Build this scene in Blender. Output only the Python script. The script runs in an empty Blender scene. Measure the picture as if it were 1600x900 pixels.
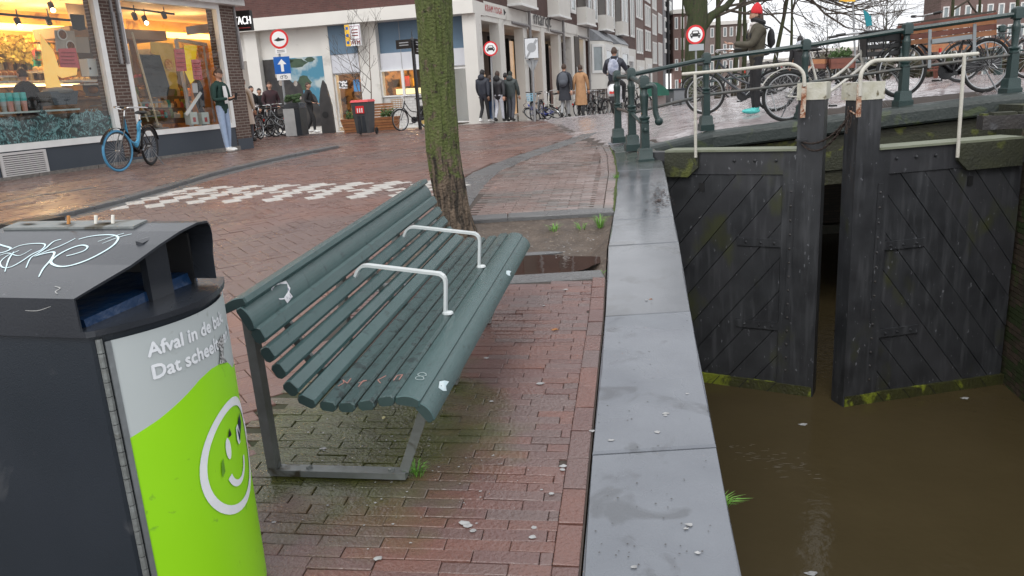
import bpy, bmesh, math, random
from math import radians as R_, sin, cos, pi
from mathutils import Vector, Matrix, noise as mnoise
random.seed(7)
sc = bpy.context.scene
C = bpy.data.collections.new('scene'); sc.collection.children.link(C)

# ---------------------------------------------------------------- camera
FPX = 1210.0
PITCH, ROLL, CAMH = R_(14.57), R_(3.45), 1.5
F_ = Vector((0, cos(PITCH), -sin(PITCH)))
R0 = Vector((1, 0, 0)); U0 = R0.cross(F_)
RR = cos(ROLL)*R0 - sin(ROLL)*U0
UU = sin(ROLL)*R0 + cos(ROLL)*U0
CAM = Vector((0, 0, CAMH))
cd = bpy.data.cameras.new('camera'); cam = bpy.data.objects.new('camera', cd); C.objects.link(cam)
m = Matrix((RR, UU, -F_)).transposed().to_4x4(); m.translation = CAM
cam.matrix_world = m
cd.sensor_width = 36; cd.lens = FPX/1600*36; cd.clip_start = .05; cd.clip_end = 2000
sc.camera = cam

# ---------------------------------------------------------------- light: overcast winter day
SUN_EL, SUN_ROT = R_(48), R_(200)
w = bpy.data.worlds.new('World'); sc.world = w; w.use_nodes = True
nt = w.node_tree; nt.nodes.clear()
out = nt.nodes.new('ShaderNodeOutputWorld'); bg = nt.nodes.new('ShaderNodeBackground')
sky = nt.nodes.new('ShaderNodeTexSky'); sky.sky_type = 'NISHITA'; sky.sun_disc = False
sky.sun_elevation = SUN_EL; sky.sun_rotation = SUN_ROT; sky.air_density = 1.0; sky.dust_density = 6.0; sky.ozone_density = 1.0
hs = nt.nodes.new('ShaderNodeHueSaturation'); hs.inputs['Saturation'].default_value = .10
mixn = nt.nodes.new('ShaderNodeMix'); mixn.data_type = 'RGBA'; mixn.inputs[0].default_value = .72
mixn.inputs[7].default_value = (10.6, 10.8, 11.2, 1)      # even cloud layer
nt.links.new(sky.outputs[0], hs.inputs['Color']); nt.links.new(hs.outputs[0], mixn.inputs[6])
nt.links.new(mixn.outputs[2], bg.inputs['Color']); bg.inputs['Strength'].default_value = .12
nt.links.new(bg.outputs[0], out.inputs[0])
sd = bpy.data.lights.new('sun', 'SUN'); sun = bpy.data.objects.new('sun', sd); C.objects.link(sun)
sd.energy = .7; sd.angle = R_(25); sd.color = (1, .97, .93)
sv = Vector((sin(SUN_ROT)*cos(SUN_EL), cos(SUN_ROT)*cos(SUN_EL), sin(SUN_EL)))
sun.rotation_euler = sv.to_track_quat('Z', 'Y').to_euler()
vs = sc.view_settings; vs.view_transform = 'Standard'; vs.look = 'None'; vs.exposure = 0.32; vs.gamma = 1

# ---------------------------------------------------------------- pixel -> world helpers (photo pixels, 1600 wide)
def ray(x, y): return (F_*FPX + RR*(x-800) - UU*(y-450)).normalized()
def sstep(x, a, b):
    t = min(1, max(0, (x-a)/(b-a))); return t*t*(3-2*t)
def gz(x, y):
    if y < 8: a = .05*y
    elif y < 10: t = (y-8)/2; a = .4+.1*t-.05*t*t
    else: a = .45
    if y > 19: t = min(y, 60)-19; a -= .0055*min(t, 4)**2/2+.022*max(0, t-4)+.022*max(0, t-9)
    if x > 1.6 and y > 9.5:
        a += (.1*min(x-1.6, 6.2)+.09*sstep(y, 11.8, 13)*sstep(x, 2.0, 3.6)*(1-sstep(x, 5, 8)*.5))*sstep(y, 9.5, 11)*(1-sstep(y, 17, 33)*(1-.75*sstep(x, 4, 12)))
    return a
def gnd(x, y, z):
    d = ray(x, y); return CAM + d*((z-CAMH)/d.z)
def G(px, py):
    d = ray(px, py); lo, hi = .5, 3.0; t = .5
    while t < 400:
        p = CAM+d*t
        if p.z < gz(p.x, p.y): break
        lo = t; t *= 1.03
    hi = t
    for i in range(30):
        t = (lo+hi)/2; p = CAM+d*t
        if p.z < gz(p.x, p.y): hi = t
        else: lo = t
    return CAM+d*t
def at(px, py, Y):
    d = ray(px, py); return CAM + d*(Y/d.y)
class Plane:
    """vertical plane: origin O, horizontal direction d, n = outward normal"""
    def __init__(s, O, d, n=None):
        s.O = Vector(O); s.d = Vector((d[0], d[1], 0)).normalized()
        n0 = Vector((-s.d.y, s.d.x, 0))
        if n is not None and n0.dot(Vector((n[0], n[1], 0))) < 0: n0 = -n0
        s.n = n0
    def px(s, x, y, off=0):
        r = ray(x, y); O = s.O+s.n*off; t = (O-CAM).dot(s.n)/r.dot(s.n); p = CAM+r*t
        return (p-O).dot(s.d), p.z
    def P(s, a, z, off=0):
        p = s.O + s.d*a + s.n*off; return Vector((p.x, p.y, z))

# ---------------------------------------------------------------- materials
MATS = {}
def mat(name, c1, c2=None, rough=.6, metal=0, scale=6, fac=.5, bump=0, bscale=40, wet=0, spec=.5, emit=None, estr=0, rnd=0, detail=5, c3=None, s3=2, t3=.55):
    """noise-mixed principled material in world coordinates. rnd: brightness change per object; wet: patches of low roughness; c3: blotches"""
    if name in MATS: return MATS[name]
    M = bpy.data.materials.new(name); M.use_nodes = True; t = M.node_tree; N = t.nodes; L = t.links
    b = N['Principled BSDF']; b.inputs['Metallic'].default_value = metal; b.inputs['Roughness'].default_value = rough
    b.inputs['Specular IOR Level'].default_value = spec
    geo = N.new('ShaderNodeNewGeometry')
    def noi(sc_, det=detail, dist=0):
        n = N.new('ShaderNodeTexNoise'); n.inputs['Scale'].default_value = sc_; n.inputs['Detail'].default_value = det
        n.inputs['Distortion'].default_value = dist; L.new(geo.outputs['Position'], n.inputs['Vector']); return n
    def ramp(src, a, bb):
        r = N.new('ShaderNodeMapRange'); r.inputs[1].default_value = a; r.inputs[2].default_value = bb; L.new(src, r.inputs[0]); return r.outputs[0]
    col = None
    if c2 is not None:
        n = noi(scale); mx = N.new('ShaderNodeMix'); mx.data_type = 'RGBA'
        L.new(ramp(n.outputs[0], .5-fac*.35, .5+fac*.35), mx.inputs[0])
        mx.inputs[6].default_value = (*c1, 1); mx.inputs[7].default_value = (*c2, 1); col = mx.outputs[2]
    else:
        rgb = N.new('ShaderNodeRGB'); rgb.outputs[0].default_value = (*c1, 1); col = rgb.outputs[0]
    if c3 is not None:
        n = noi(s3, 6, .6); mx = N.new('ShaderNodeMix'); mx.data_type = 'RGBA'
        L.new(ramp(n.outputs[0], t3, t3+.08), mx.inputs[0]); L.new(col, mx.inputs[6]); mx.inputs[7].default_value = (*c3, 1); col = mx.outputs[2]
    if rnd:
        oi = N.new('ShaderNodeObjectInfo'); mr = N.new('ShaderNodeMapRange'); mr.inputs[3].default_value = 1-rnd; mr.inputs[4].default_value = 1+rnd
        L.new(oi.outputs['Random'], mr.inputs[0]); hv = N.new('ShaderNodeHueSaturation'); L.new(mr.outputs[0], hv.inputs['Value']); L.new(col, hv.inputs['Color']); col = hv.outputs[0]
    L.new(col, b.inputs['Base Color'])
    if wet:
        n = noi(1.7, 4); r = N.new('ShaderNodeMapRange'); r.inputs[1].default_value = .35; r.inputs[2].default_value = .65
        r.inputs[3].default_value = rough-wet; r.inputs[4].default_value = rough
        L.new(n.outputs[0], r.inputs[0]); L.new(r.outputs[0], b.inputs['Roughness'])
    if bump:
        n = noi(bscale, 4); bp = N.new('ShaderNodeBump'); bp.inputs['Strength'].default_value = bump; bp.inputs['Distance'].default_value = .02
        L.new(n.outputs[0], bp.inputs['Height']); L.new(bp.outputs[0], b.inputs['Normal'])
    if emit:
        b.inputs['Emission Color'].default_value = (*emit, 1); b.inputs['Emission Strength'].default_value = estr
    MATS[name] = M; M['bs'] = 1
    return M
def brickmat(name, c1, c2, mortar, bw=.21, bh=.062, rough=.8, wall=None, mort=.008):
    """running-bond brick relief for far walls; rows follow height, length follows the wall direction"""
    if name in MATS: return MATS[name]
    M = bpy.data.materials.new(name); M.use_nodes = True; t = M.node_tree; N = t.nodes; L = t.links
    b = N['Principled BSDF']; b.inputs['Roughness'].default_value = rough
    geo = N.new('ShaderNodeNewGeometry')
    d = Vector((wall[0], wall[1], 0)).normalized() if wall else Vector((1, 0, 0))
    dt = N.new('ShaderNodeVectorMath'); dt.operation = 'DOT_PRODUCT'; dt.inputs[1].default_value = d; L.new(geo.outputs['Position'], dt.inputs[0])
    sx = N.new('ShaderNodeSeparateXYZ'); L.new(geo.outputs['Position'], sx.inputs[0])
    cx = N.new('ShaderNodeCombineXYZ'); L.new(dt.outputs['Value'], cx.inputs[0]); L.new(sx.outputs[2], cx.inputs[1])
    br = N.new('ShaderNodeTexBrick'); L.new(cx.outputs[0], br.inputs['Vector'])
    br.inputs['Color1'].default_value = (*c1, 1); br.inputs['Color2'].default_value = (*c2, 1); br.inputs['Mortar'].default_value = (*mortar, 1)
    br.inputs['Scale'].default_value = 1; br.inputs['Mortar Size'].default_value = mort; br.inputs['Brick Width'].default_value = bw; br.inputs['Row Height'].default_value = bh
    n = N.new('ShaderNodeTexNoise'); n.inputs['Scale'].default_value = 3; n.inputs['Detail'].default_value = 8; L.new(geo.outputs['Position'], n.inputs['Vector'])
    mr = N.new('ShaderNodeMapRange'); mr.inputs[3].default_value = .7; mr.inputs[4].default_value = 1.25; L.new(n.outputs[0], mr.inputs[0])
    hv = N.new('ShaderNodeHueSaturation'); L.new(mr.outputs[0], hv.inputs['Value']); L.new(br.outputs['Color'], hv.inputs['Color'])
    L.new(hv.outputs[0], b.inputs['Base Color'])
    bp = N.new('ShaderNodeBump'); bp.inputs['Strength'].default_value = .5; bp.inputs['Distance'].default_value = .01; bp.invert = True
    L.new(br.outputs['Fac'], bp.inputs['Height']); L.new(bp.outputs[0], b.inputs['Normal'])
    MATS[name] = M; return M
def glassmat(name, tint=(.9, .93, .93), refl=.9, rough=.02, f0=.04):
    if name in MATS: return MATS[name]
    M = bpy.data.materials.new(name); M.use_nodes = True; t = M.node_tree; N = t.nodes; L = t.links; N.clear()
    o = N.new('ShaderNodeOutputMaterial'); tr = N.new('ShaderNodeBsdfTransparent'); gl = N.new('ShaderNodeBsdfGlossy'); mx = N.new('ShaderNodeMixShader')
    tr.inputs[0].default_value = (*tint, 1); gl.inputs['Roughness'].default_value = rough; gl.inputs['Color'].default_value = (refl, refl, refl, 1)
    fr = N.new('ShaderNodeLayerWeight'); fr.inputs[0].default_value = .5
    pw = N.new('ShaderNodeMath'); pw.operation = 'POWER'; pw.inputs[1].default_value = 4; L.new(fr.outputs['Facing'], pw.inputs[0])
    ad = N.new('ShaderNodeMath'); ad.operation = 'ADD'; ad.inputs[1].default_value = f0; L.new(pw.outputs[0], ad.inputs[0])
    L.new(ad.outputs[0], mx.inputs[0]); L.new(tr.outputs[0], mx.inputs[1]); L.new(gl.outputs[0], mx.inputs[2]); L.new(mx.outputs[0], o.inputs[0])
    MATS[name] = M; return M

# ---------------------------------------------------------------- mesh builder
def frame(d, up=Vector((0, 0, 1))):
    d = Vector(d).normalized()
    if abs(d.dot(up)) > .98: up = Vector((1, 0, 0)) if abs(d.x) < .9 else Vector((0, 1, 0))
    x = up.cross(d).normalized(); y = d.cross(x).normalized(); return x, y, d
class MB:
    def __init__(s, M=None): s.v = []; s.f = []; s.m = []; s.mi = 0; s.M = M
    def add(s, vs, fs, mi=None):
        o = len(s.v); mi = s.mi if mi is None else mi
        s.v += [(s.M @ Vector(p)) if s.M else Vector(p) for p in vs]
        for f in fs: s.f.append([o+i for i in f]); s.m.append(mi)
        return s
    def hexa(s, p, mi=None):
        return s.add(p, [(0, 3, 2, 1), (4, 5, 6, 7), (0, 1, 5, 4), (1, 2, 6, 5), (2, 3, 7, 6), (3, 0, 4, 7)], mi)
    def box(s, a, b, mi=None):
        (x0, y0, z0), (x1, y1, z1) = a, b
        return s.hexa([(x0, y0, z0), (x1, y0, z0), (x1, y1, z0), (x0, y1, z0), (x0, y0, z1), (x1, y0, z1), (x1, y1, z1), (x0, y1, z1)], mi)
    def obox(s, c, ux, uy, uz, mi=None):
        c, ux, uy, uz = map(Vector, (c, ux, uy, uz))
        return s.hexa([c-ux-uy-uz, c+ux-uy-uz, c+ux+uy-uz, c-ux+uy-uz, c-ux-uy+uz, c+ux-uy+uz, c+ux+uy+uz, c-ux+uy+uz], mi)
    def pbox(s, pl, a0, a1, z0, z1, o0, o1, mi=None):
        P = pl.P
        return s.hexa([P(a0, z0, o0), P(a1, z0, o0), P(a1, z0, o1), P(a0, z0, o1), P(a0, z1, o0), P(a1, z1, o0), P(a1, z1, o1), P(a0, z1, o1)], mi)
    def bar(s, a, b, w, h=None, up=Vector((0, 0, 1)), mi=None):
        a, b = Vector(a), Vector(b); h = w if h is None else h
        x, y, d = frame(b-a, up); return s.obox((a+b)/2, x*w/2, y*h/2, (b-a)/2, mi)
    def tube(s, pts, r, n=8, mi=None, caps=True):
        pts = [Vector(p) for p in pts]; k = len(pts); rs = r if isinstance(r, (list, tuple)) else [r]*k
        vs, fs = [], []; px_ = None
        for i, p in enumerate(pts):
            d = (pts[min(i+1, k-1)]-pts[max(i-1, 0)])
            if px_ is None: x, y, _ = frame(d)
            else:
                dn = d.normalized(); x = px_ - dn*px_.dot(dn)
                x = x.normalized() if x.length > 1e-4 else frame(d)[0]; y = dn.cross(x)
            px_ = x
            for j in range(n): a = 2*pi*j/n; vs.append(p+(x*cos(a)+y*sin(a))*rs[i])
        for i in range(k-1):
            for j in range(n): fs.append((i*n+j, i*n+(j+1) % n, (i+1)*n+(j+1) % n, (i+1)*n+j))
        if caps: fs.append(tuple(range(n))[::-1]); fs.append(tuple((k-1)*n+j for j in range(n)))
        return s.add(vs, fs, mi)
    def ring(s, c, ax, rad, r, n=28, k=6, mi=None, sx=1.):
        c = Vector(c); x, y, d = frame(ax); vs, fs = [], []
        for i in range(n):
            a = 2*pi*i/n; e = x*cos(a)+y*sin(a)
            for j in range(k): b = 2*pi*j/k; vs.append(c+e*(rad+r*cos(b))+d*r*sin(b)*sx)
        for i in range(n):
            for j in range(k): fs.append((i*k+j, i*k+(j+1) % k, ((i+1) % n)*k+(j+1) % k, ((i+1) % n)*k+j))
        return s.add(vs, fs, mi)
    def lathe(s, c, prof, n=12, ax=(0, 0, 1), mi=None, sq=False):
        c = Vector(c); x, y, d = frame(ax); vs, fs = [], []
        for (r, z) in prof:
            for j in range(n):
                a = 2*pi*(j+(.5 if sq else 0))/n; q = r*(1/cos(pi/n) if sq else 1)
                vs.append(c+(x*cos(a)+y*sin(a))*q+d*z)
        for i in range(len(prof)-1):
            for j in range(n): fs.append((i*n+j, i*n+(j+1) % n, (i+1)*n+(j+1) % n, (i+1)*n+j))
        fs.append(tuple(range(n))[::-1]); fs.append(tuple((len(prof)-1)*n+j for j in range(n)))
        return s.add(vs, fs, mi)
    def ext(s, poly, vec, mi=None):
        poly = [Vector(p) for p in poly]; vec = Vector(vec); n = len(poly)
        vs = poly+[p+vec for p in poly]
        fs = [tuple(range(n))[::-1], tuple(range(n, 2*n))]+[(i, (i+1) % n, n+(i+1) % n, n+i) for i in range(n)]
        return s.add(vs, fs, mi)
    def ell(s, c, r, n=10, k=7, mi=None, M=None):
        c = Vector(c); vs, fs = [], []
        r = (r, r, r) if not isinstance(r, (tuple, list, Vector)) else r
        for i in range(k+1):
            t = pi*i/k
            for j in range(n):
                a = 2*pi*j/n; p = Vector((sin(t)*cos(a)*r[0], sin(t)*sin(a)*r[1], cos(t)*r[2]))
                vs.append(c+((M @ p) if M else p))
        for i in range(k):
            for j in range(n): fs.append((i*n+j, (i+1)*n+j, (i+1)*n+(j+1) % n, i*n+(j+1) % n))
        return s.add(vs, fs, mi)
    def build(s, name, mats, parent=None, smooth=False, kind=None, world=True):
        me = bpy.data.meshes.new(name)
        off = parent_loc(parent) if (parent is not None and world) else Vector((0, 0, 0))
        me.from_pydata([tuple(p-off) for p in s.v], [], s.f)
        if not isinstance(mats, (list, tuple)): mats = [mats]
        for a in mats: me.materials.append(a)
        if len(mats) > 1: me.polygons.foreach_set('material_index', s.m)
        bm = bmesh.new(); bm.from_mesh(me); bmesh.ops.recalc_face_normals(bm, faces=bm.faces); bm.to_mesh(me); bm.free()
        if smooth:
            me.polygons.foreach_set('use_smooth', [True]*len(me.polygons))
            try: me.set_sharp_from_angle(angle=R_(40))
            except Exception: pass
        me.update()
        o = bpy.data.objects.new(name, me); C.objects.link(o)
        if parent is not None: o.parent = parent
        if kind: o['kind'] = kind
        return o
def parent_loc(p):
    v = Vector((0, 0, 0))
    while p is not None: v += Vector(p.location); p = p.parent
    return v
def tag(o, label=None, cat=None, group=None, kind=None):
    if label: o['label'] = label
    if cat: o['category'] = cat
    if group: o['group'] = group
    if kind: o['kind'] = kind
    return o
def thing(name, label, cat, loc=(0, 0, 0), rz=0, group=None, rot=None):
    o = bpy.data.objects.new(name, None); C.objects.link(o); o.empty_display_size = .2
    o.location = loc; o.rotation_euler = rot if rot else (0, 0, rz)
    return tag(o, label, cat, group)
def copy_tree(o, parent=None):
    c = o.copy(); C.objects.link(c); c.parent = parent
    for ch in list(o.children): copy_tree(ch, c)
    return c
def text_geo(s, size=1., align='LEFT', space=1.):
    cu = bpy.data.curves.new('t', 'FONT'); cu.body = s; cu.size = size; cu.align_x = align; cu.space_character = space; cu.resolution_u = 3
    ob = bpy.data.objects.new('t', cu); C.objects.link(ob)
    bpy.context.view_layer.update()
    me = bpy.data.meshes.new_from_object(ob.evaluated_get(bpy.context.evaluated_depsgraph_get()))
    vs = [tuple(v.co) for v in me.vertices]; fs = [tuple(p.vertices) for p in me.polygons]
    bpy.data.objects.remove(ob); bpy.data.curves.remove(cu); bpy.data.meshes.remove(me)
    return vs, fs
def put_text(mb, s, O, ex, ey, size, align='LEFT', space=1., bold=0, mi=None, sx=1.):
    vs, fs = text_geo(s, size, align, space); O, ex, ey = Vector(O), Vector(ex), Vector(ey)
    offs = [0] if not bold else [-bold, 0, bold]
    nn = ex.cross(ey).normalized()
    for i, q in enumerate(offs):
        mb.add([O+ex*(v[0]*sx+q)+ey*v[1]+nn*i*.0004 for v in vs], fs, mi)
def prefab(name, mats, fn):
    pass
def simplemesh(name, mb, mats):
    o = mb.build(name, mats); me = o.data; bpy.data.objects.remove(o); return me
def clip(poly, nrm, d):
    """keep the side nrm.p <= d of a 2D polygon"""
    out = []
    for i in range(len(poly)):
        a, b = poly[i], poly[(i+1) % len(poly)]
        da = a[0]*nrm[0]+a[1]*nrm[1]-d; db = b[0]*nrm[0]+b[1]*nrm[1]-d
        if da <= 0: out.append(a)
        if (da < 0) != (db < 0) and abs(da-db) > 1e-9:
            t = da/(da-db); out.append((a[0]+(b[0]-a[0])*t, a[1]+(b[1]-a[1])*t))
    return out
def inpoly(x, y, poly):
    c = False; n = len(poly); j = n-1
    for i in range(n):
        xi, yi = poly[i]; xj, yj = poly[j]
        if (yi > y) != (yj > y) and x < (xj-xi)*(y-yi)/(yj-yi)+xi: c = not c
        j = i
    return c
def lerp_tab(tab, y):
    if y <= tab[0][0]: return tab[0][1]
    for (a, va), (b, vb) in zip(tab, tab[1:]):
        if y <= b: return va+(vb-va)*(y-a)/(b-a)
    return tab[-1][1]
# ================================================================ SETTING: ground, paving, water
Q1 = [(-4, -.81), (0, -.17), (1.99, .15), (2.68, .26), (4.19, .51), (5.74, .74), (7.0, .97), (9.1, 1.31), (11.48, 1.61), (12.9, 1.73)]
Q2 = [(-4, -.4), (0, .3), (1.94, .61), (2.58, .72), (4.08, .98), (5.56, 1.25), (6.83, 1.47), (8.86, 1.83), (10.2, 2.06), (11.4, 2.2)]
BL = [(-4, -1.6), (0, -1.35), (7, -.8), (10, -.45), (12, .1), (14, .85), (16.5, 1.72)]
q1 = lambda y: lerp_tab(Q1, y); q2 = lambda y: lerp_tab(Q2, y); bl = lambda y: lerp_tab(BL, y)
kp = [G(*p) for p in [(75, 347), (160, 327), (240, 304), (330, 276), (430, 251), (540, 229)]]
KT = [(-4, -6.2), (7.0, -5.6)]+[(p.y, p.x) for p in kp]
KT = sorted(KT); kx = lambda y: lerp_tab(KT, y)
YK = kp[-1].y
WALLO = (-6.04, 18.07, .43); wall = Plane(WALLO, (-.36888, -.92948), (1, -.3))
def wallx(y): return WALLO[0]+(y-WALLO[1])*(.36888/.92948)
BE = [(1.75, 11.35), (2.3, 11.75), (3.18, 12.15), (4.58, 11.85), (5.84, 11.35), (7.07, 10.85), (9, 10.2), (60, 2)]
be = lambda x: lerp_tab(BE, x)

m_bed = mat('joint_sand', (.045, .032, .026), (.075, .058, .048), rough=.9, scale=30, fac=1)
brk = []
for i, (a, b) in enumerate([((.195, .110, .088), (.155, .085, .070)), ((.215, .117, .092), (.165, .095, .080)), ((.175, .102, .086), (.195, .115, .096)), ((.23, .118, .088), (.18, .10, .078))]):
    brk.append(mat('road_brick_%d' % i, a, b, rough=.42, wet=.22, scale=4, fac=.9, bump=.25, bscale=90, c3=(.15, .10, .088), s3=.45, t3=.50))
m_white = mat('white_paint_brick', (.52, .50, .47), (.36, .34, .31), rough=.5, scale=9, fac=.8, bump=.2, bscale=80, c3=(.22, .17, .15), s3=14, t3=.62)
def add_moss(M, cen, sca, col, amt=.75, ns=5):
    N = M.node_tree.nodes; L = M.node_tree.links; b = N['Principled BSDF']; src = b.inputs['Base Color'].links[0].from_socket
    geo = N.new('ShaderNodeNewGeometry'); sub = N.new('ShaderNodeVectorMath'); sub.operation = 'SUBTRACT'; sub.inputs[1].default_value = cen
    L.new(geo.outputs['Position'], sub.inputs[0]); ml = N.new('ShaderNodeVectorMath'); ml.operation = 'MULTIPLY'; ml.inputs[1].default_value = sca; L.new(sub.outputs[0], ml.inputs[0])
    ln = N.new('ShaderNodeVectorMath'); ln.operation = 'LENGTH'; L.new(ml.outputs[0], ln.inputs[0])
    n = N.new('ShaderNodeTexNoise'); n.inputs['Scale'].default_value = ns; n.inputs['Detail'].default_value = 8; L.new(geo.outputs['Position'], n.inputs['Vector'])
    ad = N.new('ShaderNodeMath'); ad.operation = 'MULTIPLY_ADD'; ad.inputs[1].default_value = 1.1; L.new(n.outputs[0], ad.inputs[0]); L.new(ln.outputs['Value'], ad.inputs[2])
    mr = N.new('ShaderNodeMapRange'); mr.inputs[1].default_value = 1.75; mr.inputs[2].default_value = 1.15; mr.inputs[3].default_value = 0; mr.inputs[4].default_value = amt
    L.new(ad.outputs[0], mr.inputs[0]); mx = N.new('ShaderNodeMix'); mx.data_type = 'RGBA'; L.new(mr.outputs[0], mx.inputs[0]); L.new(src, mx.inputs[6])
    n2 = N.new('ShaderNodeTexNoise'); n2.inputs['Scale'].default_value = 14; n2.inputs['Detail'].default_value = 5; L.new(geo.outputs['Position'], n2.inputs['Vector'])
    m2 = N.new('ShaderNodeMix'); m2.data_type = 'RGBA'; L.new(n2.outputs[0], m2.inputs[0]); m2.inputs[6].default_value = (*[c*.35 for c in col], 1); m2.inputs[7].default_value = (*[c*1.5 for c in col], 1)
    L.new(m2.outputs[2], mx.inputs[7]); L.new(mx.outputs[2], b.inputs['Base Color'])
nb = []
for i, (a, b) in enumerate([((.150, .082, .074), (.115, .064, .058)), ((.165, .084, .070), (.13, .070, .062)), ((.125, .074, .068), (.145, .090, .082)), ((.18, .084, .066), (.13, .068, .058)), ((.145, .094, .088), (.115, .078, .072))]):
    M = mat('pavement_brick_%d' % i, a, b, rough=.40, wet=.24, spec=.65, scale=5, fac=.9, bump=.35, bscale=70)
    add_moss(M, (-.66, 3.0, .15), (1.75, 1.35, 0), (.066, .080, .018), .9); nb.append(M)
add_moss(m_bed, (-.6, 3.0, .15), (1.5, 1.1, 0), (.035, .05, .014), .9)
m_lpave = mat('left_pavement', (.195, .13, .11), (.155, .105, .09), rough=.42, wet=.2, scale=2.5, fac=.9, bump=.2, bscale=60)
m_plat = mat('platform_brick', (.235, .17, .15), (.19, .135, .12), rough=.36, wet=.24, scale=1.3, fac=.9, bump=.2, bscale=60, c3=(.16, .14, .13), s3=.8, t3=.5)
m_kerb = mat('kerb_stone', (.13, .13, .13), (.085, .085, .088), rough=.4, wet=.22, scale=12, fac=1, bump=.3, bscale=60)
m_cop = mat('blue_stone', (.165, .178, .20), (.13, .14, .16), rough=.42, wet=.30, scale=5, fac=.9, bump=.10, bscale=120, c3=(.105, .112, .125), s3=4.5, t3=.57)
add_moss(m_cop, (1.9, 11.3, .5), (1.2, .62, 0), (.085, .10, .08), .7, 2)
m_soil = mat('wet_soil', (.05, .036, .027), (.12, .09, .068), rough=.75, wet=.3, scale=7, fac=.8, bump=1, bscale=38, c3=(.19, .15, .115), s3=30, t3=.60)
m_farroad = mat('far_road', (.15, .105, .095), (.125, .085, .078), rough=.5, wet=.2, scale=.8, fac=.9)
m_wall_dark = brickmat('lock_brick', (.055, .038, .026), (.032, .026, .018), (.02, .02, .014), wall=(1, 0), bw=.22, bh=.065)
m_rwall = mat('lock_wall_brick', (.065, .042, .030), (.035, .030, .018), rough=.7, scale=7, fac=1, bump=.6, bscale=40, c3=(.03, .045, .012), s3=2.2, t3=.5)

def sheet(name, ys, xl, xr, nx, off, M, kind='structure', parent=None, zf=gz):
    mb = MB(); vs = []; fs = []
    for y in ys:
        a, b = xl(y), xr(y)
        for i in range(nx+1): x = a+(b-a)*i/nx; vs.append((x, y, zf(x, y)+off))
    k = nx+1
    for j in range(len(ys)-1):
        for i in range(nx): fs.append((j*k+i, j*k+i+1, (j+1)*k+i+1, (j+1)*k+i))
    mb.add(vs, fs); return mb.build(name, M, parent, kind=kind, smooth=True)
def fr(a, b, n): return [a+(b-a)*i/n for i in range(n+1)]
pavement = sheet('pavement', fr(-3, 4.95, 20), bl, q1, 6, -.009, m_bed)
pave_left = sheet('footpath', fr(4.95, 6.95, 6), bl, lambda y: -1.0, 2, -.009, m_bed)
platform = sheet('pavement', fr(6.98, 16.4, 24), bl, lambda y: q1(y) if y < 12.9 else 1.73+.0*y, 8, -.007, m_bed)
road = sheet('road', fr(-3, 16.4, 40), kx, bl, 10, -.009, m_bed)
road2 = sheet('road', fr(16.4, 27, 24), lambda y: kx(y) if y < YK else -30, lambda y: 1.73, 24, -.009, m_bed)
road3 = sheet('road', fr(27, 60, 30)+fr(64, 400, 12), lambda y: -60-y*.4, lambda y: 80+y, 40, -.002, m_farroad)
deck = MB(); vs = []; fs = []; xs = fr(1.73, 12, 24)+fr(13, 60, 10)
for i, x in enumerate(xs):
    for j in range(13): y = be(x)+(27-be(x))*j/12; vs.append((x, y, gz(x, y)-.005))
for i in range(len(xs)-1):
    for j in range(12): fs.append((i*13+j, (i+1)*13+j, (i+1)*13+j+1, i*13+j+1))
m_deckroad = mat('bridge_paving', (.17, .14, .135), (.13, .105, .10), rough=.38, wet=.22, scale=1.5, fac=.9)
deck.add(vs, fs); deck = deck.build('bridge_deck', m_bed, smooth=True); deck['kind'] = 'structure'
lpav = sheet('pavement', fr(-3, YK, 24), lambda y: wallx(y)-.3, lambda y: kx(y)-.16, 6, .045-.009, m_bed)
# soil in the tree pit, sunk, with a puddle
def pitz(x, y):
    e = min((y-5.12)/.25, (6.86-y)/.35, (x+.98)/.3, (q1(y)-x)/.14); e = max(0, min(1, e))
    t = mnoise.noise(Vector((x*3, y*3, 0)))*.026+mnoise.noise(Vector((x*11, y*11, 3)))*.013+mnoise.noise(Vector((x*27, y*27, 5)))*.006
    bank = .05*sstep(y, 6.0, 6.8)+.05*sstep(-x, -.2, .5)*sstep(y, 5.4, 6.4)
    return -.10*e-.02+t*e+bank*e
vs = []; fs = []; nx, ny = 60, 60
mb = MB()
for j in range(ny+1):
    y = 4.98+(6.97-4.98)*j/ny
    for i in range(nx+1):
        x = -1.02+(q1(y)-.005+1.02)*i/nx; vs.append((x, y, gz(x, y)*.0+.05*5.9+(y-5.9)*.045+pitz(x, y)))
for j in range(ny):
    for i in range(nx): k = nx+1; fs.append((j*k+i, j*k+i+1, (j+1)*k+i+1, (j+1)*k+i))
mb.add(vs, fs); mb.build('soil', m_soil, smooth=True, kind='structure')
m_pud = mat('puddle_water', (.05, .028, .02), (.035, .02, .015), rough=.02, scale=3, fac=.8, spec=.9, bump=.04, bscale=7)
zp = .05*5.9-.070
mb = MB(); n = 40; poly = []
for i in range(n):
    a = 2*pi*i/n; r = 1+.12*sin(3*a+1)+.07*sin(7*a); poly.append((.02+.62*r*cos(a), 5.52+.40*r*sin(a), zp))
mb.add(poly, [tuple(range(n))]); mb.build('puddle', m_pud, kind='structure')

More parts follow.
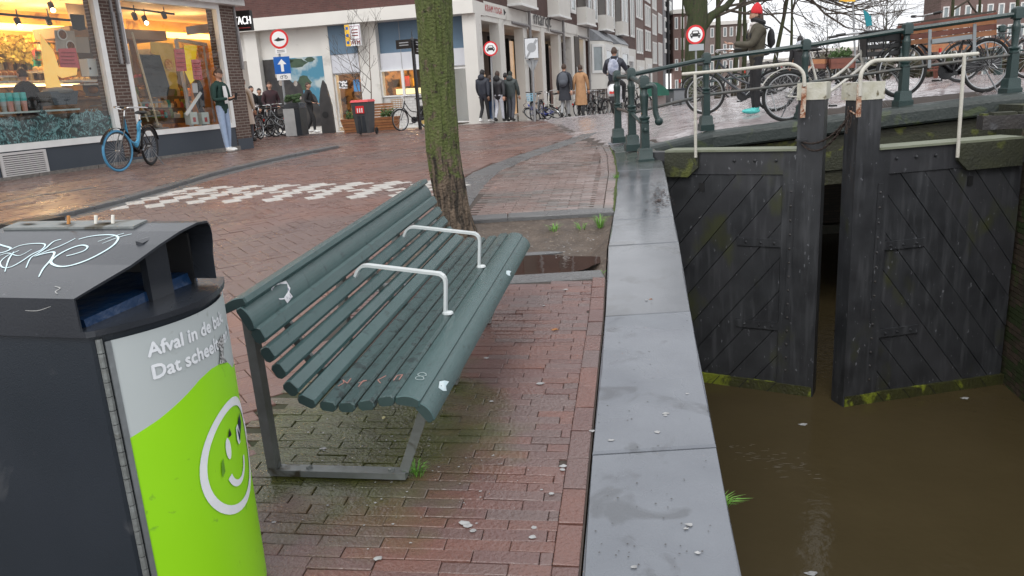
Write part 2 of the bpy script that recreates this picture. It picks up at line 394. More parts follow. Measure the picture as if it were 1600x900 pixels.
# water and lock chamber
W0 = -2.5
m_water = mat('canal_water', (.062, .047, .023), (.050, .038, .018), rough=.10, scale=1.2, fac=1, spec=.13, bump=.32, bscale=6)
mb = MB(); mb.add([(-6, -8, W0), (60, -8, W0), (60, 19.2, W0), (-6, 19.2, W0)], [(0, 1, 2, 3)]); mb.build('water', m_water, kind='structure')
far_wall = thing('quay_wall', 'dark brick wall under the bridge seen through the gap between the lock gates', 'wall', (1, 19.1, -3))
MB().box((-3, 19.1, -3), (40, 19.6, .2)).build('wall_face', m_wall_dark, far_wall)
MB().box((-3, 18.85, -3), (40, 19.1, -2.28)).build('ledge', mat('wet_ledge', (.05, .045, .025), (.03, .03, .015), rough=.5, scale=6), far_wall)

# quay wall with coping stones
m_qface = mat('quay_face', (.07, .062, .052), (.04, .038, .033), rough=.7, scale=8, fac=1, bump=.6, bscale=30, c3=(.04, .055, .02), s3=3, t3=.5)
def slab(poly, zt, th, c=.008):
    """bevelled slab on a 2D polygon, top follows zt(x,y)"""
    cx = sum(p[0] for p in poly)/len(poly); cy = sum(p[1] for p in poly)/len(poly); n = len(poly); vs = []
    for (dx, dz) in ((c*1.4, 0), (0, -c), (0, -th)):
        for (x, y) in poly:
            v = Vector((cx-x, cy-y)); l = v.length; v = v/l*min(dx, l*.3) if l > 0 else v; vs.append((x+v.x, y+v.y, zt(x, y)+dz))
    fs = [tuple(range(n))]+[(i+k*n, (i+1) % n+k*n, (i+1) % n+(k+1)*n, i+(k+1)*n) for k in (0, 1) for i in range(n)]
    return vs, fs
m_copw = mat('blue_stone_wet', (.14, .148, .162), (.11, .118, .13), rough=.20, wet=.15, scale=5, fac=.9, bump=.05, bscale=60, c3=(.10, .105, .112), s3=2.5, t3=.56)
add_moss(m_copw, (1.95, 11.2, .5), (1.2, .55, 0), (.085, .10, .075), .75, 2)
quay = thing('quay_wall', 'quay edge of large grey bluestone coping slabs beside the bench', 'quay wall', (.4, 2, -3))
jy = [-2.5, .9, 2.68, 4.19, 5.74, 6.6, 8.25, 9.3, 10.55, 11.6]
for k in range(len(jy)-1):
    a, b = jy[k]+.004, jy[k+1]-.004
    ys = fr(a, b, 4); left = [(q1(y)+.006, y) for y in ys]; right = [(q2(y), y) for y in ys]
    dz = random.uniform(-.003, .003)
    if k == len(jy)-2: right = [(q2(y), y) for y in ys[:3]]+[(2.18, 11.3), (2.05, 11.55)]
    vs, fs = slab(left+right[::-1], lambda x, y: gz(x, y)+.004+dz, .16)
    MB().add(vs, fs).build('coping_stone', m_cop if k < 3 else m_copw, quay, smooth=False)
vs, fs = slab([(1.66, 11.62), (2.05, 11.62), (2.35, 11.95), (2.3, 13.4), (1.78, 13.4)], lambda x, y: gz(x, y)+.006, .1)
MB().add(vs, fs).build('coping_stone', m_cop, quay)
mb = MB(); vs = []; fs = []; yy = fr(-4, 11.4, 40)
for y in yy: vs += [(q2(y)-.035, y, gz(0, y)-.14), (q2(y)-.035, y, -3)]
for i in range(len(yy)-1): fs.append((2*i, 2*i+1, 2*i+3, 2*i+2))
mb.add(vs, fs)
mb.build('wall_face', m_qface, quay)

# ---- bricks
def project(p):
    v = Vector(p)-CAM; d = v.dot(F_)
    if d <= .05: return None
    return 800+FPX*v.dot(RR)/d, 450-FPX*v.dot(UU)/d
def inview(p, mrg=60):
    q = project(p); return q and -mrg < q[0] < 1600+mrg and -mrg < q[1] < 900+mrg
def brick_geo(cx, cy, ux, uy, L, W, zf, far=False, jit=.0018, c=.0028, dep=.012):
    hx, hy = L/2, W/2; vs = []; t1, t2 = random.uniform(-jit, jit), random.uniform(-jit, jit); dz = random.uniform(-jit, jit)
    def P(a, b, z):
        x = cx+ux*a-uy*b; y = cy+uy*a+ux*b
        return (x, y, zf(x, y)+z+dz+t1*a/hx+t2*b/hy)
    cs = [(-1, -1), (1, -1), (1, 1), (-1, 1)]
    if far:
        vs = [P(a*hx, b*hy, 0) for a, b in cs]+[P(a*hx, b*hy, -dep) for a, b in cs]
        return vs, [(0, 1, 2, 3)]+[(i, i+4, (i+1) % 4+4, (i+1) % 4) for i in range(4)]
    vs = [P(a*(hx-c), b*(hy-c), 0) for a, b in cs]+[P(a*hx, b*hy, -c*.8) for a, b in cs]+[P(a*hx, b*hy, -dep) for a, b in cs]
    return vs, [(0, 1, 2, 3)]+[(i+k, i+4+k, (i+1) % 4+4+k, (i+1) % 4+k) for k in (0, 4) for i in range(4)]
# pavement beside the bench: running bond laid across, soldier edge along the coping
cand = []
bu = Vector((.989, -.15)).normalized(); bv = Vector((.15, .989)).normalized()
row = 0; t = -.2
while t < 5.5:
    hw = random.uniform(-.02, .02)
    s = -3.2+(row % 2)*.105+hw
    while s < 1.6:
        L = .15 if row % 7 == 3 and random.random() < .15 else .203
        c = bu*(s+L/2)+bv*t
        e = q1(c.y)-.092
        if c.x-L/2 < e-.02 and bl(c.y) < c.x and c.y < 4.9 and c.y > 1:
            over = (c.x+L/2*.99)-e
            if over > 0: L -= over; c = c-bu*over/2
            if L > .02 and inview((c.x, c.y, gz(c.x, c.y)), 30): cand.append((c.x, c.y, bu.x, bu.y, L+.0035, .0546))
        s += .209 if L > .2 else L+.006
    t += .0565; row += 1
y = 1.2
while y < 4.85:
    x = q1(y+.105)-.047; d = Vector((q1(y+.2)-q1(y), .2)).normalized(); cand.append((x, y+.105, d.x, d.y, .203, .08)); y += .209
cand.sort(key=lambda c: c[1])
for i, c in enumerate(cand):
    pass
for c in cand[:300]:
    vs, fs = brick_geo(*c, gz); o = MB().add(vs, fs).build('brick', random.choice(nb), pavement)
mb = MB()
for c in cand[300:]:
    vs, fs = brick_geo(*c, gz); mb.add(vs, fs, random.randrange(5))
mb.build('brick', nb, pavement, kind='stuff')
# platform beyond the tree pit
mb = MB(); t = 6.6; row = 0
plm = [m_plat, mat('platform_brick_b', (.21, .15, .135), (.25, .18, .16), rough=.38, wet=.25, scale=2, fac=.9, c3=(.16, .14, .13), s3=.8, t3=.5), mat('platform_brick_c', (.19, .14, .125), (.22, .16, .145), rough=.33, wet=.2, scale=2, fac=.9)]
while t < 17.5:
    s = -2.2+(row % 2)*.105
    while s < 4:
        c = bu*(s+.105)+bv*t
        if 7.13 < c.y < 16.3 and bl(c.y)+.42 < c.x < min(q1(c.y), 1.73)-.22: mb.add(*brick_geo(c.x, c.y, bu.x, bu.y, .203, .06 if c.y > 11 else .0505, gz, c.y > 9), random.randrange(3))
        s += .209
    t += .0565 if t < 11 else .0665; row += 1
y = 7.15
while y < 13:
    d = Vector((q1(y+.2)-q1(y), .2)).normalized()
    for o_ in (.05, .15): mb.add(*brick_geo(q1(y+.1)-o_, y+.1, d.x, d.y, .2, .09, gz), random.randrange(3))
    y += .208
mb.build('brick', plm, platform, kind='stuff')
# grey edging strip between road and platform, kerbs of the pit
def strip(name, pts, w, h, seg, M, parent, top=0, jitter=.002, th=.14):
    L = 0; P = [Vector(p) for p in pts]; cur = 0; d = []
    for a, b in zip(P, P[1:]): d.append((b-a).length)
    tot = sum(d)
    def pt(s):
        for a, b, l in zip(P, P[1:], d):
            if s <= l: return a+(b-a)*(s/l), (b-a).normalized()
            s -= l
        return P[-1], (P[-1]-P[-2]).normalized()
    s = 0
    while s < tot-.05:
        e = min(s+seg, tot); n = 3; L_, R_2 = [], []
        for k in range(n+1):
            p, dr = pt(s+.004+(e-s-.008)*k/n); q = Vector((-dr.y, dr.x)); L_.append(tuple(p+q*w/2)); R_2.append(tuple(p-q*w/2))
        z0 = random.uniform(-jitter, jitter)
        vs, fs = slab(R_2+L_[::-1], lambda x, y: gz(x, y)+top+z0, th, .008); MB().add(vs, fs).build(name, M, parent); s = e
strip('edging_stone', [(bl(y)+.18, y) for y in fr(7.1, 16.2, 12)], .34, .1, 1.0, m_kerb, platform, .003)
strip('edging_stone', [(-1.0, 5.04), (.62, 5.04)], .17, .1, .9, m_kerb, pavement, .003)
strip('kerb_stone', [(-1.05, 7.0), (-.0, 7.02), (.97, 6.99)], .19, .1, 1.05, m_kerb, platform, .012, th=.2)
# road herringbone and the white ramp teeth
TE = [(-4.43, 8.66), (-4.01, 8.64), (-3.58, 8.75), (-3.14, 8.67), (-2.65, 8.58), (-2.17, 8.56), (-1.68, 8.45), (-1.2, 8.38), (-.72, 8.3), (-.25, 8.25)]
def segd(px, py, a, b):
    ax, ay = a; bx, by = b; dx, dy = bx-ax, by-ay; t = max(0, min(1, ((px-ax)*dx+(py-ay)*dy)/(dx*dx+dy*dy))); return math.hypot(px-ax-dx*t, py-ay-dy*t)
def white(x, y):
    if not 8 < y < 10.6: return False
    top = 9.28-.27*(x+.7)
    top += .05
    if x > -.45 or x < -4.75: return False
    k = min(range(len(TE)), key=lambda i: abs(TE[i][0]+.12-x)); tx, ty = TE[k]
    lo = top-.52
    if lo < y < top:
        return min(((x-(t_[0]-.13-.1*(y-lo)))/.150)**2+((y-(top-.26))/.16)**2 for t_ in TE) > 1
    return ty-.02 < y <= lo+.02 and segd(x, y, (tx-.02, ty), (tx+.16, lo+.05)) < .068
A = R_(33); ca, sa = cos(A), sin(A); L0, W_ = .206, .103
mb = MB(); mbw = MB(); nbr = 0
regs = lambda x, y: (y < 16.4 and kx(y)+.02 < x < bl(y)-.02) or (16.4 <= y < 27 and (x < 1.74) and (x > kx(y) if y < YK else x > -14)) or (1.73 <= x < 14 and be(x)+.12 < y < 27)
for i in range(-400, 400):
    for j in range(-400, 400):
        # herringbone: cells of width W_, bricks on diagonals
        k = (i-j) % 4
        if k == 0: a0, b0, hor = i*W_, j*W_, True
        elif k == 3: a0, b0, hor = i*W_, j*W_, False
        else: continue
        ca_ = a0+(L0/2 if hor else W_/2); cb_ = b0+(W_/2 if hor else L0/2)
        x = ca_*ca-cb_*sa; y = ca_*sa+cb_*ca+12
        if y < 2 or y > 27 or not regs(x, y): continue
        zz = gz(x, y)
        q = project((x, y, zz))
        if not q or not (-20 < q[0] < 1620 and 60 < q[1] < 720): continue
        u = (ca, sa) if hor else (-sa, ca); wide = False
        target = mbw if wide else mb
        mi = 4 if wide else random.choice((5, 6)) if x > 1.4 and y > 10.5 else random.choice((0, 0, 1, 2, 2, 3))
        nbr += 1
        vs, fs = brick_geo(x, y, u[0], u[1], L0-.0035, W_-.0035, gz, far=y > 7, jit=.0016)
        mb.add(vs, fs, mi)
print('road bricks', nbr)
mb.build('brick', brk+[m_white, mat('bridge_brick', (.42, .38, .38), (.34, .30, .30), rough=.24, wet=.12, scale=3, fac=.9), mat('bridge_brick_b', (.38, .33, .33), (.31, .27, .27), rough=.22, wet=.12, scale=3, fac=.9)], road, kind='stuff')  # bridge bricks made paler, glare of the wet deck put into colour
# white ramp teeth: stepped pairs of white bricks
e1 = Vector((cos(R_(27)), sin(R_(27)))); e2 = Vector((-.50, .866)).normalized()
topy = lambda x: 9.36-.27*(x+.7)
for (tx, ty) in TE:
    H_ = topy(tx)-ty; n_ = 6; st = H_/n_; blocks = []
    for k in range(n_): blocks.append((tx+.055*k+.03, ty+st*(k+.5), .195, st*1.03, 2))
    blocks.append((tx-.22, topy(tx)-.36, .13, .26, 2)); blocks.append((tx-.06, topy(tx)-.10+.03, .24, .11, 1)); blocks.append((tx-.06, topy(tx)-.60, .22, .11, 1)); blocks.append((tx-.30, topy(tx)-.14, .2, .12, 1))
    for (cx, cy, w_, d_, nn_) in blocks:
        if cx > -.5 or cx < kx(cy)+.12: continue
        for h_ in range(nn_):
            c = Vector((cx, cy))+e2*(d_*((h_+.5)/nn_-.5)); vs, fs = brick_geo(c.x, c.y, e1.x, e1.y, w_-.003, d_/nn_-.003, lambda x, y: gz(x, y)+.0035, jit=.0008, c=.003)
            MB().add(vs, fs).build('white_brick', m_white, road)
# left pavement bricks
mb = MB(); du = Vector((.369, .929)); dv = Vector((-.929, .369)); lm = [m_lpave, mat('left_pavement_b', (.18, .12, .10), (.21, .135, .115), rough=.4, wet=.2, scale=3, fac=.9)]
zl = lambda x, y: gz(x, y)+.045
row = 0; t = -2
while t < 9:
    s = -2+(row % 2)*.105
    while s < 18:
        c = Vector((-3.4, 4))+du*s+dv*t
        if 4 < c.y < YK-.1 and wallx(c.y)+.02 < c.x < kx(c.y)-.17 and inview((c.x, c.y, .45), 10): mb.add(*brick_geo(c.x, c.y, du.x, du.y, .204, .1, zl, True), random.randrange(2))
        s += .209
    t += .105; row += 1
mb.build('brick', lm, lpav, kind='stuff')
strip('kerb_stone', [(kx(y)-.08, y) for y in fr(3, YK-.3, 14)], .16, .1, 1.0, m_kerb, lpav, .05)
strip('gutter_stone', [(kx(y)+.1, y) for y in fr(3, YK-1.5, 14)], .18, .1, .8, m_kerb, road, .004)
# second old kerb line in the left pavement
pp = [G(*p) for p in [(-60, 332), (0, 322), (80, 308), (150, 298)]]
strip('old_kerb_stone', [(p.x, p.y) for p in pp], .1, .1, 1.0, m_kerb, lpav, .052)
# storm drain in the kerb
p = G(52, 356); dr = thing('storm_drain', 'cast iron kerb drain at the far left road edge behind the bin', 'drain', (p.x, p.y, p.z))
d = Vector((kx(p.y+.5)-kx(p.y), .5, 0)).normalized(); q = Vector((-d.y, d.x, 0))
m_iron = mat('dark_iron', (.035, .035, .038), (.06, .055, .05), rough=.5, metal=.4, scale=20, bump=.3)
MB().obox(p+q*.02+Vector((0, 0, .045)), d*.26, q*.16, (0, 0, .035)).build('cover', m_iron, dr)
for k in (-1, 0, 1): MB().obox(p-q*.145+d*.15*k+Vector((0, 0, .04)), d*.05, q*.012, (0, 0, .018)).build('opening', mat('black_hole', (.004, .004, .004), rough=.9), dr)
# painted line on the far street
mb = MB(); pts = [G(*p) for p in [(815, 199), (870, 191), (925, 183), (980, 175), (1040, 168), (1100, 160)]]
for a, b in zip(pts, pts[1:]):
    for k in range(4):
        e0 = a.lerp(b, k/4); e1 = a.lerp(b, (k+1)/4-.02); mb.add([(e0.x, e0.y-.06, gz(e0.x, e0.y-.06)+.006), (e1.x, e1.y-.06, gz(e1.x, e1.y-.06)+.006), (e1.x, e1.y+.06, gz(e1.x, e1.y+.06)+.006), (e0.x, e0.y+.06, gz(e0.x, e0.y+.06)+.006)], [(0, 1, 2, 3)])
mb.build('road_marking', mat('line_paint', (.5, .5, .5), rough=.5), kind='structure')
# right lock wall
rw = thing('lock_wall', 'mossy brick lock wall at the right of the gates', 'wall', (6.3, 9, -3))
rwd = Vector((-.2, -.98, 0)).normalized(); rpl = Plane((6.17, 9.2, 0), rwd, (-1, .2))
MB().pbox(rpl, -.1, 12, -3, .9, -1.2, 0).build('wall_face', m_bed, rw)
mb = MB(); z = W0-.1; r_ = 0
while z < .62:
    a = -.1+(r_ % 2)*.11
    while a < 2.6:
        mb.pbox(rpl, a, a+.205, z, z+.056, 0, .012+random.uniform(0, .006), random.randrange(2)); a += .215
    z += .066; r_ += 1
mb.build('brick', [m_rwall, mat('lock_wall_brick_b', (.085, .058, .04), (.045, .036, .025), rough=.7, scale=9, bump=.5, c3=(.04, .06, .015), s3=3, t3=.5)], rw, kind='stuff')
# ================================================================ BENCH
m_slat = mat('bench_green', (.034, .078, .078), (.043, .092, .092), rough=.24, spec=.65, wet=.10, scale=8, fac=1, bump=.22, bscale=260, c3=(.026, .060, .060), s3=18, t3=.62)
m_slatw = mat('bench_green_worn', (.042, .084, .082), (.028, .060, .060), rough=.26, spec=.65, wet=.12, scale=22, fac=1, bump=.4, bscale=180, c3=(.014, .032, .032), s3=26, t3=.56)
m_slate = mat('bench_end_grain', (.022, .045, .046), (.030, .055, .055), rough=.6, scale=30)
m_steel = mat('galvanised_steel', (.30, .32, .33), (.22, .24, .25), rough=.42, metal=.7, scale=14, fac=1, bump=.1)
m_steeld = mat('dull_steel', (.26, .28, .28), (.18, .19, .18), rough=.5, metal=.55, scale=16, fac=1, bump=.2, c3=(.08, .07, .05), s3=9, t3=.6)
m_arm = mat('armrest_steel', (.68, .71, .71), (.58, .62, .62), rough=.3, metal=.15, scale=12, fac=1)
m_sticker = mat('sticker_white', (.72, .72, .72), (.55, .55, .6), rough=.5, scale=60, fac=1, c3=(.12, .12, .2), s3=90, t3=.56)
m_black = mat('black_plain', (.012, .012, .013), rough=.5)
BU = Vector((.18, .984, .049)).normalized(); BV = Vector((BU.y, -BU.x, 0)).normalized(); BZ = Vector((0, 0, 1))
B0 = Vector((-.93, 2.7, .14)); BP0 = Vector((-.33, 2.32, 0)); BP0.z = 0
bench = thing('park_bench', 'green slatted bench with two steel armrests on the brick pavement by the quay', 'bench', (-.7, 3.3, .165))
def bp(u, v, z): # v across (0 = slat front reference), z absolute at near end, u along from near end
    return BP0 + BU*u + BV*v + BZ*z
LB = 2.22
# (v, z, tilt deg, width, thick, kind)
SL = [(-.585, .868, 22, .098, .034, 0), (-.545, .822, -62, .088, .034, 1), (-.515, .762, -66, .055, .042, 2), (-.488, .700, -62, .055, .042, 2), (-.460, .640, -58, .055, .042, 2),
      (-.425, .580, -46, .055, .042, 2), (-.375, .535, -26, .066, .036, 3), (-.305, .516, -8, .057, .036, 4), (-.238, .516, 2, .057, .036, 4), (-.170, .524, 7, .057, .036, 4), (-.102, .537, 8, .058, .036, 4),
      (-.028, .540, -8, .082, .036, 5), (.026, .500, -52, .076, .036, 1)]
def slatprof(w, t, k):
    if k in (0, 1, 5):   # rounded face
        n = 7; top = [(-w/2+w*i/n, t/2-.010*((2*i/n-1)**2)*1.0) for i in range(n+1)]
        return [(-w/2+.006, -t/2), ]+[(-w/2, -t/2+.006)]+top+[(w/2, -t/2+.006), (w/2-.006, -t/2)]
    c = .010; return [(-w/2+c, -t/2), (-w/2, -t/2+c), (-w/2, t/2-c), (-w/2+c, t/2), (w/2-c, t/2), (w/2, t/2-c), (w/2, -t/2+c), (w/2-c, -t/2)]
slat_objs = []
for i, (v, z, tl, wd, th, k) in enumerate(SL):
    a = R_(tl); ex = BV*cos(a)+BZ*sin(a); ez = -BV*sin(a)+BZ*cos(a); pr = slatprof(wd, th, k)
    mb = MB(); n = len(pr); c0 = bp(0, v, z); j0 = random.uniform(-.004, .004)
    st = [(0, .88, 1), (.004, 1, 0), (LB*.33, 1, 0), (LB*.66, 1, 0), (LB-.004, 1, 0), (LB, .88, 1)]
    vs = []; fs = []; ms = []
    for (u, s_, e) in st:
        for (x, y) in pr: vs.append(c0+BU*(u+j0)+ex*x*s_+ez*y*s_)
    for q in range(len(st)-1):
        for j in range(n): fs.append((q*n+j, q*n+(j+1) % n, (q+1)*n+(j+1) % n, (q+1)*n+j))
    mb.add(vs, fs, 0); mb.add(vs[:n], [tuple(range(n))[::-1]], 1); mb.add(vs[-n:], [tuple(range(n))], 1)
    slat_objs.append(mb.build('slat', [m_slatw if k == 4 else m_slat, m_slate], bench))
UF = [.24, 1.06, 1.88]
for u in UF:
    g = lambda v: bp(u, v, 0)
    gzl = gz((g(-.6)).x, (g(-.6)).y)-BP0.z-(BU*u).z
    # rear leg, base, front leg and curved carrier under the slats
    bk = bp(u, -.60, gzl+.03); bt = bp(u-.10, -.615, .845); ft = bp(u, -.02, .475); fb = bp(u, -.15, gzl+.03)
    bk = bp(u, -.66, gzl+.02)
    MB().bar(bk, bt, .035, .045, up=BU).build('rear_leg', m_steeld, bench)
    MB().bar(bp(u, -.67, gzl+.018), bp(u, -.14, gzl+.018), .05, .024).build('base_bar', m_steeld, bench)
    MB().bar(fb, ft, .035, .014, up=BU).bar(fb+BU*.014, ft+BU*.014, .012, .03, up=BU).build('front_leg', m_steeld, bench)
    mb = MB(); pts = []
    for (v, z, tl, wd, th, k) in SL:
        a = R_(tl); ez = -BV*sin(a)+BZ*cos(a); pts.append(bp(u, v, z)-ez*.028)
    for a, b in zip(pts, pts[1:]): mb.bar(a, b, .03, .02, up=BU)
    mb.bar(pts[0], bt, .03, .02, up=BU)
    mb.build('carrier', m_steeld, bench)
    for vv in (-.52, -.2): MB().lathe(bp(u, vv, gzl+.03), [(.012, 0), (.012, .008), (.006, .012)], 6).build('bolt', m_steeld, bench)
def rpath(pts, r=.06, n=6):
    out = [Vector(pts[0])]
    for a, b, c in zip(pts, pts[1:], pts[2:]):
        a, b, c = map(Vector, (a, b, c)); p = b+(a-b).normalized()*r; q = b+(c-b).normalized()*r
        for i in range(n+1):
            t = i/n; out.append(p*(1-t)**2+b*2*t*(1-t)+q*t*t)
    return out+[Vector(pts[-1])]
for u in (.80, 1.50):
    mb = MB(); path = rpath([bp(u, -.475, .715), bp(u, -.49, .765), bp(u, -.10, .765), bp(u, -.115, .58)], .055)
    path = rpath([bp(u, -.49, .70), bp(u, -.455, .775), bp(u, -.085, .725), bp(u, -.10, .56)], .04)
    for a, b in zip(path, path[1:]): mb.bar(a, b+(b-a)*.06, .011, .028, up=BU)
    mb.lathe(bp(u, -.09, .555), [(.024, 0), (.022, .008), (.008, .012)], 8)
    mb.build('armrest', m_arm, bench)
# stickers and scratches on the slats
mb = MB()
def onslat(i, u, vv):
    v, z, tl, wd, th, k = SL[i]; a = R_(tl); ex = BV*cos(a)+BZ*sin(a); ez = -BV*sin(a)+BZ*cos(a)
    return bp(u, v, z)+ex*vv+ez*(th/2-(.010*((2*(vv+wd/2)/wd-1)**2) if k in (0, 1, 5) else 0)+.0012)
poly = [(.20, -.035), (.24, -.042), (.31, -.03), (.30, .0), (.28, .01), (.29, .03), (.24, .038), (.23, .02), (.20, .012)]
mb.add([onslat(1, u, v) for u, v in poly], [tuple(range(len(poly)))]); mb.build('sticker', m_sticker, bench)
mb = MB(); poly = [(.20, -.01), (.24, -.018), (.27, -.004), (.29, .012), (.25, .010), (.235, .022), (.21, .01)]
mb.add([onslat(12, u-.05, v) for u, v in poly], [tuple(range(len(poly)))])
mb.add([onslat(12, u+1.3, v*.8) for u, v in poly], [tuple(range(len(poly)))])
mb.build('paint_blotch', mat('pale_blue_paint', (.45, .58, .62), (.6, .68, .7), rough=.5, scale=50), bench)
m_pink = mat('pink_scribble', (.38, .17, .14), rough=.6); mb = MB()
for i, u0, sh in [(7, .12, [(0, -.01), (.03, .0), (.05, -.012), (.03, .012), (.07, .01)]), (8, .12, [(0, 0), (.05, .0), (.05, .012), (.03, -.012)]), (9, .13, [(0, .01), (.03, -.01), (.06, .01)]), (10, .13, [(0, -.01), (.04, -.01), (.04, .01), (0, .01)])]:
    for (a, b), (c, d) in zip(sh, sh[1:]):
        p, q = onslat(i, u0+a, b), onslat(i, u0+c, d); mb.bar(p, q, .003, .0012)
mb.build('scribble', m_pink, bench)
mb = MB()
for i in range(2):
    for j in range(8):
        a0, a1 = 2*pi*j/8, 2*pi*(j+1)/8; mb.bar(onslat(11, .14+.03*i+.015*cos(a0), .015*sin(a0)), onslat(11, .14+.03*i+.015*cos(a1), .015*sin(a1)), .0025, .001)
mb.build('scribble', mat('pale_scribble', (.30, .36, .36), rough=.6), bench)

# ================================================================ LITTER BIN
m_bin = mat('bin_anthracite', (.013, .019, .026), (.018, .024, .033), rough=.42, wet=.1, scale=4, fac=1, bump=.1, bscale=300, c3=(.042, .047, .054), s3=6, t3=.62)
m_hood = mat('bin_hood', (.030, .034, .041), (.021, .024, .030), rough=.36, wet=.12, scale=7, fac=1, bump=.05, bscale=200, c3=(.075, .078, .085), s3=30, t3=.70)
m_grey = mat('panel_grey', (.42, .46, .46), (.46, .50, .50), rough=.38, scale=5, fac=1, c3=(.33, .36, .34), s3=21, t3=.66)
m_green = mat('panel_green', (.28, .66, .008), (.31, .70, .012), rough=.35, scale=5, fac=1, c3=(.17, .42, .03), s3=23, t3=.67)
m_pwhite = mat('print_white', (.80, .82, .84), rough=.4, c2=(.74, .77, .8), scale=30)
bd = Vector((.277, .961, 0)).normalized(); bx = Vector((bd.y, -bd.x, 0))      # bd: near->far along the panel, bx: towards the canal
BO = Vector((-.94, 1.65, 0)); bn = thing('litter_bin', 'dark litter bin with green and grey smiley panel and graffiti on its hood', 'litter bin', (-1.1, 1.95, .09))
ZB, ZR = .085, 1.03
WB = .47; SAG = .085
def arc(t): # t 0..1 along the front, bulging towards the canal
    y = t*WB; x = SAG*(1-(2*t-1)**2)*(1.0) ; return x, y
NA = 24
def taper(z): return 1-.10*(1-(z-ZB)/(ZR-ZB))
def bpt(x, y, z):
    return BO+bx*x+bd*y+BZ*z
def panelpt(y, z, off=0):
    t = max(0, min(1, y/WB)); x, _ = arc(t)
    return bpt(x+off, y, z)
body = MB(); vs = []; fs = []
ring_ = [(-.56, 0), ]+[(0, 0)]+[arc(i/NA) for i in range(NA+1)]+[(-.56, WB)]
pr = [(-.56, 0)]+[arc(i/NA) for i in range(NA+1)]+[(-.56, WB)]
body.ext([bpt(x-.004, y, ZB) for x, y in pr], (0, 0, ZR-ZB)); body.build('body', m_bin, bn)
# front panel in two printed colours, divided along the curved line
pan = Plane(BO+bx*.06, bd, bx)
cur = [pan.px(*p) for p in [(195, 717), (220, 690), (250, 655), (275, 622), (297, 592), (315, 576), (335, 567), (355, 566), (372, 575)]]
cur = [(cur[0][0]-.03, cur[0][1]-.05)]+cur+[(.6, cur[-1][1]-.02)]
y0p, y1p = .025, WB-.001
def cz(y): return lerp_tab([(a, b) for a, b in cur], y)
for nm, lo, hi, M in (('grey_panel', cz, lambda y: ZR-.03, m_grey), ('green_panel', lambda y: ZB+.03, cz, m_green)):
    mb = MB(); vs = []; fs = []; n = 40
    for i in range(n+1):
        y = y0p+(y1p-y0p)*i/n; vs += [panelpt(y, lo(y), .004), panelpt(y, hi(y), .004)]
    for i in range(n): fs.append((2*i, 2*i+1, 2*i+3, 2*i+2))
    mb.add(vs, fs); mb.build(nm, M, bn, smooth=True)
mb = MB()
for k in range(26):
    z0 = ZB+.03+k*(ZR-ZB-.05)/26; mb.lathe(panelpt(.010, z0, .003), [(.0075, .001), (.0075, (ZR-ZB-.05)/26-.001)], 8)
mb.build('hinge', m_steeld, bn)
# lettering
def arcprint(mb, geo, y0, z0, size, ey=(0, 1), slope=0, off=.0062, bold=.0):
    vs, fs = geo
    for b_ in ((-bold, 0), (bold, 0), (0, bold), (0, -bold)) if bold else ((0, 0),):
        mb.add([panelpt(y0+(v[0]*size+b_[0]), z0+v[1]*size+slope*v[0]*size+b_[1], off) for v in vs], fs); off += .0002
a = pan.px(232, 558); b_ = pan.px(344, 513); c = pan.px(238, 592)
mb = MB(); g1 = text_geo('Afval in de bak.', 1); wtx = max(v[0] for v in g1[0]); sz = (b_[0]-a[0])/wtx*1.06; arcprint(mb, g1, a[0], a[1], sz, slope=(0), bold=.0016)
g2 = text_geo('Dat scheelt een h', 1); arcprint(mb, g2, c[0], c[1]-.002, sz*1.04, bold=.0016)
mb.build('lettering', m_pwhite, bn)
MB().ext([panelpt(.018, ZB+.03, .003), panelpt(.028, ZB+.03, .003), panelpt(.028, ZR-.03, .003), panelpt(.018, ZR-.03, .003)], bx*.003).build('panel_edge', m_steel, bn)
# smiley
L_, R__, T_, B__ = pan.px(293, 715), pan.px(391, 720), pan.px(352, 622), pan.px(348, 811)
cyy = .318; czz = (T_[1]+B__[1])/2; rz = (T_[1]-B__[1])/2; ry = rz*1.0
print('smile', L_, R__, T_, B__)
ry = min(ry, cyy-L_[0]) if cyy-L_[0] > .05 else ry
def ringband(mb, cy, cz_, ry, rz, w, a0=0, a1=2*pi, n=48, wf=None):
    vs = []; fs = []
    for i in range(n+1):
        a = a0+(a1-a0)*i/n; w2 = w*(wf(i/n) if wf else 1)
        for s_ in (-1, 1): vs.append(panelpt(cy+(ry+s_*w2/2)*cos(a), cz_+(rz+s_*w2/2)*sin(a), .0064))
    for i in range(n): fs.append((2*i, 2*i+1, 2*i+3, 2*i+2))
    mb.add(vs, fs)
mb = MB(); w_ = .024
ringband(mb, cyy, czz, ry-w_/2, rz-w_/2, w_)
E1 = pan.px(343, 700)
vs = [panelpt(E1[0]+.013*cos(2*pi*i/20), E1[1]+.030*sin(2*pi*i/20), .0064) for i in range(20)]; mb.add(vs, [tuple(range(20))])
M0, M1 = pan.px(343, 753), pan.px(375, 715)
ringband(mb, cyy+.0, M0[1]+.032, .052, .058, .021, R_(198), R_(352), 20, lambda t: 1-.45*t)
mb.lathe(panelpt(cyy-.0495, M0[1]+.014, .0), [(.0105, .0)], 12) if False else None
E2 = (cyy+.055, E1[1]+.004); vs = [] and [panelpt(E2[0]+.012*cos(2*pi*i/20), E2[1]+.028*sin(2*pi*i/20), .0064) for i in range(20)]
mb.build('smiley', m_pwhite, bn)
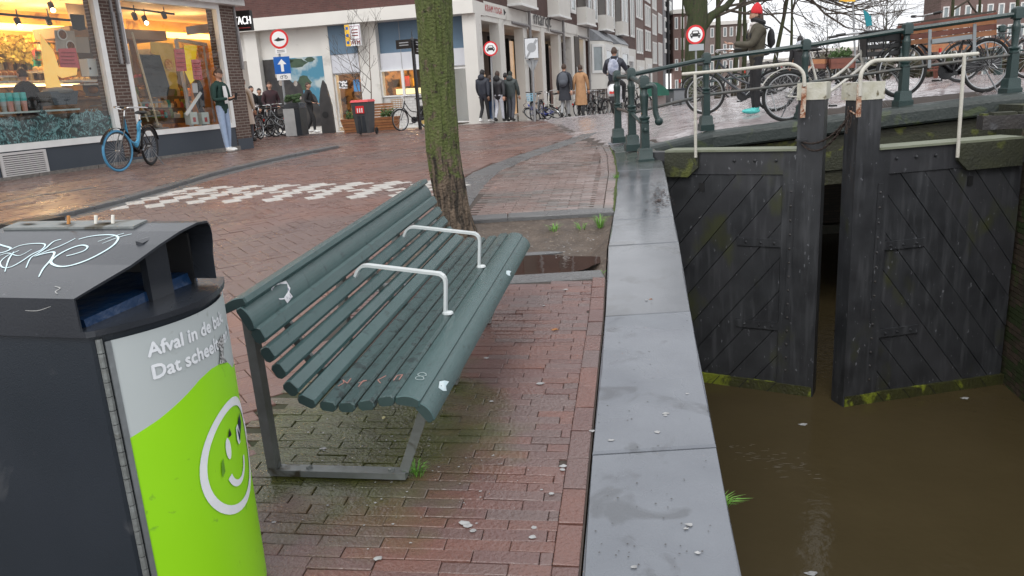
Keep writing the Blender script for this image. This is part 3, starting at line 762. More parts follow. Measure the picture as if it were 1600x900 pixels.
# small stickers
def sticker(poly, M, nm='sticker', off=.008):
    q = [pan.px(*p) for p in poly]; MB().add([panelpt(a, b, off) for a, b in q], [tuple(range(len(q)))]).build(nm, M, bn)
sticker([(361, 668), (366, 662), (370, 672), (371, 690), (366, 694), (362, 686)], m_pwhite)
sticker([(364, 672), (376, 645), (379, 660), (369, 690)], mat('sticker_navy', (.015, .02, .06), rough=.4), off=.0085)
sticker([(326, 537), (340, 522), (344, 530), (340, 556), (349, 566), (330, 568), (334, 548)], mat('torn_sticker', (.55, .55, .55), (.03, .03, .03), rough=.6, scale=150, fac=.3), off=.0085)
sticker([(343, 682), (346, 668), (350, 678), (347, 681)], m_black, 'scratch', .007)
sticker([(330, 722), (333, 715), (336, 735), (332, 745), (330.5, 738)], mat('scuff', (.15, .38, .02), (.10, .25, .02), rough=.6, scale=90), 'scratch', .007)
# rim tray
pr2 = [(-.56, -.012)]+[(0, -.012)]+[(arc(i/NA)[0]+.014, arc(i/NA)[1]) for i in range(NA+1)]+[(0, WB+.02), (-.56, WB+.02)]
MB().ext([bpt(x, y, ZR-.012) for x, y in pr2], (0, 0, .014)).build('rim', m_hood, bn)
# blue liner
MB().box((0, 0, 0), (1, 1, 1)) if False else None
mb = MB(); mb.hexa([bpt(-.5, .03, .95), bpt(-.02, .03, .95), bpt(-.02, WB-.05, .95), bpt(-.5, WB-.05, .95), bpt(-.5, .02, 1.055), bpt(-.03, .02, 1.05), bpt(-.06, WB-.02, 1.062), bpt(-.5, WB-.02, 1.065)])
mb.build('bag', mat('blue_bag', (.004, .025, .075), (.006, .035, .10), rough=.35, scale=9, fac=1, bump=.5, bscale=20), bn)
# hood: curved sheet open towards the canal
hp = [(-.012, 1.032), (-.012, 1.108), (.06, 1.125), (.15, 1.146), (.24, 1.176), (.31, 1.196), (.37, 1.207), (.42, 1.203), (.45, 1.186), (.458, 1.16), (.448, 1.135), (.43, 1.11), (.425, 1.045)]
mb = MB(); inn = []
for i, (y, z) in enumerate(hp):
    p0 = Vector(hp[max(i-1, 0)]); p1 = Vector(hp[min(i+1, len(hp)-1)]); t = (p1-p0).normalized(); nrm = Vector((t.y, -t.x)); inn.append((y+nrm.x*.006, z+nrm.y*.006))
def hx(y, z): return -.012+.05*max(0, min(1, (y)/.4))*(1-max(0, (y-.4)/.1))
n = len(hp); vs = []
for (y, z) in hp: vs.append(bpt(hx(y, z), y, z))
for (y, z) in inn: vs.append(bpt(hx(y, z), y, z))
for (y, z) in hp: vs.append(bpt(-.58, y, z))
for (y, z) in inn: vs.append(bpt(-.58, y, z))
fs = []
for i in range(n-1): fs += [(i, i+1, 2*n+i+1, 2*n+i), (n+i, 3*n+i, 3*n+i+1, n+i+1), (i, n+i, n+i+1, i+1)]
mb.add(vs, fs); hood = mb.build('hood', m_hood, bn)
mb = MB(); 
for (x_, y_) in ((-.03, .27),): mb.hexa([bpt(x_-.02, y_-.03, 1.03), bpt(x_+.0, y_-.03, 1.03), bpt(x_+.0, y_+.05, 1.03), bpt(x_-.02, y_+.05, 1.03), bpt(x_-.02, y_-.03, 1.185), bpt(x_, y_-.03, 1.18), bpt(x_, y_+.05, 1.19), bpt(x_-.02, y_+.05, 1.19)])
mb.build('bracket', m_hood, bn)
MB().obox(bpt(-.3, .42, 1.1), bx*.26, bd*.004, BZ*.07).build('back_plate', m_black, bn)
# ashtray strip on the crest and cigarette ends
mb = MB(); mb.hexa([bpt(-.56, .33, 1.200), bpt(-.13, .33, 1.200), bpt(-.13, .385, 1.209), bpt(-.56, .385, 1.209), bpt(-.56, .33, 1.206), bpt(-.13, .33, 1.206), bpt(-.13, .385, 1.214), bpt(-.56, .385, 1.214)]); mb.build('ashtray', m_steeld, hood)
for x0 in (-.5, -.37, -.24): MB().add([bpt(x0+dx*.034, .357+dy*.008, 1.2125+.0004) for dx, dy in ((-1, 0), (0, -1), (1, 0), (0, 1))], [(0, 1, 2, 3)]).build('ash_slot', m_black, hood)
for x0, c_ in ((-.36, (.45, .2, .06)), (-.215, (.7, .68, .62)), (-.27, (.7, .68, .62))):
    MB().tube([bpt(x0, .355, 1.21), bpt(x0+.003, .357, 1.232)], .0045, 8).build('cigarette_end', mat('cig%d' % int(c_[1]*10), c_, rough=.8), hood)
# graffiti, painted on the slope of the hood
gp = Plane(BO, bd, bx)
m_graf = mat('graffiti_paint', (.62, .78, .80), (.55, .7, .75), rough=.5, scale=30)
def hoodhit(px, py):
    r = ray(px, py)
    for i in range(n-1):
        a = bpt(0, *hp[i]); b2 = bpt(0, *hp[i+1]); nn = (b2-a).cross(bx).normalized()
        t = (a-CAM).dot(nn)/r.dot(nn); p = CAM+r*t; k = (p-a).dot((b2-a).normalized())
        if -.0005 <= k <= (b2-a).length+.0005 and (p-BO).dot(bx) < .05:
            return p+(nn if nn.z > 0 else -nn)*.0012, (nn if nn.z > 0 else -nn)
    return None
def stroke(mb, pts, w):
    P = []
    sm = []
    for i in range(len(pts)-1):
        p0, p1, p2, p3 = [Vector(pts[max(0, min(len(pts)-1, i+k))]) for k in (-1, 0, 1, 2)]
        for j in range(6):
            t = j/6; sm.append(.5*((2*p1)+(-p0+p2)*t+(2*p0-5*p1+4*p2-p3)*t*t+(-p0+3*p1-3*p2+p3)*t**3))
    sm.append(Vector(pts[-1]))
    for i, q in enumerate(sm):
        h = hoodhit(q.x, q.y)
        if h: P.append((h[0], h[1], w*(.55+.45*sin(pi*min(1, (i+2)/(len(sm)))))))
    vs = []; fs = []
    for i, (p, nn, ww) in enumerate(P):
        d = (P[min(i+1, len(P)-1)][0]-P[max(i-1, 0)][0]); s_ = d.cross(nn).normalized()*ww/2; vs += [p-s_, p+s_]
    for i in range(len(P)-1): fs.append((2*i, 2*i+1, 2*i+3, 2*i+2))
    mb.add(vs, fs)
Z = lambda L: [(x/5, 330+y/5) for x, y in L]
mb = MB()
stroke(mb, Z([(1030, 180), (930, 205), (800, 255)]), .003)
stroke(mb, Z([(615, 222), (700, 200), (800, 188), (890, 190), (925, 212), (890, 265), (800, 325), (680, 385), (560, 425), (470, 435), (410, 415), (405, 385), (470, 335), (560, 290), (640, 268), (685, 280), (660, 310), (590, 335), (520, 352)]), .0065)
stroke(mb, Z([(970, 175), (880, 200), (765, 240)]), .003)
stroke(mb, Z([(590, 215), (480, 270), (350, 320), (270, 355)]), .004)
stroke(mb, Z([(270, 355), (360, 330), (425, 325), (400, 380), (340, 450), (305, 515)]), .006)
stroke(mb, Z([(480, 222), (420, 240), (360, 290), (300, 330), (240, 370), (205, 445)]), .005)
stroke(mb, Z([(90, 300), (160, 270), (260, 255), (350, 260), (330, 300), (250, 340), (160, 400), (80, 440), (20, 440), (5, 400), (60, 350), (150, 310)]), .0045)
stroke(mb, Z([(-60, 240), (20, 270), (85, 292), (40, 320), (-40, 335)]), .0055)
stroke(mb, Z([(110, 320), (70, 380), (40, 475)]), .0045)
stroke(mb, Z([(-30, 360), (60, 330), (150, 350), (250, 300)]), .003)
mb.build('graffiti', m_graf, hood)
mb = MB(); stroke(mb, Z([(430, 590), (470, 605), (435, 630), (450, 650)]), .003); stroke(mb, Z([(200, 775), (300, 775), (400, 742)]), .0015)
mb.build('scratch', mat('pale_scratch', (.35, .35, .34), rough=.7), hood)

# ================================================================ TREE by the bench
def barkmat(name, c1, c2, moss, mamt=.5, sc_=10):
    M = bpy.data.materials.new(name); M.use_nodes = True; N = M.node_tree.nodes; L = M.node_tree.links; b = N['Principled BSDF']; b.inputs['Roughness'].default_value = .85
    g = N.new('ShaderNodeNewGeometry'); mp = N.new('ShaderNodeMapping'); mp.inputs['Scale'].default_value = (1, 1, .16); L.new(g.outputs['Position'], mp.inputs[0])
    n = N.new('ShaderNodeTexNoise'); n.inputs['Scale'].default_value = sc_*3; n.inputs['Detail'].default_value = 8; n.inputs['Distortion'].default_value = .6; L.new(mp.outputs[0], n.inputs['Vector'])
    r = N.new('ShaderNodeMapRange'); r.inputs[1].default_value = .38; r.inputs[2].default_value = .6; L.new(n.outputs[0], r.inputs[0])
    mx = N.new('ShaderNodeMix'); mx.data_type = 'RGBA'; L.new(r.outputs[0], mx.inputs[0]); mx.inputs[6].default_value = (*c1, 1); mx.inputs[7].default_value = (*c2, 1)
    n2 = N.new('ShaderNodeTexNoise'); n2.inputs['Scale'].default_value = 13; n2.inputs['Detail'].default_value = 9; n2.inputs['Roughness'].default_value = .75; L.new(g.outputs['Position'], n2.inputs['Vector'])
    sx = N.new('ShaderNodeSeparateXYZ'); L.new(g.outputs['Position'], sx.inputs[0])
    mz = N.new('ShaderNodeMapRange'); mz.inputs[1].default_value = .5; mz.inputs[2].default_value = 1.1; mz.inputs[3].default_value = -.22; mz.inputs[4].default_value = .06; L.new(sx.outputs[2], mz.inputs[0])
    ad = N.new('ShaderNodeMath'); ad.operation = 'ADD'; L.new(n2.outputs[0], ad.inputs[0]); L.new(mz.outputs[0], ad.inputs[1])
    r2 = N.new('ShaderNodeMapRange'); r2.inputs[1].default_value = .62-.3*mamt; r2.inputs[2].default_value = .70-.3*mamt; r2.inputs[4].default_value = .85; L.new(ad.outputs[0], r2.inputs[0])
    n3 = N.new('ShaderNodeTexNoise'); n3.inputs['Scale'].default_value = 50; n3.inputs['Detail'].default_value = 6; L.new(g.outputs['Position'], n3.inputs['Vector'])
    m3 = N.new('ShaderNodeMix'); m3.data_type = 'RGBA'; L.new(n3.outputs[0], m3.inputs[0]); m3.inputs[6].default_value = (*[c*.4 for c in moss], 1); m3.inputs[7].default_value = (*[c*1.7 for c in moss], 1)
    m2 = N.new('ShaderNodeMix'); m2.data_type = 'RGBA'; L.new(r2.outputs[0], m2.inputs[0]); L.new(mx.outputs[2], m2.inputs[6]); L.new(m3.outputs[2], m2.inputs[7]); L.new(m2.outputs[2], b.inputs['Base Color'])
    sm = N.new('ShaderNodeMath'); sm.operation = 'ADD'; L.new(n.outputs[0], sm.inputs[0]); L.new(n3.outputs[0], sm.inputs[1])
    bpn = N.new('ShaderNodeBump'); bpn.inputs['Strength'].default_value = 1; bpn.inputs['Distance'].default_value = .03; L.new(sm.outputs[0], bpn.inputs['Height']); L.new(bpn.outputs[0], b.inputs['Normal'])
    MATS[name] = M; return M
m_bark = barkmat('mossy_bark', (.022, .017, .012), (.15, .11, .078), (.085, .112, .026), .60)
def trunk(mb, pts, rs, n=48, amp=.06, freq=7, grooves=14):
    vs = []; fs = []; L = []; K = 90
    tot = len(pts)-1
    for k in range(K+1):
        t = k/K*tot; i = min(int(t), tot-1); u = t-i; p = Vector(pts[i]).lerp(Vector(pts[i+1]), u); r = rs[i]+(rs[i+1]-rs[i])*u
        for j in range(n):
            a = 2*pi*j/n; h = mnoise.noise(Vector((cos(a)*grooves*.5, sin(a)*grooves*.5, p.z*1.6)))*amp+mnoise.noise(Vector((cos(a)*grooves*1.3, sin(a)*grooves*1.3, p.z*5)))*amp*.6
            flare = 0
            vs.append(p+Vector((cos(a), sin(a), 0))*r*(1+h))
    for k in range(K):
        for j in range(n): fs.append((k*n+j, k*n+(j+1) % n, (k+1)*n+(j+1) % n, (k+1)*n+j))
    mb.add(vs, fs)
tb = Vector((-.44, 6.62, .24)); tr = thing('street_tree', 'mossy tree trunk growing from the sunken pit behind the bench', 'tree', tb)
c1 = at(692, 240, 6.62); c2 = at(683, 110, 6.62); c3 = at(677, 0, 6.6); dz = (c3-c2).normalized()
mb = MB(); trunk(mb, [tb+Vector((.02, 0, -.1)), tb+Vector((-.01, 0, .12)), c1*.4+tb*.6+Vector((0, 0, .0)), c1, c2, c3, c3+dz*1.2, c3+dz*2.4], [.200, .160, .140, .134, .138, .146, .150, .14], amp=.12, n=64)
mb.build('trunk', m_bark, tr, smooth=True)
top = c3+dz*2.3
m_twig = mat('twig', (.05, .04, .03), (.08, .065, .05), rough=.9, scale=8)
def branch(mb, p, d, r, L, depth, rnd, n=6, up=.25):
    pts = [p]; rs = [r]; q = p
    seg = 3
    for k in range(seg):
        d = (d+Vector((rnd.uniform(-.25, .25), rnd.uniform(-.25, .25), rnd.uniform(-.12, .2)+up*.3))).normalized(); q = q+d*L/seg; pts.append(q); rs.append(r*(1-.45*(k+1)/seg))
    mb.tube(pts, rs, n if r > .03 else 4 if r > .012 else 3, caps=False)
    if depth <= 0: return
    for k in range(3 if depth > 1 else 4):
        i = rnd.choice([1, 2, 3, 3]) if k else 3
        nd = (d+Vector((rnd.uniform(-.9, .9), rnd.uniform(-.9, .9), rnd.uniform(-.3, .6)))).normalized()
        branch(mb, pts[i], nd, rs[i]*.72, L*.74, depth-1, rnd, n, up)
rnd = random.Random(4); mb = MB()
for k in range(5): a = 2*pi*k/5+.4; branch(mb, top, Vector((cos(a)*.8, sin(a)*.8, 1)).normalized(), .09, 1.6, 3, rnd)
mb.build('crown', m_twig, tr)
# ================================================================ LOCK GATES
def woodmat(name, c1, c2, moss, light, rough=.5, zs=.12, t_=.60, lt=.68):
    M = mat(name, c1, c2, rough=rough, wet=.14, scale=4); N = M.node_tree.nodes; L = M.node_tree.links; b = N['Principled BSDF']; src = b.inputs['Base Color'].links[0].from_socket
    g = N.new('ShaderNodeNewGeometry')
    def nz(scl, mp_, det=7):
        m_ = N.new('ShaderNodeMapping'); m_.inputs['Scale'].default_value = mp_; L.new(g.outputs['Position'], m_.inputs[0]); n = N.new('ShaderNodeTexNoise'); n.inputs['Scale'].default_value = scl; n.inputs['Detail'].default_value = det; L.new(m_.outputs[0], n.inputs['Vector']); return n
    def mixin(src, n, a, c_, col, amt):
        r = N.new('ShaderNodeMapRange'); r.inputs[1].default_value = a; r.inputs[2].default_value = c_; r.inputs[4].default_value = amt; L.new(n.outputs[0], r.inputs[0]); mx = N.new('ShaderNodeMix'); mx.data_type = 'RGBA'; L.new(r.outputs[0], mx.inputs[0]); L.new(src, mx.inputs[6]); mx.inputs[7].default_value = (*col, 1); return mx.outputs[2]
    streak = nz(14, (1, 1, zs)); s1 = mixin(src, streak, .52, .72, light, .55); s2 = mixin(s1, nz(2.3, (1, 1, .6)), t_, t_+.1, moss, .7); s3 = mixin(s2, nz(26, (1, 1, .5), 3), lt, lt+.04, tuple(c*2.6 for c in light), .6)
    L.new(s3, b.inputs['Base Color']); bp = N.new('ShaderNodeBump'); bp.inputs['Strength'].default_value = .35; bp.inputs['Distance'].default_value = .008; L.new(nz(30, (1, 1, .08)).outputs[0], bp.inputs['Height']); L.new(bp.outputs[0], b.inputs['Normal']); return M
m_gate = woodmat('tarred_wood', (.036, .038, .042), (.022, .023, .026), (.042, .045, .020), (.075, .078, .085))
m_gate2 = woodmat('tarred_wood_b', (.030, .031, .034), (.040, .041, .046), (.050, .055, .020), (.070, .072, .078), t_=.55)
m_gatem = mat('mossy_wood', (.026, .028, .020), (.038, .041, .020), rough=.75, scale=5, fac=1, bump=.7, bscale=30, c3=(.085, .095, .02), s3=3.2, t3=.58)
m_post = mat('pile_wood', (.050, .044, .040), (.034, .032, .034), rough=.6, scale=6, fac=1, bump=.5, bscale=30, c3=(.075, .075, .08), s3=5, t3=.6)
m_pcap = mat('pile_cap_paint', (.62, .61, .55), (.40, .38, .28), rough=.55, scale=9, fac=1, bump=.3, c3=(.12, .10, .05), s3=8, t3=.6)
m_rail = mat('white_railing_paint', (.58, .56, .50), (.46, .44, .38), rough=.5, scale=10, fac=1, bump=.3, bscale=60, c3=(.25, .09, .03), s3=14, t3=.66)
m_rust = mat('rusty_paint', (.55, .50, .42), (.35, .14, .06), rough=.65, scale=13, fac=.5, bump=.5, bscale=60, c3=(.20, .06, .02), s3=17, t3=.52)
m_chain = mat('rusty_chain', (.05, .032, .025), (.025, .02, .018), rough=.7, metal=.3, scale=40, fac=1)
m_wline = mat('waterline_moss', (.030, .028, .014), (.05, .055, .014), rough=.45, scale=6, fac=1, bump=.8, bscale=30, c3=(.17, .20, .02), s3=4, t3=.54)
m_edge = mat('walkway_edge', (.22, .235, .18), (.14, .155, .10), rough=.6, scale=5, fac=1)
m_rivet = mat('rivet_iron', (.06, .06, .065), (.04, .035, .03), rough=.5, scale=20)
def lerp2(a, b, t): return a+(b-a)*t
ZT = .59
def gate(name, label, apex, hinge, sgn, zpile, pcx):
    """leaf from apex (mitre) to hinge; sgn -1 left leaf, +1 right leaf"""
    A = Vector((*apex, 0)); Hh = Vector((*hinge, 0)); L = (Hh-A).length; d = (Hh-A)/L
    t = thing(name, label, 'lock gate', (apex[0], apex[1], W0))
    pl = Plane(A, d, (0, -1))
    zb, zt_ = W0-.25, ZT-.0
    # backing leaf, then mitre post (stile), top rail, hinge stile, planks
    MB().pbox(pl, .0, L, zb, ZT-.34, -.2, -.045).build('backing', m_gate2, t)
    st = .30
    MB().pbox(pl, -.02, .27, zb, zpile, -.21, .03).build('mitre_post', m_gate, t)
    MB().pbox(pl, -.035, .285, zpile-.17, zpile+.02, -.275, .042).build('post_cap', m_pcap, t)
    MB().pbox(pl, .27, .42, zb, ZT-.02, -.1, .022).build('stile', m_gate, t)
    MB().pbox(pl, .42, L, ZT-.30, ZT-.02, -.2, .015).build('top_rail', m_gate2, t)
    # moss covered walkway board with bevelled end towards the hinge
    za, zb2 = ZT-.02, ZT-.33
    sE = pl.px(1041 if sgn < 0 else 1592, 236)[0]; a0, a1 = pl.px(1093 if sgn < 0 else 1492, 240)[0], sE
    ext_ = [pl.P(a1, za, .02), pl.P(a0+.0, za, .02), pl.P(a0+.0, zb2+.12, .02), pl.P(a0+.13, zb2, .02), pl.P(a1, zb2, .02)]
    MB().ext(ext_, pl.n*.05).build('bracket_board', m_gatem, t)
    MB().pbox(pl, .27, sE, ZT-.02, ZT+.006, -.30, .05).build('walkway', m_edge, t)
    # diagonal planks
    w = .262; S0, S1, T0, T1 = .425, L-.02, W0-.22, ZT-.305
    dirv = (1, -1.25) if sgn > 0 else (1, -1.25)
    k = math.hypot(*dirv); dx, dy = dirv[0]/k, dirv[1]/k; nx, ny = -dy, dx
    if nx < 0: nx, ny = -nx, -ny
    lo = min(nx*s+ny*z for s in (S0, S1) for z in (T0, T1)); hi = max(nx*s+ny*z for s in (S0, S1) for z in (T0, T1)); q = lo-.1
    while q < hi:
        ww = w*random.uniform(.9, 1.1); poly = [(S0, T0), (S1, T0), (S1, T1), (S0, T1)]
        poly = clip(poly, (nx, ny), q+ww-.004); poly = clip(poly, (-nx, -ny), -(q+.004)); q += ww
        if len(poly) < 3: continue
        o0 = random.uniform(-.004, .004)
        MB().ext([pl.P(s, z, -.045) for s, z in poly], pl.n*(.045+o0)).build('plank', random.choice([m_gate, m_gate, m_gate2]), t)
    # waterline band with moss
    MB().pbox(pl, .0, L, W0-.2, W0+.13, -.22, .038).build('waterline_band', m_wline, t)
    for s in [.42+.36*i for i in range(6)]:
        if s < L: MB().ext([pl.P(s, W0+.13, .0385), pl.P(s+.012, W0+.13, .0385), pl.P(s+.20, W0-.1, .0385), pl.P(s+.188, W0-.1, .0385)], pl.n*.002).build('groove', m_black, t)
    # iron straps and rivets
    for z in (-.55, -1.62):
        MB().pbox(pl, .30, .95, z-.05, z+.05, 0, .020).build('strap', m_gate, t)
        for s in (.5, .66, .84): MB().ell(pl.P(s, z, .022), .017, 6, 4).build('rivet', m_gate, t)
    z = ZT-.5
    MB().pbox(pl, .285, .345, -1.5, ZT-.4, .018, .03).build('strap', m_gate, t)
    while z > W0+.3:
        MB().ell(pl.P(.315, z, .03), .015, 6, 4).build('rivet', m_rivet, t); z -= .175
    for s in (.5, .75, 1.0): MB().ell(pl.P(s, ZT-.13, .02), .022, 6, 4).build('rivet', m_gate, t)
    MB().pbox(pl, L*.66, L*.66+.07, ZT-.52, ZT-.41, -.01, .012).build('peep_hole', m_black, t)
    return t, pl, L
AL, HL = (3.69, 9.07), (1.90, 10.13)
AR, HR = (3.94, 8.72), (6.12, 9.12)
gl, plL, LL = gate('lock_gate', 'left leaf of the black wooden lock gate, beside the coping slabs', AL, HL, -1, 1.32, 0)
gr, plR, LR = gate('lock_gate', 'right leaf of the black wooden lock gate, beside the mossy brick wall', AR, HR, 1, 1.30, 0)
for g_ in (gl, gr): g_['group'] = 'leaves of the canal lock gate'
# railings on the leaves
def path_rail(t, pl, pts_top, foot, endx, zlow, lab):
    pass
def pp3(pl, off, *ps): return [pl.P(*pl.px(x, y, off), off) for x, y in ps]
rl = thing('gate_railing', 'short white painted handrail on the left lock gate leaf', 'handrail', plL.P(.2, ZT), group='white handrails on the lock gates')
top = pp3(plL, .10, (1066, 116), (1150, 109), (1238, 99), (1256, 112), (1257, 135))
MB().tube(rpath(top, .07), .021, 10).build('top_rail', m_rail, rl, smooth=True)
e = pp3(plL, .10, (1257, 133), (1254, 184)); MB().bar(e[0], e[1], .055, .012, up=plL.n).build('flat_end', m_rust, rl)
f = pp3(plL, .10, (1086, 114), (1087, 246)); MB().tube(f, .019, 10).build('post', m_rail, rl, smooth=True)
rr = thing('gate_railing', 'longer white handrail with rust streaks on the right lock gate leaf', 'handrail', plR.P(.2, ZT), group='white handrails on the lock gates')
top = pp3(plR, .10, (1343, 150), (1345, 112), (1362, 95), (1440, 91), (1528, 84))
MB().tube(rpath(top, .07), .022, 10).build('top_rail', m_rail, rr, smooth=True)
e = pp3(plR, .10, (1343, 132), (1341, 183)); MB().bar(e[0], e[1], .055, .012, up=plR.n).build('flat_end', m_rust, rr)
f = pp3(plR, .12, (1507, 86), (1496, 246)); MB().tube(f, .020, 10).build('post', m_rail, rr, smooth=True)
# chain between the posts
ch = thing('chain', 'rusty chain hanging between the two white capped gate posts', 'chain', plL.P(.05, 1.0, .05))
a1 = plL.P(*plL.px(1256, 224, .05), .06); b1 = plR.P(*plR.px(1330, 176, .05), .06)
def links(mb, a, b, sag, n):
    P = [a.lerp(b, i/n)+Vector((0, 0, -sag*4*(i/n)*(1-i/n))) for i in range(n+1)]
    for i, (p, q) in enumerate(zip(P, P[1:])):
        c = (p+q)/2; d = (q-p).normalized(); sd = d.cross(Vector((0, 1, 0))).normalized() if i % 2 else Vector((0, 1, 0)); h = (q-p).length*.68; w_ = h*.45
        mb.tube([c-d*h*.6+sd*w_*.6, c-d*h+sd*0, c-d*h*.6-sd*w_*.6, c+d*h*.6-sd*w_*.6, c+d*h, c+d*h*.6+sd*w_*.6, c-d*h*.6+sd*w_*.6], .0085, 5, caps=False)
mb = MB(); links(mb, a1+Vector((-.02, 0, .02)), b1, .13, 22); mb.build('strand', m_chain, ch, kind='stuff')
mb = MB(); links(mb, a1+Vector((-.02, 0, -.01)), b1+Vector((-.03, 0, -.02)), .20, 22); mb.build('strand', m_chain, ch, kind='stuff')
mb = MB(); links(mb, b1+Vector((-.04, .0, .06)), b1+Vector((-.05, 0, -.22)), .0, 8); links(mb, b1+Vector((0, 0, .05)), b1+Vector((-.02, 0, -.16)), .03, 6); mb.build('loop', m_chain, ch, kind='stuff')
MB().bar(a1+Vector((-.09, 0, .04)), a1+Vector((.03, 0, .03)), .05, .02).build('staple', m_gate, ch)
MB().bar(b1+Vector((-.02, 0, .02)), b1+Vector((.08, 0, -.05)), .03, .015).build('hook', m_rust, ch)

# ================================================================ BRIDGE girder, kerb beam and railing
m_bgreen = mat('bridge_green', (.013, .032, .031), (.020, .042, .040), rough=.38, wet=.1, scale=10, fac=1, bump=.2, bscale=60, c3=(.010, .020, .018), s3=12, t3=.63)
m_beam = mat('bridge_beam', (.040, .050, .047), (.026, .034, .032), rough=.5, wet=.16, scale=4, fac=1, bump=.35, bscale=25, c3=(.055, .072, .035), s3=3.5, t3=.56)
m_gird = mat('bridge_girder', (.036, .036, .018), (.020, .020, .012), rough=.6, scale=3, fac=1, bump=.5, bscale=20, c3=(.13, .14, .02), s3=3.4, t3=.585)
br = thing('bridge', 'dark green mossy canal bridge edge behind the lock gates', 'bridge', (4, 12, .2))
xs = fr(1.95, 12, 40)
def lane(offy, z): return [Vector((x, be(x)+offy, gz(x, be(x)+.02)+z)) for x in xs]
prof = [(.06, .03), (-.04, .032), (-.11, .015), (-.145, -.02), (-.155, -.06), (-.155, -.21), (-.13, -.24), (.06, -.24)]
mb = MB(); vs = []; n = len(prof)
for x in xs:
    for (o_, z) in prof: vs.append((x, be(x)+o_, gz(x, be(x)+.02)+z))
fs = [(i*n+j, i*n+(j+1) % n, (i+1)*n+(j+1) % n, (i+1)*n+j) for i in range(len(xs)-1) for j in range(n)]
mb.add(vs, fs); mb.build('edge_beam', m_beam, br)
mb = MB(); vs = []
for x in xs:
    for (o_, z) in [(-.03, -.27), (-.03, -1.0), (.3, -1.0), (.3, -.27)]: vs.append((x, be(x)+o_, gz(x, be(x)+.02)+z))
fs = [(i*4+j, i*4+(j+1) % 4, (i+1)*4+(j+1) % 4, (i+1)*4+j) for i in range(len(xs)-1) for j in range(4)]
mb.add(vs, fs); mb.build('girder', m_gird, br)
# timbers along the girder at the right, with bolts
for x0, x1, z0, z1, o_ in ((2.3, 4.1, -.62, -.42, -.10), (5.4, 9, -.58, -.38, -.10), (4.3, 5.2, -.78, -.5, -.08)):
    mb = MB(); vs = []
    q = fr(x0, x1, 6)
    for x in q:
        for (oo, z) in [(o_, z0), (o_, z1), (-.02, z1), (-.02, z0)]: vs.append((x, be(x)+oo, gz(x, be(x)+.02)+z))
    fs = [(i*4+j, i*4+(j+1) % 4, (i+1)*4+(j+1) % 4, (i+1)*4+j) for i in range(6) for j in range(4)]+[(0, 1, 2, 3), (24, 25, 26, 27)]
    mb.add(vs, fs); mb.build('timber', m_gatem, br)
# stone corbels at the far right
cb = thing('stone_block', 'dark stone corbel under the bridge edge at the far right', 'stone block', at(1568, 195, 9.9))
c = at(1566, 190, 9.9); MB().obox(c, (.25, -.06, 0), (.03, .12, 0), (0, 0, .085)).build('block', m_post, cb)
MB().obox(c+Vector((0, 0, .10)), (.13, -.03, 0), (.02, .09, 0), (0, 0, .02)).build('cap', m_gatem, cb)
for s in (-.21, .2): MB().obox(c+Vector((s, -.06*s/.25, .095)), (.03, 0, 0), (0, .05, 0), (0, 0, .015)).build('stud', m_gatem, cb)
rq = thing('pier', 'dark mossy masonry pier behind the right lock gate', 'pier', (7, 10.4, -2.5))
MB().hexa([(6.35, 9.75, -3), (12, 8.6, -3), (12, 10.2, -3), (6.35, 10.7, -3), (6.35, 9.75, .35), (12, 8.6, .35), (12, 10.2, .35), (6.35, 10.7, .35)]).build('block', m_gird, rq)
MB().hexa([(6.75, 10.15, .35), (12, 8.8, .35), (12, 10.1, .35), (6.75, 10.7, .35), (6.75, 10.2, .88), (12, 8.85, .88), (12, 10.1, .88), (6.75, 10.7, .88)]).build('upper_block', m_gatem, rq)

def rail_post(parent, p, h, variant=0):
    mb = MB(); s = .088
    mb.lathe(p+Vector((0, 0, -.03)), [(.115, 0), (.115, .09), (.095, .11), (.085, .22), (.075, .235), (.068, .25)], 4, sq=True) if False else None
    def sq(prof, M=m_bgreen): 
        mb.lathe(p, prof, 4)
    A4 = [(r*.96, z) for r, z in [(.11, -.04), (.11, .05), (.092, .07), (.088, .17), (.072, .19)]]
    mb.lathe(p, A4, 4, sq=True)
    mb.lathe(p, [(.054, .19), (.050, h*.46)], 4, sq=True)
    mb.lathe(p, [(.05, h*.46), (.066, h*.465), (.066, h*.485), (.054, h*.495), (.068, h*.51), (.068, h*.525), (.046, h*.54), (.042, h*.56), (.050, h*.68), (.058, h*.76), (.058, h*.785), (.044, h*.80), (.042, h*.84), (.06, h*.86)], 12)
    mb.lathe(p, [(.058, h*.86), (.058, h*.965), (.045, h*.985), (.02, h)], 4, sq=True)
    return mb.build('post', m_bgreen, parent, smooth=True)
def basept(px, py, Y): return at(px, py, Y)
brl = thing('bridge_railing', 'dark green cast iron railing along the canal bridge edge', 'railing', (4.5, 12, .8))
posts = [at(988, 231, 11.45), at(1103, 200, 12.25), at(1255, 183, 11.9), at(1410, 163, 11.45), at(1578, 144, 11.0)]
nxt = posts[-1]*2-posts[-2]; nxt.z = posts[-1].z+.05; posts.append(nxt); tops = []
for p in posts: rail_post(brl, p, 1.13); tops.append(p)
for a, b in zip(posts, posts[1:]):
    MB().tube([a+Vector((0, 0, 1.03)), b+Vector((0, 0, 1.03))], .034, 8).build('rail', m_bgreen, brl, smooth=True)
    MB().tube([a+Vector((0, 0, .50)), b+Vector((0, 0, .50))], .023, 8).build('rail', mat('rail_worn', (.05, .06, .06), (.09, .08, .07), rough=.5, scale=9), brl, smooth=True)
qr = thing('quay_railing', 'short run of three green iron posts ending on the coping by the lock', 'railing', (1.87, 11.4, .5))
q0, q1_, q2_ = at(1008, 254, 10.15), posts[0], at(966, 219, 12.8)
rail_post(qr, q0, 1.10); rail_post(qr, q2_, 1.10)
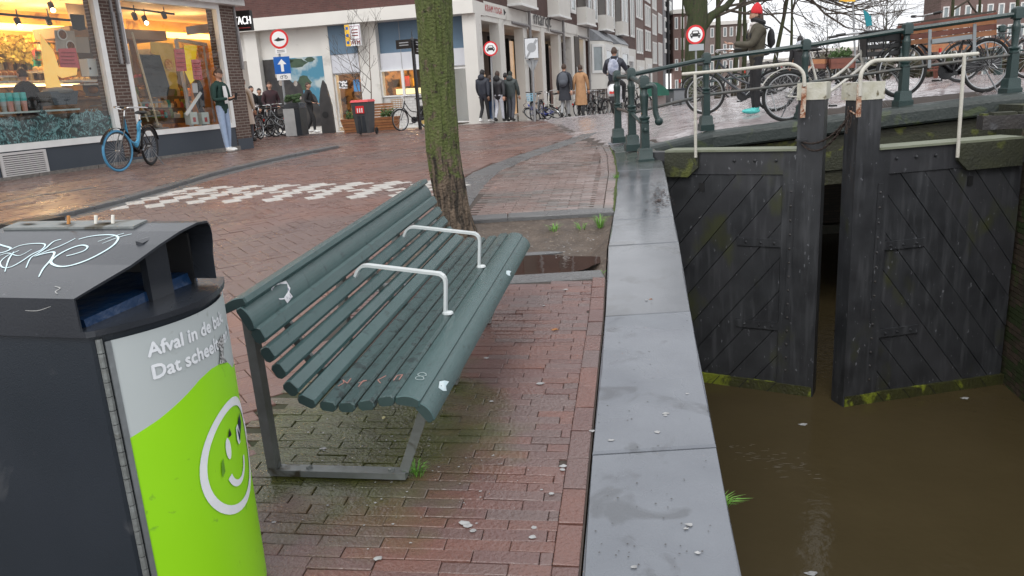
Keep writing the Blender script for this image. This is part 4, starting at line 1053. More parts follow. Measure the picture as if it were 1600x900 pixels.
MB().tube([q2_+Vector((0, 0, 1.0)), q1_+Vector((0, 0, 1.0))], .032, 8).build('rail', m_bgreen, qr, smooth=True)
MB().tube([q2_+Vector((0, 0, .5)), q1_+Vector((0, 0, .5))], .023, 8).build('rail', mat('rail_rusty', (.10, .07, .055), (.06, .055, .05), rough=.6, scale=9), qr, smooth=True)
MB().tube([q1_+Vector((0, 0, 1.0)), q0+Vector((0, 0, .98))], .032, 8).build('rail', m_bgreen, qr, smooth=True)
MB().tube([q1_+Vector((0, 0, .5)), q0+Vector((0, 0, .46))], .023, 8).build('rail', m_bgreen, qr, smooth=True)
hk = rpath([q0+Vector((.02, -.03, .96)), q0+Vector((.12, -.06, .98)), q0+Vector((.13, -.06, .62)), q0+Vector((.17, -.08, .52))], .06)
MB().tube(hk, .036, 8).ell(hk[-1], .055, 8, 6).build('scroll_end', m_bgreen, qr, smooth=True)
MB().lathe(q0+Vector((0, -.07, .42)), [(.028, 0), (.028, .02), (.012, .03)], 8, ax=(0, -1, 0)).build('bolt', m_bgreen, qr)
# ================================================================ SHOP on the left
m_sb = brickmat('shop_brick', (.075, .042, .034), (.10, .058, .045), (.20, .17, .145), wall=(.369, .929), bw=.22, bh=.063, mort=.010)
m_sbase = mat('shop_base_paint', (.045, .056, .072), (.052, .064, .080), rough=.6, scale=3, fac=1)
m_gran = mat('granite_plinth', (.10, .095, .09), (.22, .20, .18), rough=.6, scale=16, fac=.5, bump=.2)
m_frame = mat('white_frame', (.78, .78, .76), (.70, .70, .68), rough=.4, scale=5)
m_glass = glassmat('shop_glass', f0=.05)
m_cond = mat('conduit_grey', (.28, .27, .27), (.22, .21, .21), rough=.5)
W = wall
def wp(x, y, off): return W.P(*W.px(x, y, off), off)
shop = thing('corner_shop', 'bakery shop front with two big white framed windows on a dark blue base', 'shop', W.P(3, .43))
for (a, b) in ((-.48, .03), (2.82, 3.22)):
    MB().pbox(W, a, b, .40, 4.6, -.35, 0).build('brick_pillar', m_sb, shop)
MB().pbox(W, -.49, .02, .40, .70, -.1, .012).build('pillar_base', m_sbase, shop)
MB().pbox(W, .03, 2.82, .52, .97, -.3, -.01).build('base_panel', m_sbase, shop)
MB().pbox(W, 3.22, 12, .52, .95, -.3, -.01).build('base_panel', m_sbase, shop)
MB().pbox(W, 2.82, 3.22, .40, .6, -.1, .008).build('pillar_base', m_sbase, shop)
for i in range(9):
    a0 = [0, 1.3, 2.7, 3.9, 5.1, 6.3, 7.6, 8.9, 10.3][i]; a1 = [1.3, 2.7, 3.9, 5.1, 6.3, 7.6, 8.9, 10.3, 12][i]
    MB().pbox(W, a0+.006, a1-.006, .36, .55, -.2, .045).build('plinth_stone', m_gran, shop)
MB().pbox(W, 4.93, 5.22, .42, .48, .04, .047).build('plinth_slot', m_black, shop) if False else None
def windowframe(a0, a1, z0, z1, w=.10, parent=shop, pl=W, off=-.10, dep=.12, M=m_frame, gl=m_glass, nm='window_frame'):
    mb = MB()
    for (x0, x1, y0, y1) in ((a0, a1, z0, z0+w), (a0, a1, z1-w, z1), (a0, a0+w, z0+w, z1-w), (a1-w, a1, z0+w, z1-w)): mb.pbox(pl, x0, x1, y0, y1, off, off+dep)
    o = mb.build(nm, M, parent)
    g = MB(); g.add([pl.P(a0+w, z0+w, off+dep*.4), pl.P(a1-w, z0+w, off+dep*.4), pl.P(a1-w, z1-w, off+dep*.4), pl.P(a0+w, z1-w, off+dep*.4)], [(0, 1, 2, 3)]); g.build('pane', gl, o)
    return o
windowframe(.03, 2.82, .97, 3.60, .10)
windowframe(3.22, 9.0, .95, 3.75, .11)
MB().pbox(W, -.49, 12, 3.76, 4.6, -.35, .0).build('fascia', m_sbase, shop)
MB().pbox(W, -.1, 2.82, 3.60, 3.76, -.2, -.02).build('fascia', m_frame, shop)
MB().pbox(W, -.60, 3.0, 3.60, 3.74, .0, .22).build('awning_box', m_frame, shop)
MB().pbox(W, -.75, 12, 3.75, 3.90, .0, .5).build('canopy', m_sbase, shop)
for s, zb in ((2.95, 2.36), (2.80, 2.36), (-.46, 2.25)):
    MB().pbox(W, s-.022, s+.022, zb, 3.62, 0, .035).build('conduit', m_cond, shop); MB().pbox(W, s-.028, s+.028, zb-.02, zb+.9, .03, .055).build('conduit_cover', m_cond, shop)
gr_ = thing('vent_grille', 'white louvred vent grille in the blue base under the left shop window', 'vent', W.P(5.3, .5, .02))
MB().pbox(W, 4.88, 5.72, .50, .93, -.02, .0).build('backing', m_black, gr_)
fm = MB()
for (a, b, c, d_) in ((4.88, 5.72, .50, .54), (4.88, 5.72, .89, .93), (4.88, 4.93, .54, .89), (5.67, 5.72, .54, .89)): fm.pbox(W, a, b, c, d_, .0, .03)
m_louv = mat('louvre_paint', (.55, .53, .52), rough=.5); fm.build('frame', m_louv, gr_)
for k in range(10):
    z = .553+k*.034; MB().hexa([W.P(4.93, z, .002), W.P(5.67, z, .002), W.P(5.67, z-.006, .024), W.P(4.93, z-.006, .024), W.P(4.93, z+.019, .002), W.P(5.67, z+.019, .002), W.P(5.67, z+.013, .024), W.P(4.93, z+.013, .024)]).build('louvre', m_louv, gr_)
# room behind the windows
m_warm = mat('interior_warm_wall', (.55, .36, .11), (.36, .21, .07), rough=.8, scale=1.2, fac=.9, c3=(.18, .10, .04), s3=2.1, t3=.56)
m_ceil = mat('interior_ceiling', (.62, .44, .26), (.5, .34, .18), rough=.8, scale=.7)
m_dfloor = mat('interior_floor', (.12, .09, .07), rough=.6); m_dark = mat('interior_dark', (.035, .028, .022), (.06, .045, .03), rough=.6, scale=3)
m_wood = mat('interior_wood', (.32, .17, .07), (.22, .11, .045), rough=.5, scale=6)
D = -3.6
sbk = W.px(362, 100, D)[0]; MB().pbox(W, sbk, 15, .4, 4.0, D-.1, D).build('back_wall', m_warm, shop)

for nm_, z0_, z1_, M_ in (('ceiling', 3.66, 3.8, m_ceil), ('floor', .42, .6, m_dfloor)): MB().ext([W.P(a_, z0_, o_) for a_, o_ in ((-.45, -.36), (15, -.36), (15, D), (sbk, D))], BZ*(z1_-z0_)).build(nm_, M_, shop)
MB().hexa([W.P(a_, z_, o_) for z_ in (.4, 3.8) for a_, o_ in ((-.45, -.36), (sbk, D), (sbk-.1, D), (-.55, -.36))]).build('side_wall', m_warm, shop)
MB().pbox(W, sbk, 14, 3.25, 3.37, D, D+.25).build('glow_cornice', mat('cornice_glow', (.9, .6, .2), rough=.6, emit=(1, .6, .15), estr=4), shop)  # yellow cornice given its own glow to brighten the room
def lampat(p, power, r=.08, c=(1, .66, .32)):
    l = bpy.data.lights.new('room_light', 'POINT'); l.energy = power; l.color = c; l.shadow_soft_size = r
    o = bpy.data.objects.new('room_light', l); C.objects.link(o); o.location = p; return o
m_bulb = mat('bulb', (1, .9, .7), emit=(1, .82, .5), estr=14)
k = 0
for (x, y, lab) in ((30, 40, 'black spotlight on the rail nearest the left edge of the bakery window'), (82, 15, 'black spotlight highest behind the bakery window'), (78, 38, 'black unlit spotlight just below the highest one'), (228, 35, 'black spotlight above the blackboard behind the second window'), (212, 30, 'dark spotlight at the left end of the rail in the second window'), (258, 28, 'dark spotlight right of the lit one in the second window')):
    p = wp(x, y, -1.3); t = thing('spotlight', lab, 'lamp', p, group='track spotlights in the shop')
    MB().lathe(p+Vector((0, 0, .0)), [(.05, 0), (.055, .14), (.03, .16)], 10, ax=(-.3, .3, .7)).build('housing', m_black, t)
    MB().tube([p+Vector((0, 0, .1)), p+Vector((0, 0, .28))], .012, 6).build('stem', m_black, t)
    if k in (0, 1, 3): MB().ell(p+Vector((.02, -.02, -.015)), .042, 10, 6).build('bulb', m_bulb, t)
    k += 1
for x_, o_, pw in ((20, -2.3, 44), (75, -2.6, 44), (130, -1.8, 18), (235, -2.4, 38), (300, -2.0, 28)): q_ = wp(x_, 60, o_); q_.z = 3.25; lampat(q_, pw)
for (a, b, lab) in (((-10, 21), (112, 32), 'dark lamp rail across the bakery ceiling'), ((188, 12), (272, 22), 'dark lamp rail behind the second shop window')):
    r_ = thing('lamp_rail', lab, 'lamp rail', wp(*a, -1.3)); MB().bar(wp(*a, -1.3), wp(*b, -1.3), .04).build('rail', m_black, r_)
def card(name, label, cat, poly, off, M, th=.01, parent=None, pl=None):
    pl = pl or W; q = [pl.P(*pl.px(x, y, off), off) for x, y in poly]
    o = MB().ext(q, -pl.n*th).build(name, M, parent)
    if label: tag(o, label, cat)
    return o
m_redp = mat('poster_red', (.52, .10, .10), (.46, .08, .08), rough=.6, scale=20); m_yel = mat('poster_yellow', (.85, .55, .06), (.75, .42, .04), rough=.6, scale=6)
m_orp = mat('poster_orange', (.75, .36, .06), (.65, .28, .04), rough=.6)
def lines(pl, x0, y0, x1, y1, n, off, M, parent, h=.012):
    for i in range(n):
        y = y0+(y1-y0)*(i+.5)/n; a = pl.px(x0+(x1-x0)*random.uniform(.05, .2), y, off); b = pl.px(x1-(x1-x0)*random.uniform(.05, .2), y, off)
        MB().pbox(pl, min(a[0], b[0]), max(a[0], b[0]), a[1]-h/2, a[1]+h/2, off, off+.003).build('text_line', M, parent)
m_print = mat('print_dark_red', (.22, .03, .03), rough=.7)
for (poly, lab, off) in (([(91, 76), (118, 75), (125, 106), (95, 105)], 'red notice taped inside the bakery window', -.12), ([(272, 77), (288, 77), (292, 111), (276, 111)], 'red notice at the middle of the second window', -.12), ([(299, 93), (313, 93), (317, 125), (303, 124)], 'darker red notice right of the yellow banner in the second window', -.12)):
    o = card('notice', lab, 'poster', poly, off, m_redp)
    lines(W, poly[0][0]+2, poly[0][1]+3, poly[1][0]+2, poly[3][1]-3, 4, off+.012, m_print, o)
o = card('coffee_poster', 'poster with two cups of coffee seen from above, behind the red notice', 'poster', [(85, 47), (116, 48), (121, 82), (88, 80)], -.6, mat('poster_cream', (.55, .50, .42), (.35, .3, .25), rough=.6, scale=4))
for (x, y) in ((97, 54), (110, 72)):
    c = wp(x, y, -.58); MB().lathe(c, [(.10, 0), (.10, .01)], 20, ax=W.n).build('cup', mat('cup_white', (.75, .72, .66), rough=.4), o); MB().lathe(c+W.n*.012, [(.078, 0), (.078, .006)], 20, ax=W.n).build('coffee', mat('coffee', (.28, .12, .05), (.12, .05, .02), rough=.4, scale=30), o)
card('black_sign', 'black square sign hanging right of the coffee poster', 'sign', [(109, 22), (131, 23), (134, 46), (124, 48), (114, 45)], -.9, m_black)
card('grey_panel', 'pale panel below the black square sign in the bakery', 'panel', [(117, 58), (138, 58), (141, 83), (119, 82)], -1.2, mat('pale_panel', (.4, .37, .32), rough=.6))
# yellow tent cloth
card('yellow_banner', 'yellow pennant with an added glow hanging in the bakery', 'banner', [(62, 52), (84, 80), (92, 105), (121, 106), (120, 117), (97, 122), (89, 117), (97, 137), (72, 137)], -1.5, mat('banner_glow', (.9, .55, .12), (.95, .72, .3), rough=.7, scale=3, emit=(1, .6, .15), estr=.5))  # the cloth is no lamp, its brightness is put in as glow
t = thing('dispenser', 'white plastic box mounted inside the bakery window at its right edge', 'dispenser', wp(148, 105, -.35))
MB().pbox(W, W.px(161, 105, -.35)[0], W.px(135, 105, -.35)[0], W.px(148, 119, -.35)[1], W.px(148, 92, -.35)[1], -.5, -.3).build('case', mat('disp_white', (.7, .72, .70), rough=.35), t); MB().lathe(wp(141, 107, -.295), [(.022, 0), (.022, .004)], 12, ax=W.n).build('sensor', m_black, t)
# shelf with cups, basket, bread counter
sh = thing('window_shelf', 'long glass shelf across the bakery window above the drawings', 'shelf', W.P(6, 1.56, -.3)); MB().pbox(W, 3.9, 9, 1.545, 1.575, -.55, -.14).build('board', mat('shelf_glass', (.35, .42, .40), rough=.2), sh)
m_teal = mat('cup_teal', (.05, .36, .33), rough=.4); m_pinkc = mat('cup_pink', (.45, .22, .18), rough=.5); m_gcup = mat('cup_grey', (.25, .27, .26), rough=.5)
names = ['rightmost', 'second from the right', 'third from the right', 'fourth from the right', 'fifth from the right']
for i in range(5):
    s = W.px(37, 160, -.3)[0]+i*.125; p = W.P(s, 1.576, -.3)
    t = thing('paper_cup', 'teal lidded stack of cups, %s on the bakery window shelf' % names[i], 'cup', p, group='teal cups on the window shelf')
    MB().lathe(p, [(.038, 0), (.05, .17)], 12).build('cup', m_pinkc if i % 2 == 0 else m_gcup, t); MB().lathe(p, [(.052, .17), (.058, .22), (.056, .30), (.05, .31)], 12).build('top_cup', m_teal, t)
t = thing('wicker_basket', 'grey wicker basket with cloth on the bakery shelf', 'basket', wp(94, 165, -.6)); c = wp(94, 164, -.7)
MB().hexa([c+W.d*x*.9+W.n*y+BZ*-.0 for x, y in ((-.26, -.15), (.26, -.15), (.26, .15), (-.26, .15))]+[c+W.d*x*1.15+W.n*y+BZ*.24 for x, y in ((-.26, -.17), (.26, -.17), (.26, .17), (-.26, .17))]).build('basket', mat('wicker', (.10, .115, .13), (.05, .06, .07), rough=.8, scale=60, fac=1, bump=.8), t)
MB().ell(c+BZ*.25, (.28, .22, .07), 14, 6).build('cloth', mat('grey_cloth', (.25, .24, .22), rough=.9), t)
ct = thing('bread_counter', 'wooden bread counter deep in the bakery', 'counter', W.P(5.5, .6, -2)); sA, sB = W.px(172, 150, -2.2)[0], W.px(-20, 150, -2.2)[0]; zC = W.px(120, 153, -2.2)[1]
MB().pbox(W, sA, sB, .6, zC-.05, -2.6, -1.9).build('counter', m_wood, ct); MB().pbox(W, sA, sB, zC-.05, zC, -2.7, -1.8).build('top', m_wood, ct); MB().pbox(W, sA, sB, zC+.32, zC+.35, -2.7, -1.8).build('glass_top', m_frame, ct); MB().pbox(W, sA, sB, zC+.27, zC+.30, -2.6, -2.5).build('counter_light', m_bulb if 0 else mat('strip_light', (1, .8, .5), emit=(1, .7, .35), estr=5), ct)
for i in range(24):
    p = W.P(sA+.1+i*.17, zC+.08*(i % 3 == 0), -2.2+.2*(i % 2)); MB().ell(p+BZ*.07, (.13, .10, .08), 10, 6).build('loaf', mat('bread', (.50, .22, .06), (.35, .14, .04), rough=.7, scale=12), ct)
bsf = thing('bottle_shelf', 'back wall shelving with jars and greenery glowing in lamp light', 'shelf', W.P(7, 2, -3.3))
sC, sD = W.px(120, 100, -3.3)[0], W.px(-20, 100, -3.3)[0]
for z in [W.px(30, y_, -3.3)[1] for y_ in (128, 112, 96, 80)]:
    MB().pbox(W, sC, sD, z, z+.03, -3.55, -3.2).build('board', m_wood, bsf)
    for i in range(int((sD-sC)/.21)): MB().lathe(W.P(sC+.1+i*.21, z+.03, -3.35), [(.05, 0), (.05, .16), (.03, .2), (.03, .24)], 8).build('jar', random.choice([mat('jar_a', (.6, .35, .1), rough=.2), mat('jar_b', (.75, .62, .3), rough=.3), mat('jar_c', (.25, .16, .06), rough=.3)]), bsf)
hp_ = thing('hanging_plants', 'yellow green trailing plants under the lamps at the left of the bakery', 'plants', wp(20, 95, -3.0))
q = MB(); rnd = random.Random(12)
for i in range(420):
    c = wp(rnd.uniform(-10, 50), rnd.choice([rnd.uniform(55, 98), rnd.uniform(70, 98)]), -3.1+rnd.uniform(-.1, .25)); a = Vector((rnd.gauss(0, 1), rnd.gauss(0, 1), rnd.gauss(0, 1))).normalized()*.06; b = a.cross(Vector((rnd.gauss(0, 1), 1, rnd.gauss(0, 1)))).normalized()*.035; q.add([c-a, c+b, c+a, c-b], [(0, 1, 2, 3)])
q.build('leaves', mat('warm_leaves', (.35, .30, .05), (.5, .38, .08), rough=.7, scale=9), hp_, kind='stuff')
for i, (x, y) in enumerate(((25, 128), (12, 120), (70, 112), (100, 128), (125, 128), (140, 132))):
    c = wp(x, y, -1.9); t = thing('goods_tray', 'tray of lit baked goods, number counted from the left is hidden', 'tray', c); t['label'] = ['tray of pastries left of the shop assistant', 'pale tray nearest the left edge of the bakery', 'tray of cakes right above the shop assistant', 'tray of rolls left of the dispenser', 'tray of rolls under the dispenser', 'rightmost tray of rolls in the bakery window'][i]; t['group'] = 'trays of baked goods'
    MB().obox(c, W.d*.28, W.n*.16, BZ*.015).build('tray', m_frame, t)
    for k_ in range(8): MB().ell(c+W.d*(-.22+.063*k_)+BZ*.05+W.n*(.05*(k_ % 2)), (.06, .06, .05), 7, 5).build('roll', [mat('bread', (.5, .22, .06)), mat('cream_bun', (.8, .6, .3), rough=.6)][(i+k_) % 2], t)
rnd = random.Random(31)
gm = [m_yel, m_orp, mat('goods_cream', (.75, .62, .38), rough=.6), m_redp, mat('goods_brown', (.22, .10, .04), rough=.5), m_teal, mat('goods_white', (.8, .76, .66), rough=.5), mat('goods_green', (.2, .28, .06), rough=.6)]
gs = thing('goods_shelves', 'shelves crowded with small packages glowing behind the counter of the bakery', 'shelves', wp(70, 120, -3.2))
for r_, y_ in enumerate((66, 80, 94, 108)):
    for x_ in range(54, 128, 4):
        c = wp(x_+rnd.uniform(-1, 1), y_, -3.15); h_ = rnd.uniform(.06, .14); MB().obox(c+BZ*h_, W.d*rnd.uniform(.04, .08), W.n*.05, BZ*h_).build('package', rnd.choice(gm), gs)
    a, b = wp(52, y_+.5, -3.15), wp(130, y_+.5, -3.15); a.z = b.z = (a.z+b.z)/2; MB().bar(a, b, .25, .03).build('board', m_wood, gs)
gs = thing('goods_table', 'low shelves with jars and loaves at the left of the second shop window', 'shelves', wp(235, 170, -1.6))
for y_ in (150, 168, 184):
    for x_ in range(208, 300, 5):
        c = wp(x_, y_, -1.7); h_ = rnd.uniform(.05, .12); MB().lathe(c, [(.06, 0), (.07, h_), (.05, h_*1.8)], 8).build('jar', rnd.choice(gm), gs)
for i, (x, y) in enumerate(((222, 132), (232, 150), (262, 150))):
    c = wp(x, y, -1.0); t = thing('bread_basket', ['red and white basket beside the easel', 'small orange basket below the easel top', 'woven basket with loaves under the yellow banner'][i], 'basket', c); MB().lathe(c, [(.13, 0), (.18, .14)], 12).build('basket', mat('wicker_warm', (.25, .16, .09), rough=.8, scale=50, bump=.5), t)
    for k_ in range(5): MB().ell(c+BZ*.16+W.d*(-.1+.05*k_)+W.n*(.04*(k_ % 2)), (.06, .06, .05), 7, 5).build('loaf', [m_redp, m_orp, mat('pale_bread', (.35, .26, .18))][i], t)
# drawings painted on the glass along the sill
def drawmat():
    M = bpy.data.materials.new('glass_drawing'); M.use_nodes = True; N = M.node_tree.nodes; L = M.node_tree.links; b = N['Principled BSDF']; b.inputs['Roughness'].default_value = .35
    g = N.new('ShaderNodeNewGeometry'); dt = N.new('ShaderNodeVectorMath'); dt.operation = 'DOT_PRODUCT'; dt.inputs[1].default_value = W.d; L.new(g.outputs['Position'], dt.inputs[0])
    sx = N.new('ShaderNodeSeparateXYZ'); L.new(g.outputs['Position'], sx.inputs[0]); cx = N.new('ShaderNodeCombineXYZ'); L.new(dt.outputs['Value'], cx.inputs[0]); L.new(sx.outputs[2], cx.inputs[1])
    n = N.new('ShaderNodeTexNoise'); n.inputs['Scale'].default_value = 5; n.inputs['Detail'].default_value = 3; n.inputs['Distortion'].default_value = 2.5; L.new(cx.outputs[0], n.inputs['Vector'])
    w_ = N.new('ShaderNodeTexWave'); w_.inputs['Scale'].default_value = 7; w_.inputs['Distortion'].default_value = 14; w_.inputs['Detail'].default_value = 3; w_.inputs['Detail Scale'].default_value = 2.4; L.new(cx.outputs[0], w_.inputs['Vector'])
    v = N.new('ShaderNodeTexVoronoi'); v.feature = 'DISTANCE_TO_EDGE'; v.inputs['Scale'].default_value = 6; L.new(cx.outputs[0], v.inputs['Vector'])
    r1 = N.new('ShaderNodeMapRange'); r1.inputs[1].default_value = .45; r1.inputs[2].default_value = .75; L.new(w_.outputs[1], r1.inputs[0])
    r2 = N.new('ShaderNodeMapRange'); r2.inputs[1].default_value = .07; r2.inputs[2].default_value = .02; L.new(v.outputs['Distance'], r2.inputs[0])
    mxx = N.new('ShaderNodeMath'); mxx.operation = 'MAXIMUM'; L.new(r1.outputs[0], mxx.inputs[0]); L.new(r2.outputs[0], mxx.inputs[1])
    r3 = N.new('ShaderNodeMapRange'); r3.inputs[1].default_value = .40; r3.inputs[2].default_value = .55; L.new(n.outputs[0], r3.inputs[0])
    ml = N.new('ShaderNodeMath'); ml.operation = 'MULTIPLY'; L.new(mxx.outputs[0], ml.inputs[0]); L.new(r3.outputs[0], ml.inputs[1])
    mx = N.new('ShaderNodeMix'); mx.data_type = 'RGBA'; L.new(ml.outputs[0], mx.inputs[0]); mx.inputs[6].default_value = (.012, .03, .032, 1); mx.inputs[7].default_value = (.16, .32, .32, 1); L.new(mx.outputs[2], b.inputs['Base Color']); return M
m_draw = drawmat(); poly = []; a0, a1 = 3.33, 9
top_ = []
for i in range(90):
    s = a0+(a1-a0)*i/89; top_.append((s, 1.44+.05*math.sin(s*7)+.04*random.random()+(.06 if i % 9 in (3, 4) else 0)))
mb = MB(); vs = []
for s, z in top_: vs += [W.P(s, 1.06, -.075), W.P(s, z, -.075)]
mb.add(vs, [(2*i, 2*i+2, 2*i+3, 2*i+1) for i in range(89)]); tag(mb.build('window_drawing', m_draw), 'pale teal line drawing of canal houses along the bottom of the bakery window', 'window drawing')
for k in range(3):
    c = W.P(3.62+k*.10, 1.52, -.072); q = MB(); q.bar(c+W.d*.03+BZ*.03, c-W.d*.03-BZ*.03, .012, .004); q.bar(c-W.d*.03+BZ*.03, c+W.d*.03-BZ*.03, .012, .004)
    tag(q.build('painted_cross', mat('drawing_pale', (.3, .45, .45), rough=.6)), '%s small painted cross above the right end of the window drawing' % ['rightmost', 'middle', 'leftmost'][k], 'window drawing', 'three painted crosses')
MB().pbox(W, 3.3, 9, 1.0, 1.5, -.2, -.12).build('dark_apron', m_dark, shop)
card('inner_panel', 'grey brown inner wall behind the dispenser in the bakery', 'wall panel', [(99, -5), (160, -5), (178, 150), (132, 150), (118, 60)], -2.0, mat('inner_grey', (.17, .14, .11), (.12, .10, .08), rough=.7, scale=2))
card('inner_panel', 'dark grey panel for the dark reflection behind the blackboard in the second window', 'wall panel', [(200, 78), (300, 74), (312, 190), (222, 196)], -2.6, mat('reflected_dark', (.11, .10, .085), (.07, .06, .05), rough=.6, scale=2))  # dark panel stands for the dark grey reflection in this window
# second window contents
bb = card('blackboard', 'leaning blackboard in the second shop window', 'blackboard', [(216, 85), (250, 86), (265, 135), (262, 150), (232, 152)], -.7, mat('blackboard', (.03, .032, .033), (.05, .05, .05), rough=.5, scale=6), .03)
mb = MB(); mb.bar(wp(206, 50, -.6), wp(247, 196, -.5), .035, .03); mb.bar(wp(210, 140, -.6), wp(232, 190, -.5), .03, .03); tag(mb.build('easel', mat('pale_wood', (.5, .42, .3), rough=.6)), 'pale wooden easel legs leaning in the second shop window', 'easel')
o = card('yellow_poster', 'yellow banner with a sandwich drawing in the second window', 'poster', [(235, 65), (270, 68), (279, 140), (262, 138), (250, 90), (236, 82)], -.9, mat('yellow_cloth', (.72, .46, .10), (.6, .36, .06), rough=.7, scale=5))
c = wp(264, 101, -.88); MB().ell(c, (.10, .10, .16), 12, 8).build('sandwich_print', mat('sandwich', (.5, .13, .03), (.8, .5, .15), rough=.6, scale=20), o) if False else MB().lathe(c, [(.12, 0), (.12, .006)], 10, ax=W.n).build('sandwich_print', mat('sandwich', (.5, .13, .03), (.8, .5, .15), rough=.6, scale=20), o)
card('yellow_poster', 'yellow price banner with an added glow between the two red notices', 'poster', [(288, 70), (308, 71), (306, 92), (304, 125), (298, 131), (288, 108)], -.9, mat('yellow_glow', (.95, .72, .02), (.9, .6, .02), rough=.7, emit=(1, .7, .05), estr=.25))  # light on the banner added as a faint glow of its yellow
card('cupboard', 'tall orange wooden cupboard at the right of the second window', 'cupboard', [(308, 70), (325, 72), (338, 190), (330, 192), (318, 180), (312, 125)], -1.2, m_orp, .3)
t = thing('inner_door', 'pale grey inner door frame in the middle of the second window', 'door', wp(290, 120, -1.1))
MB().bar(wp(275, 62, -1.1), wp(300, 198, -1.1), .07).build('jamb', m_louv, t); MB().bar(wp(275, 62, -1.1), wp(322, 70, -1.1), .07).build('lintel', m_louv, t); MB().bar(wp(318, 70, -1.1), wp(336, 190, -1.1), .04).build('jamb', m_louv, t)
MB().hexa([wp(x, y, o_) for o_ in (-.9, -1.5) for x, y in ((292, 55), (290, 42), (330, 36), (334, 50))]).build('extractor_hood', m_louv, shop)
MB().pbox(W, .2, 2.7, 2.95, 3.15, -2.4, -1.4).build('bulkhead', mat('bulkhead', (.32, .22, .14), rough=.7), shop)
MB().bar(wp(203, 48, -1.8), wp(222, 140, -1.8), .12).build('post', m_wood, shop)
o = thing('bread_rack', 'steel rack with pale bread under the blackboard', 'rack', wp(245, 190, -1.0))
for z in (1.05, 1.32, 1.6): MB().pbox(W, 1.2, 2.5, z, z+.03, -1.5, -.8).build('board', mat('rack_grey', (.2, .2, .19), rough=.4), o)
for i in range(14): MB().ell(W.P(1.3+(i % 5)*.27, 1.12+.27*(i//5), -1.0), (.11, .08, .07), 8, 5).build('loaf', mat('pale_bread', (.35, .26, .18), (.25, .17, .11), rough=.8, scale=14), o)
for (x, y, lab) in ((299, 182, 'left'), (317, 182, 'right')):
    t = thing('carton', 'white carton with red print, the %s one of two behind the second window' % lab, 'box', wp(x, y+8, -.5)); c = wp(x, y+3, -.5)
    MB().obox(c, W.d*.11, W.n*.08, BZ*.13).build('box', mat('carton', (.55, .6, .56), rough=.7), t); MB().obox(c+W.n*.082-BZ*.03, W.d*.04, W.n*.002, BZ*.05).build('print', m_redp, t)
card('white_stick', 'white diagonal lever behind the right part of the second window', 'handle', [(289, 178), (313, 143), (316, 146), (293, 181)], -.4, m_frame, .02)
card('menu_sheet', 'small white sheet beside the lever in the second window', 'sheet', [(300, 130), (308, 130), (310, 145), (302, 145)], -.4, m_louv)

# hanging sign
t = thing('projecting_sign', 'black box sign with white lettering sticking out past the shop corner', 'sign', at(383, 32, 19))
sg = Plane(at(392, 47, 19), (-1, .12), (0, -1))
MB().pbox(sg, -.02, .62, -0, .01, 0, .01) if False else None
a = sg.px(392, 47); b = sg.px(371, 17); x0, x1 = min(a[0], b[0])-.02, max(a[0], b[0])+.35
MB().pbox(sg, x0, x1, a[1], b[1]+.0, -.15, 0).build('box', m_black, t)
mb = MB(); put_text(mb, 'STACH', sg.P(x0+.47, a[1]+.14, .006), -sg.d, BZ, .25, sx=.62, bold=.008); mb.build('lettering', mat('lit_letters', (.9, .9, .88), emit=(1, 1, 1), estr=.8), t)
MB().pbox(sg, x0+.02, x0+.3, a[1]+.05, a[1]+.07, 0, .005).build('underline', m_redp, t)

# ================================================================ WHITE CORNER BUILDING
m_wst = mat('white_render', (.70, .68, .63), (.62, .60, .56), rough=.7, scale=1.5, fac=1, c3=(.52, .50, .46), s3=1.2, t3=.62)
m_bk1 = brickmat('brown_brick_front', (.11, .045, .038), (.085, .034, .030), (.10, .06, .05), wall=(-.97, .235), bw=.22, bh=.065)
m_bk2 = brickmat('brown_brick_side', (.10, .05, .042), (.08, .042, .036), (.09, .065, .055), wall=(.3, .954), bw=.22, bh=.065)
m_blue = mat('blue_grey_panel', (.115, .185, .26), (.10, .165, .235), rough=.6, scale=2)
m_wpan = mat('pale_panel_front', (.62, .63, .66), (.55, .56, .60), rough=.5, scale=2)
m_tile = brickmat('white_tiles', (.60, .59, .57), (.55, .54, .52), (.45, .44, .42), wall=(-.97, .235), bw=.2, bh=.1, mort=.008)
F1 = Plane((-1.0, 29.6, .33), (-.97, .235), (0, -1)); F2 = Plane((-1.0, 29.6, .33), (.30, .954), (1, -.3))
wb = thing('corner_building', 'low white modern building with brown brick above and shop windows', 'building', (-4, 30, .3))
MB().pbox(F1, -.35, 12, 4.10, 4.55, -1.2, .55).build('concrete_band', m_wst, wb)
MB().pbox(F1, -.3, 12, 4.555, 12, -1.2, .35).build('upper_wall', m_bk1, wb)
MB().pbox(F1, 4.4, 12, 3.06, 4.10, -.6, -.02).build('upper_panel', m_wst, wb)
MB().pbox(F1, .15, 4.4, 2.98, 4.10, -.9, -.30).build('blue_panel', m_blue, wb)
MB().pbox(F1, 4.40, 5.52, 3.06, 4.10, -.02, .03).build('blue_panel', m_blue, wb)
MB().pbox(F1, .15, 3.6, 2.37, 2.98, -.9, -.18).build('pale_panel', m_wpan, wb)
MB().pbox(F1, 4.40, 5.52, 2.37, 3.06, -.1, -.0).build('pale_panel', m_wpan, wb)
for s in (.95, 1.9, 2.75): MB().pbox(F1, s-.01, s+.01, 2.37, 4.08, -.18, -.172).build('panel_joint', m_cond, wb)
MB().pbox(F1, .95, 3.6, .2, 1.40, -.9, -.15).build('tiled_wall', m_tile, wb)
MB().pbox(F1, 3.62, 4.36, .1, 4.10, -.5, .02).build('column', m_wst, wb)
MB().pbox(F1, 5.52, 5.85, .1, 4.10, -.5, .05).build('column', m_wst, wb)
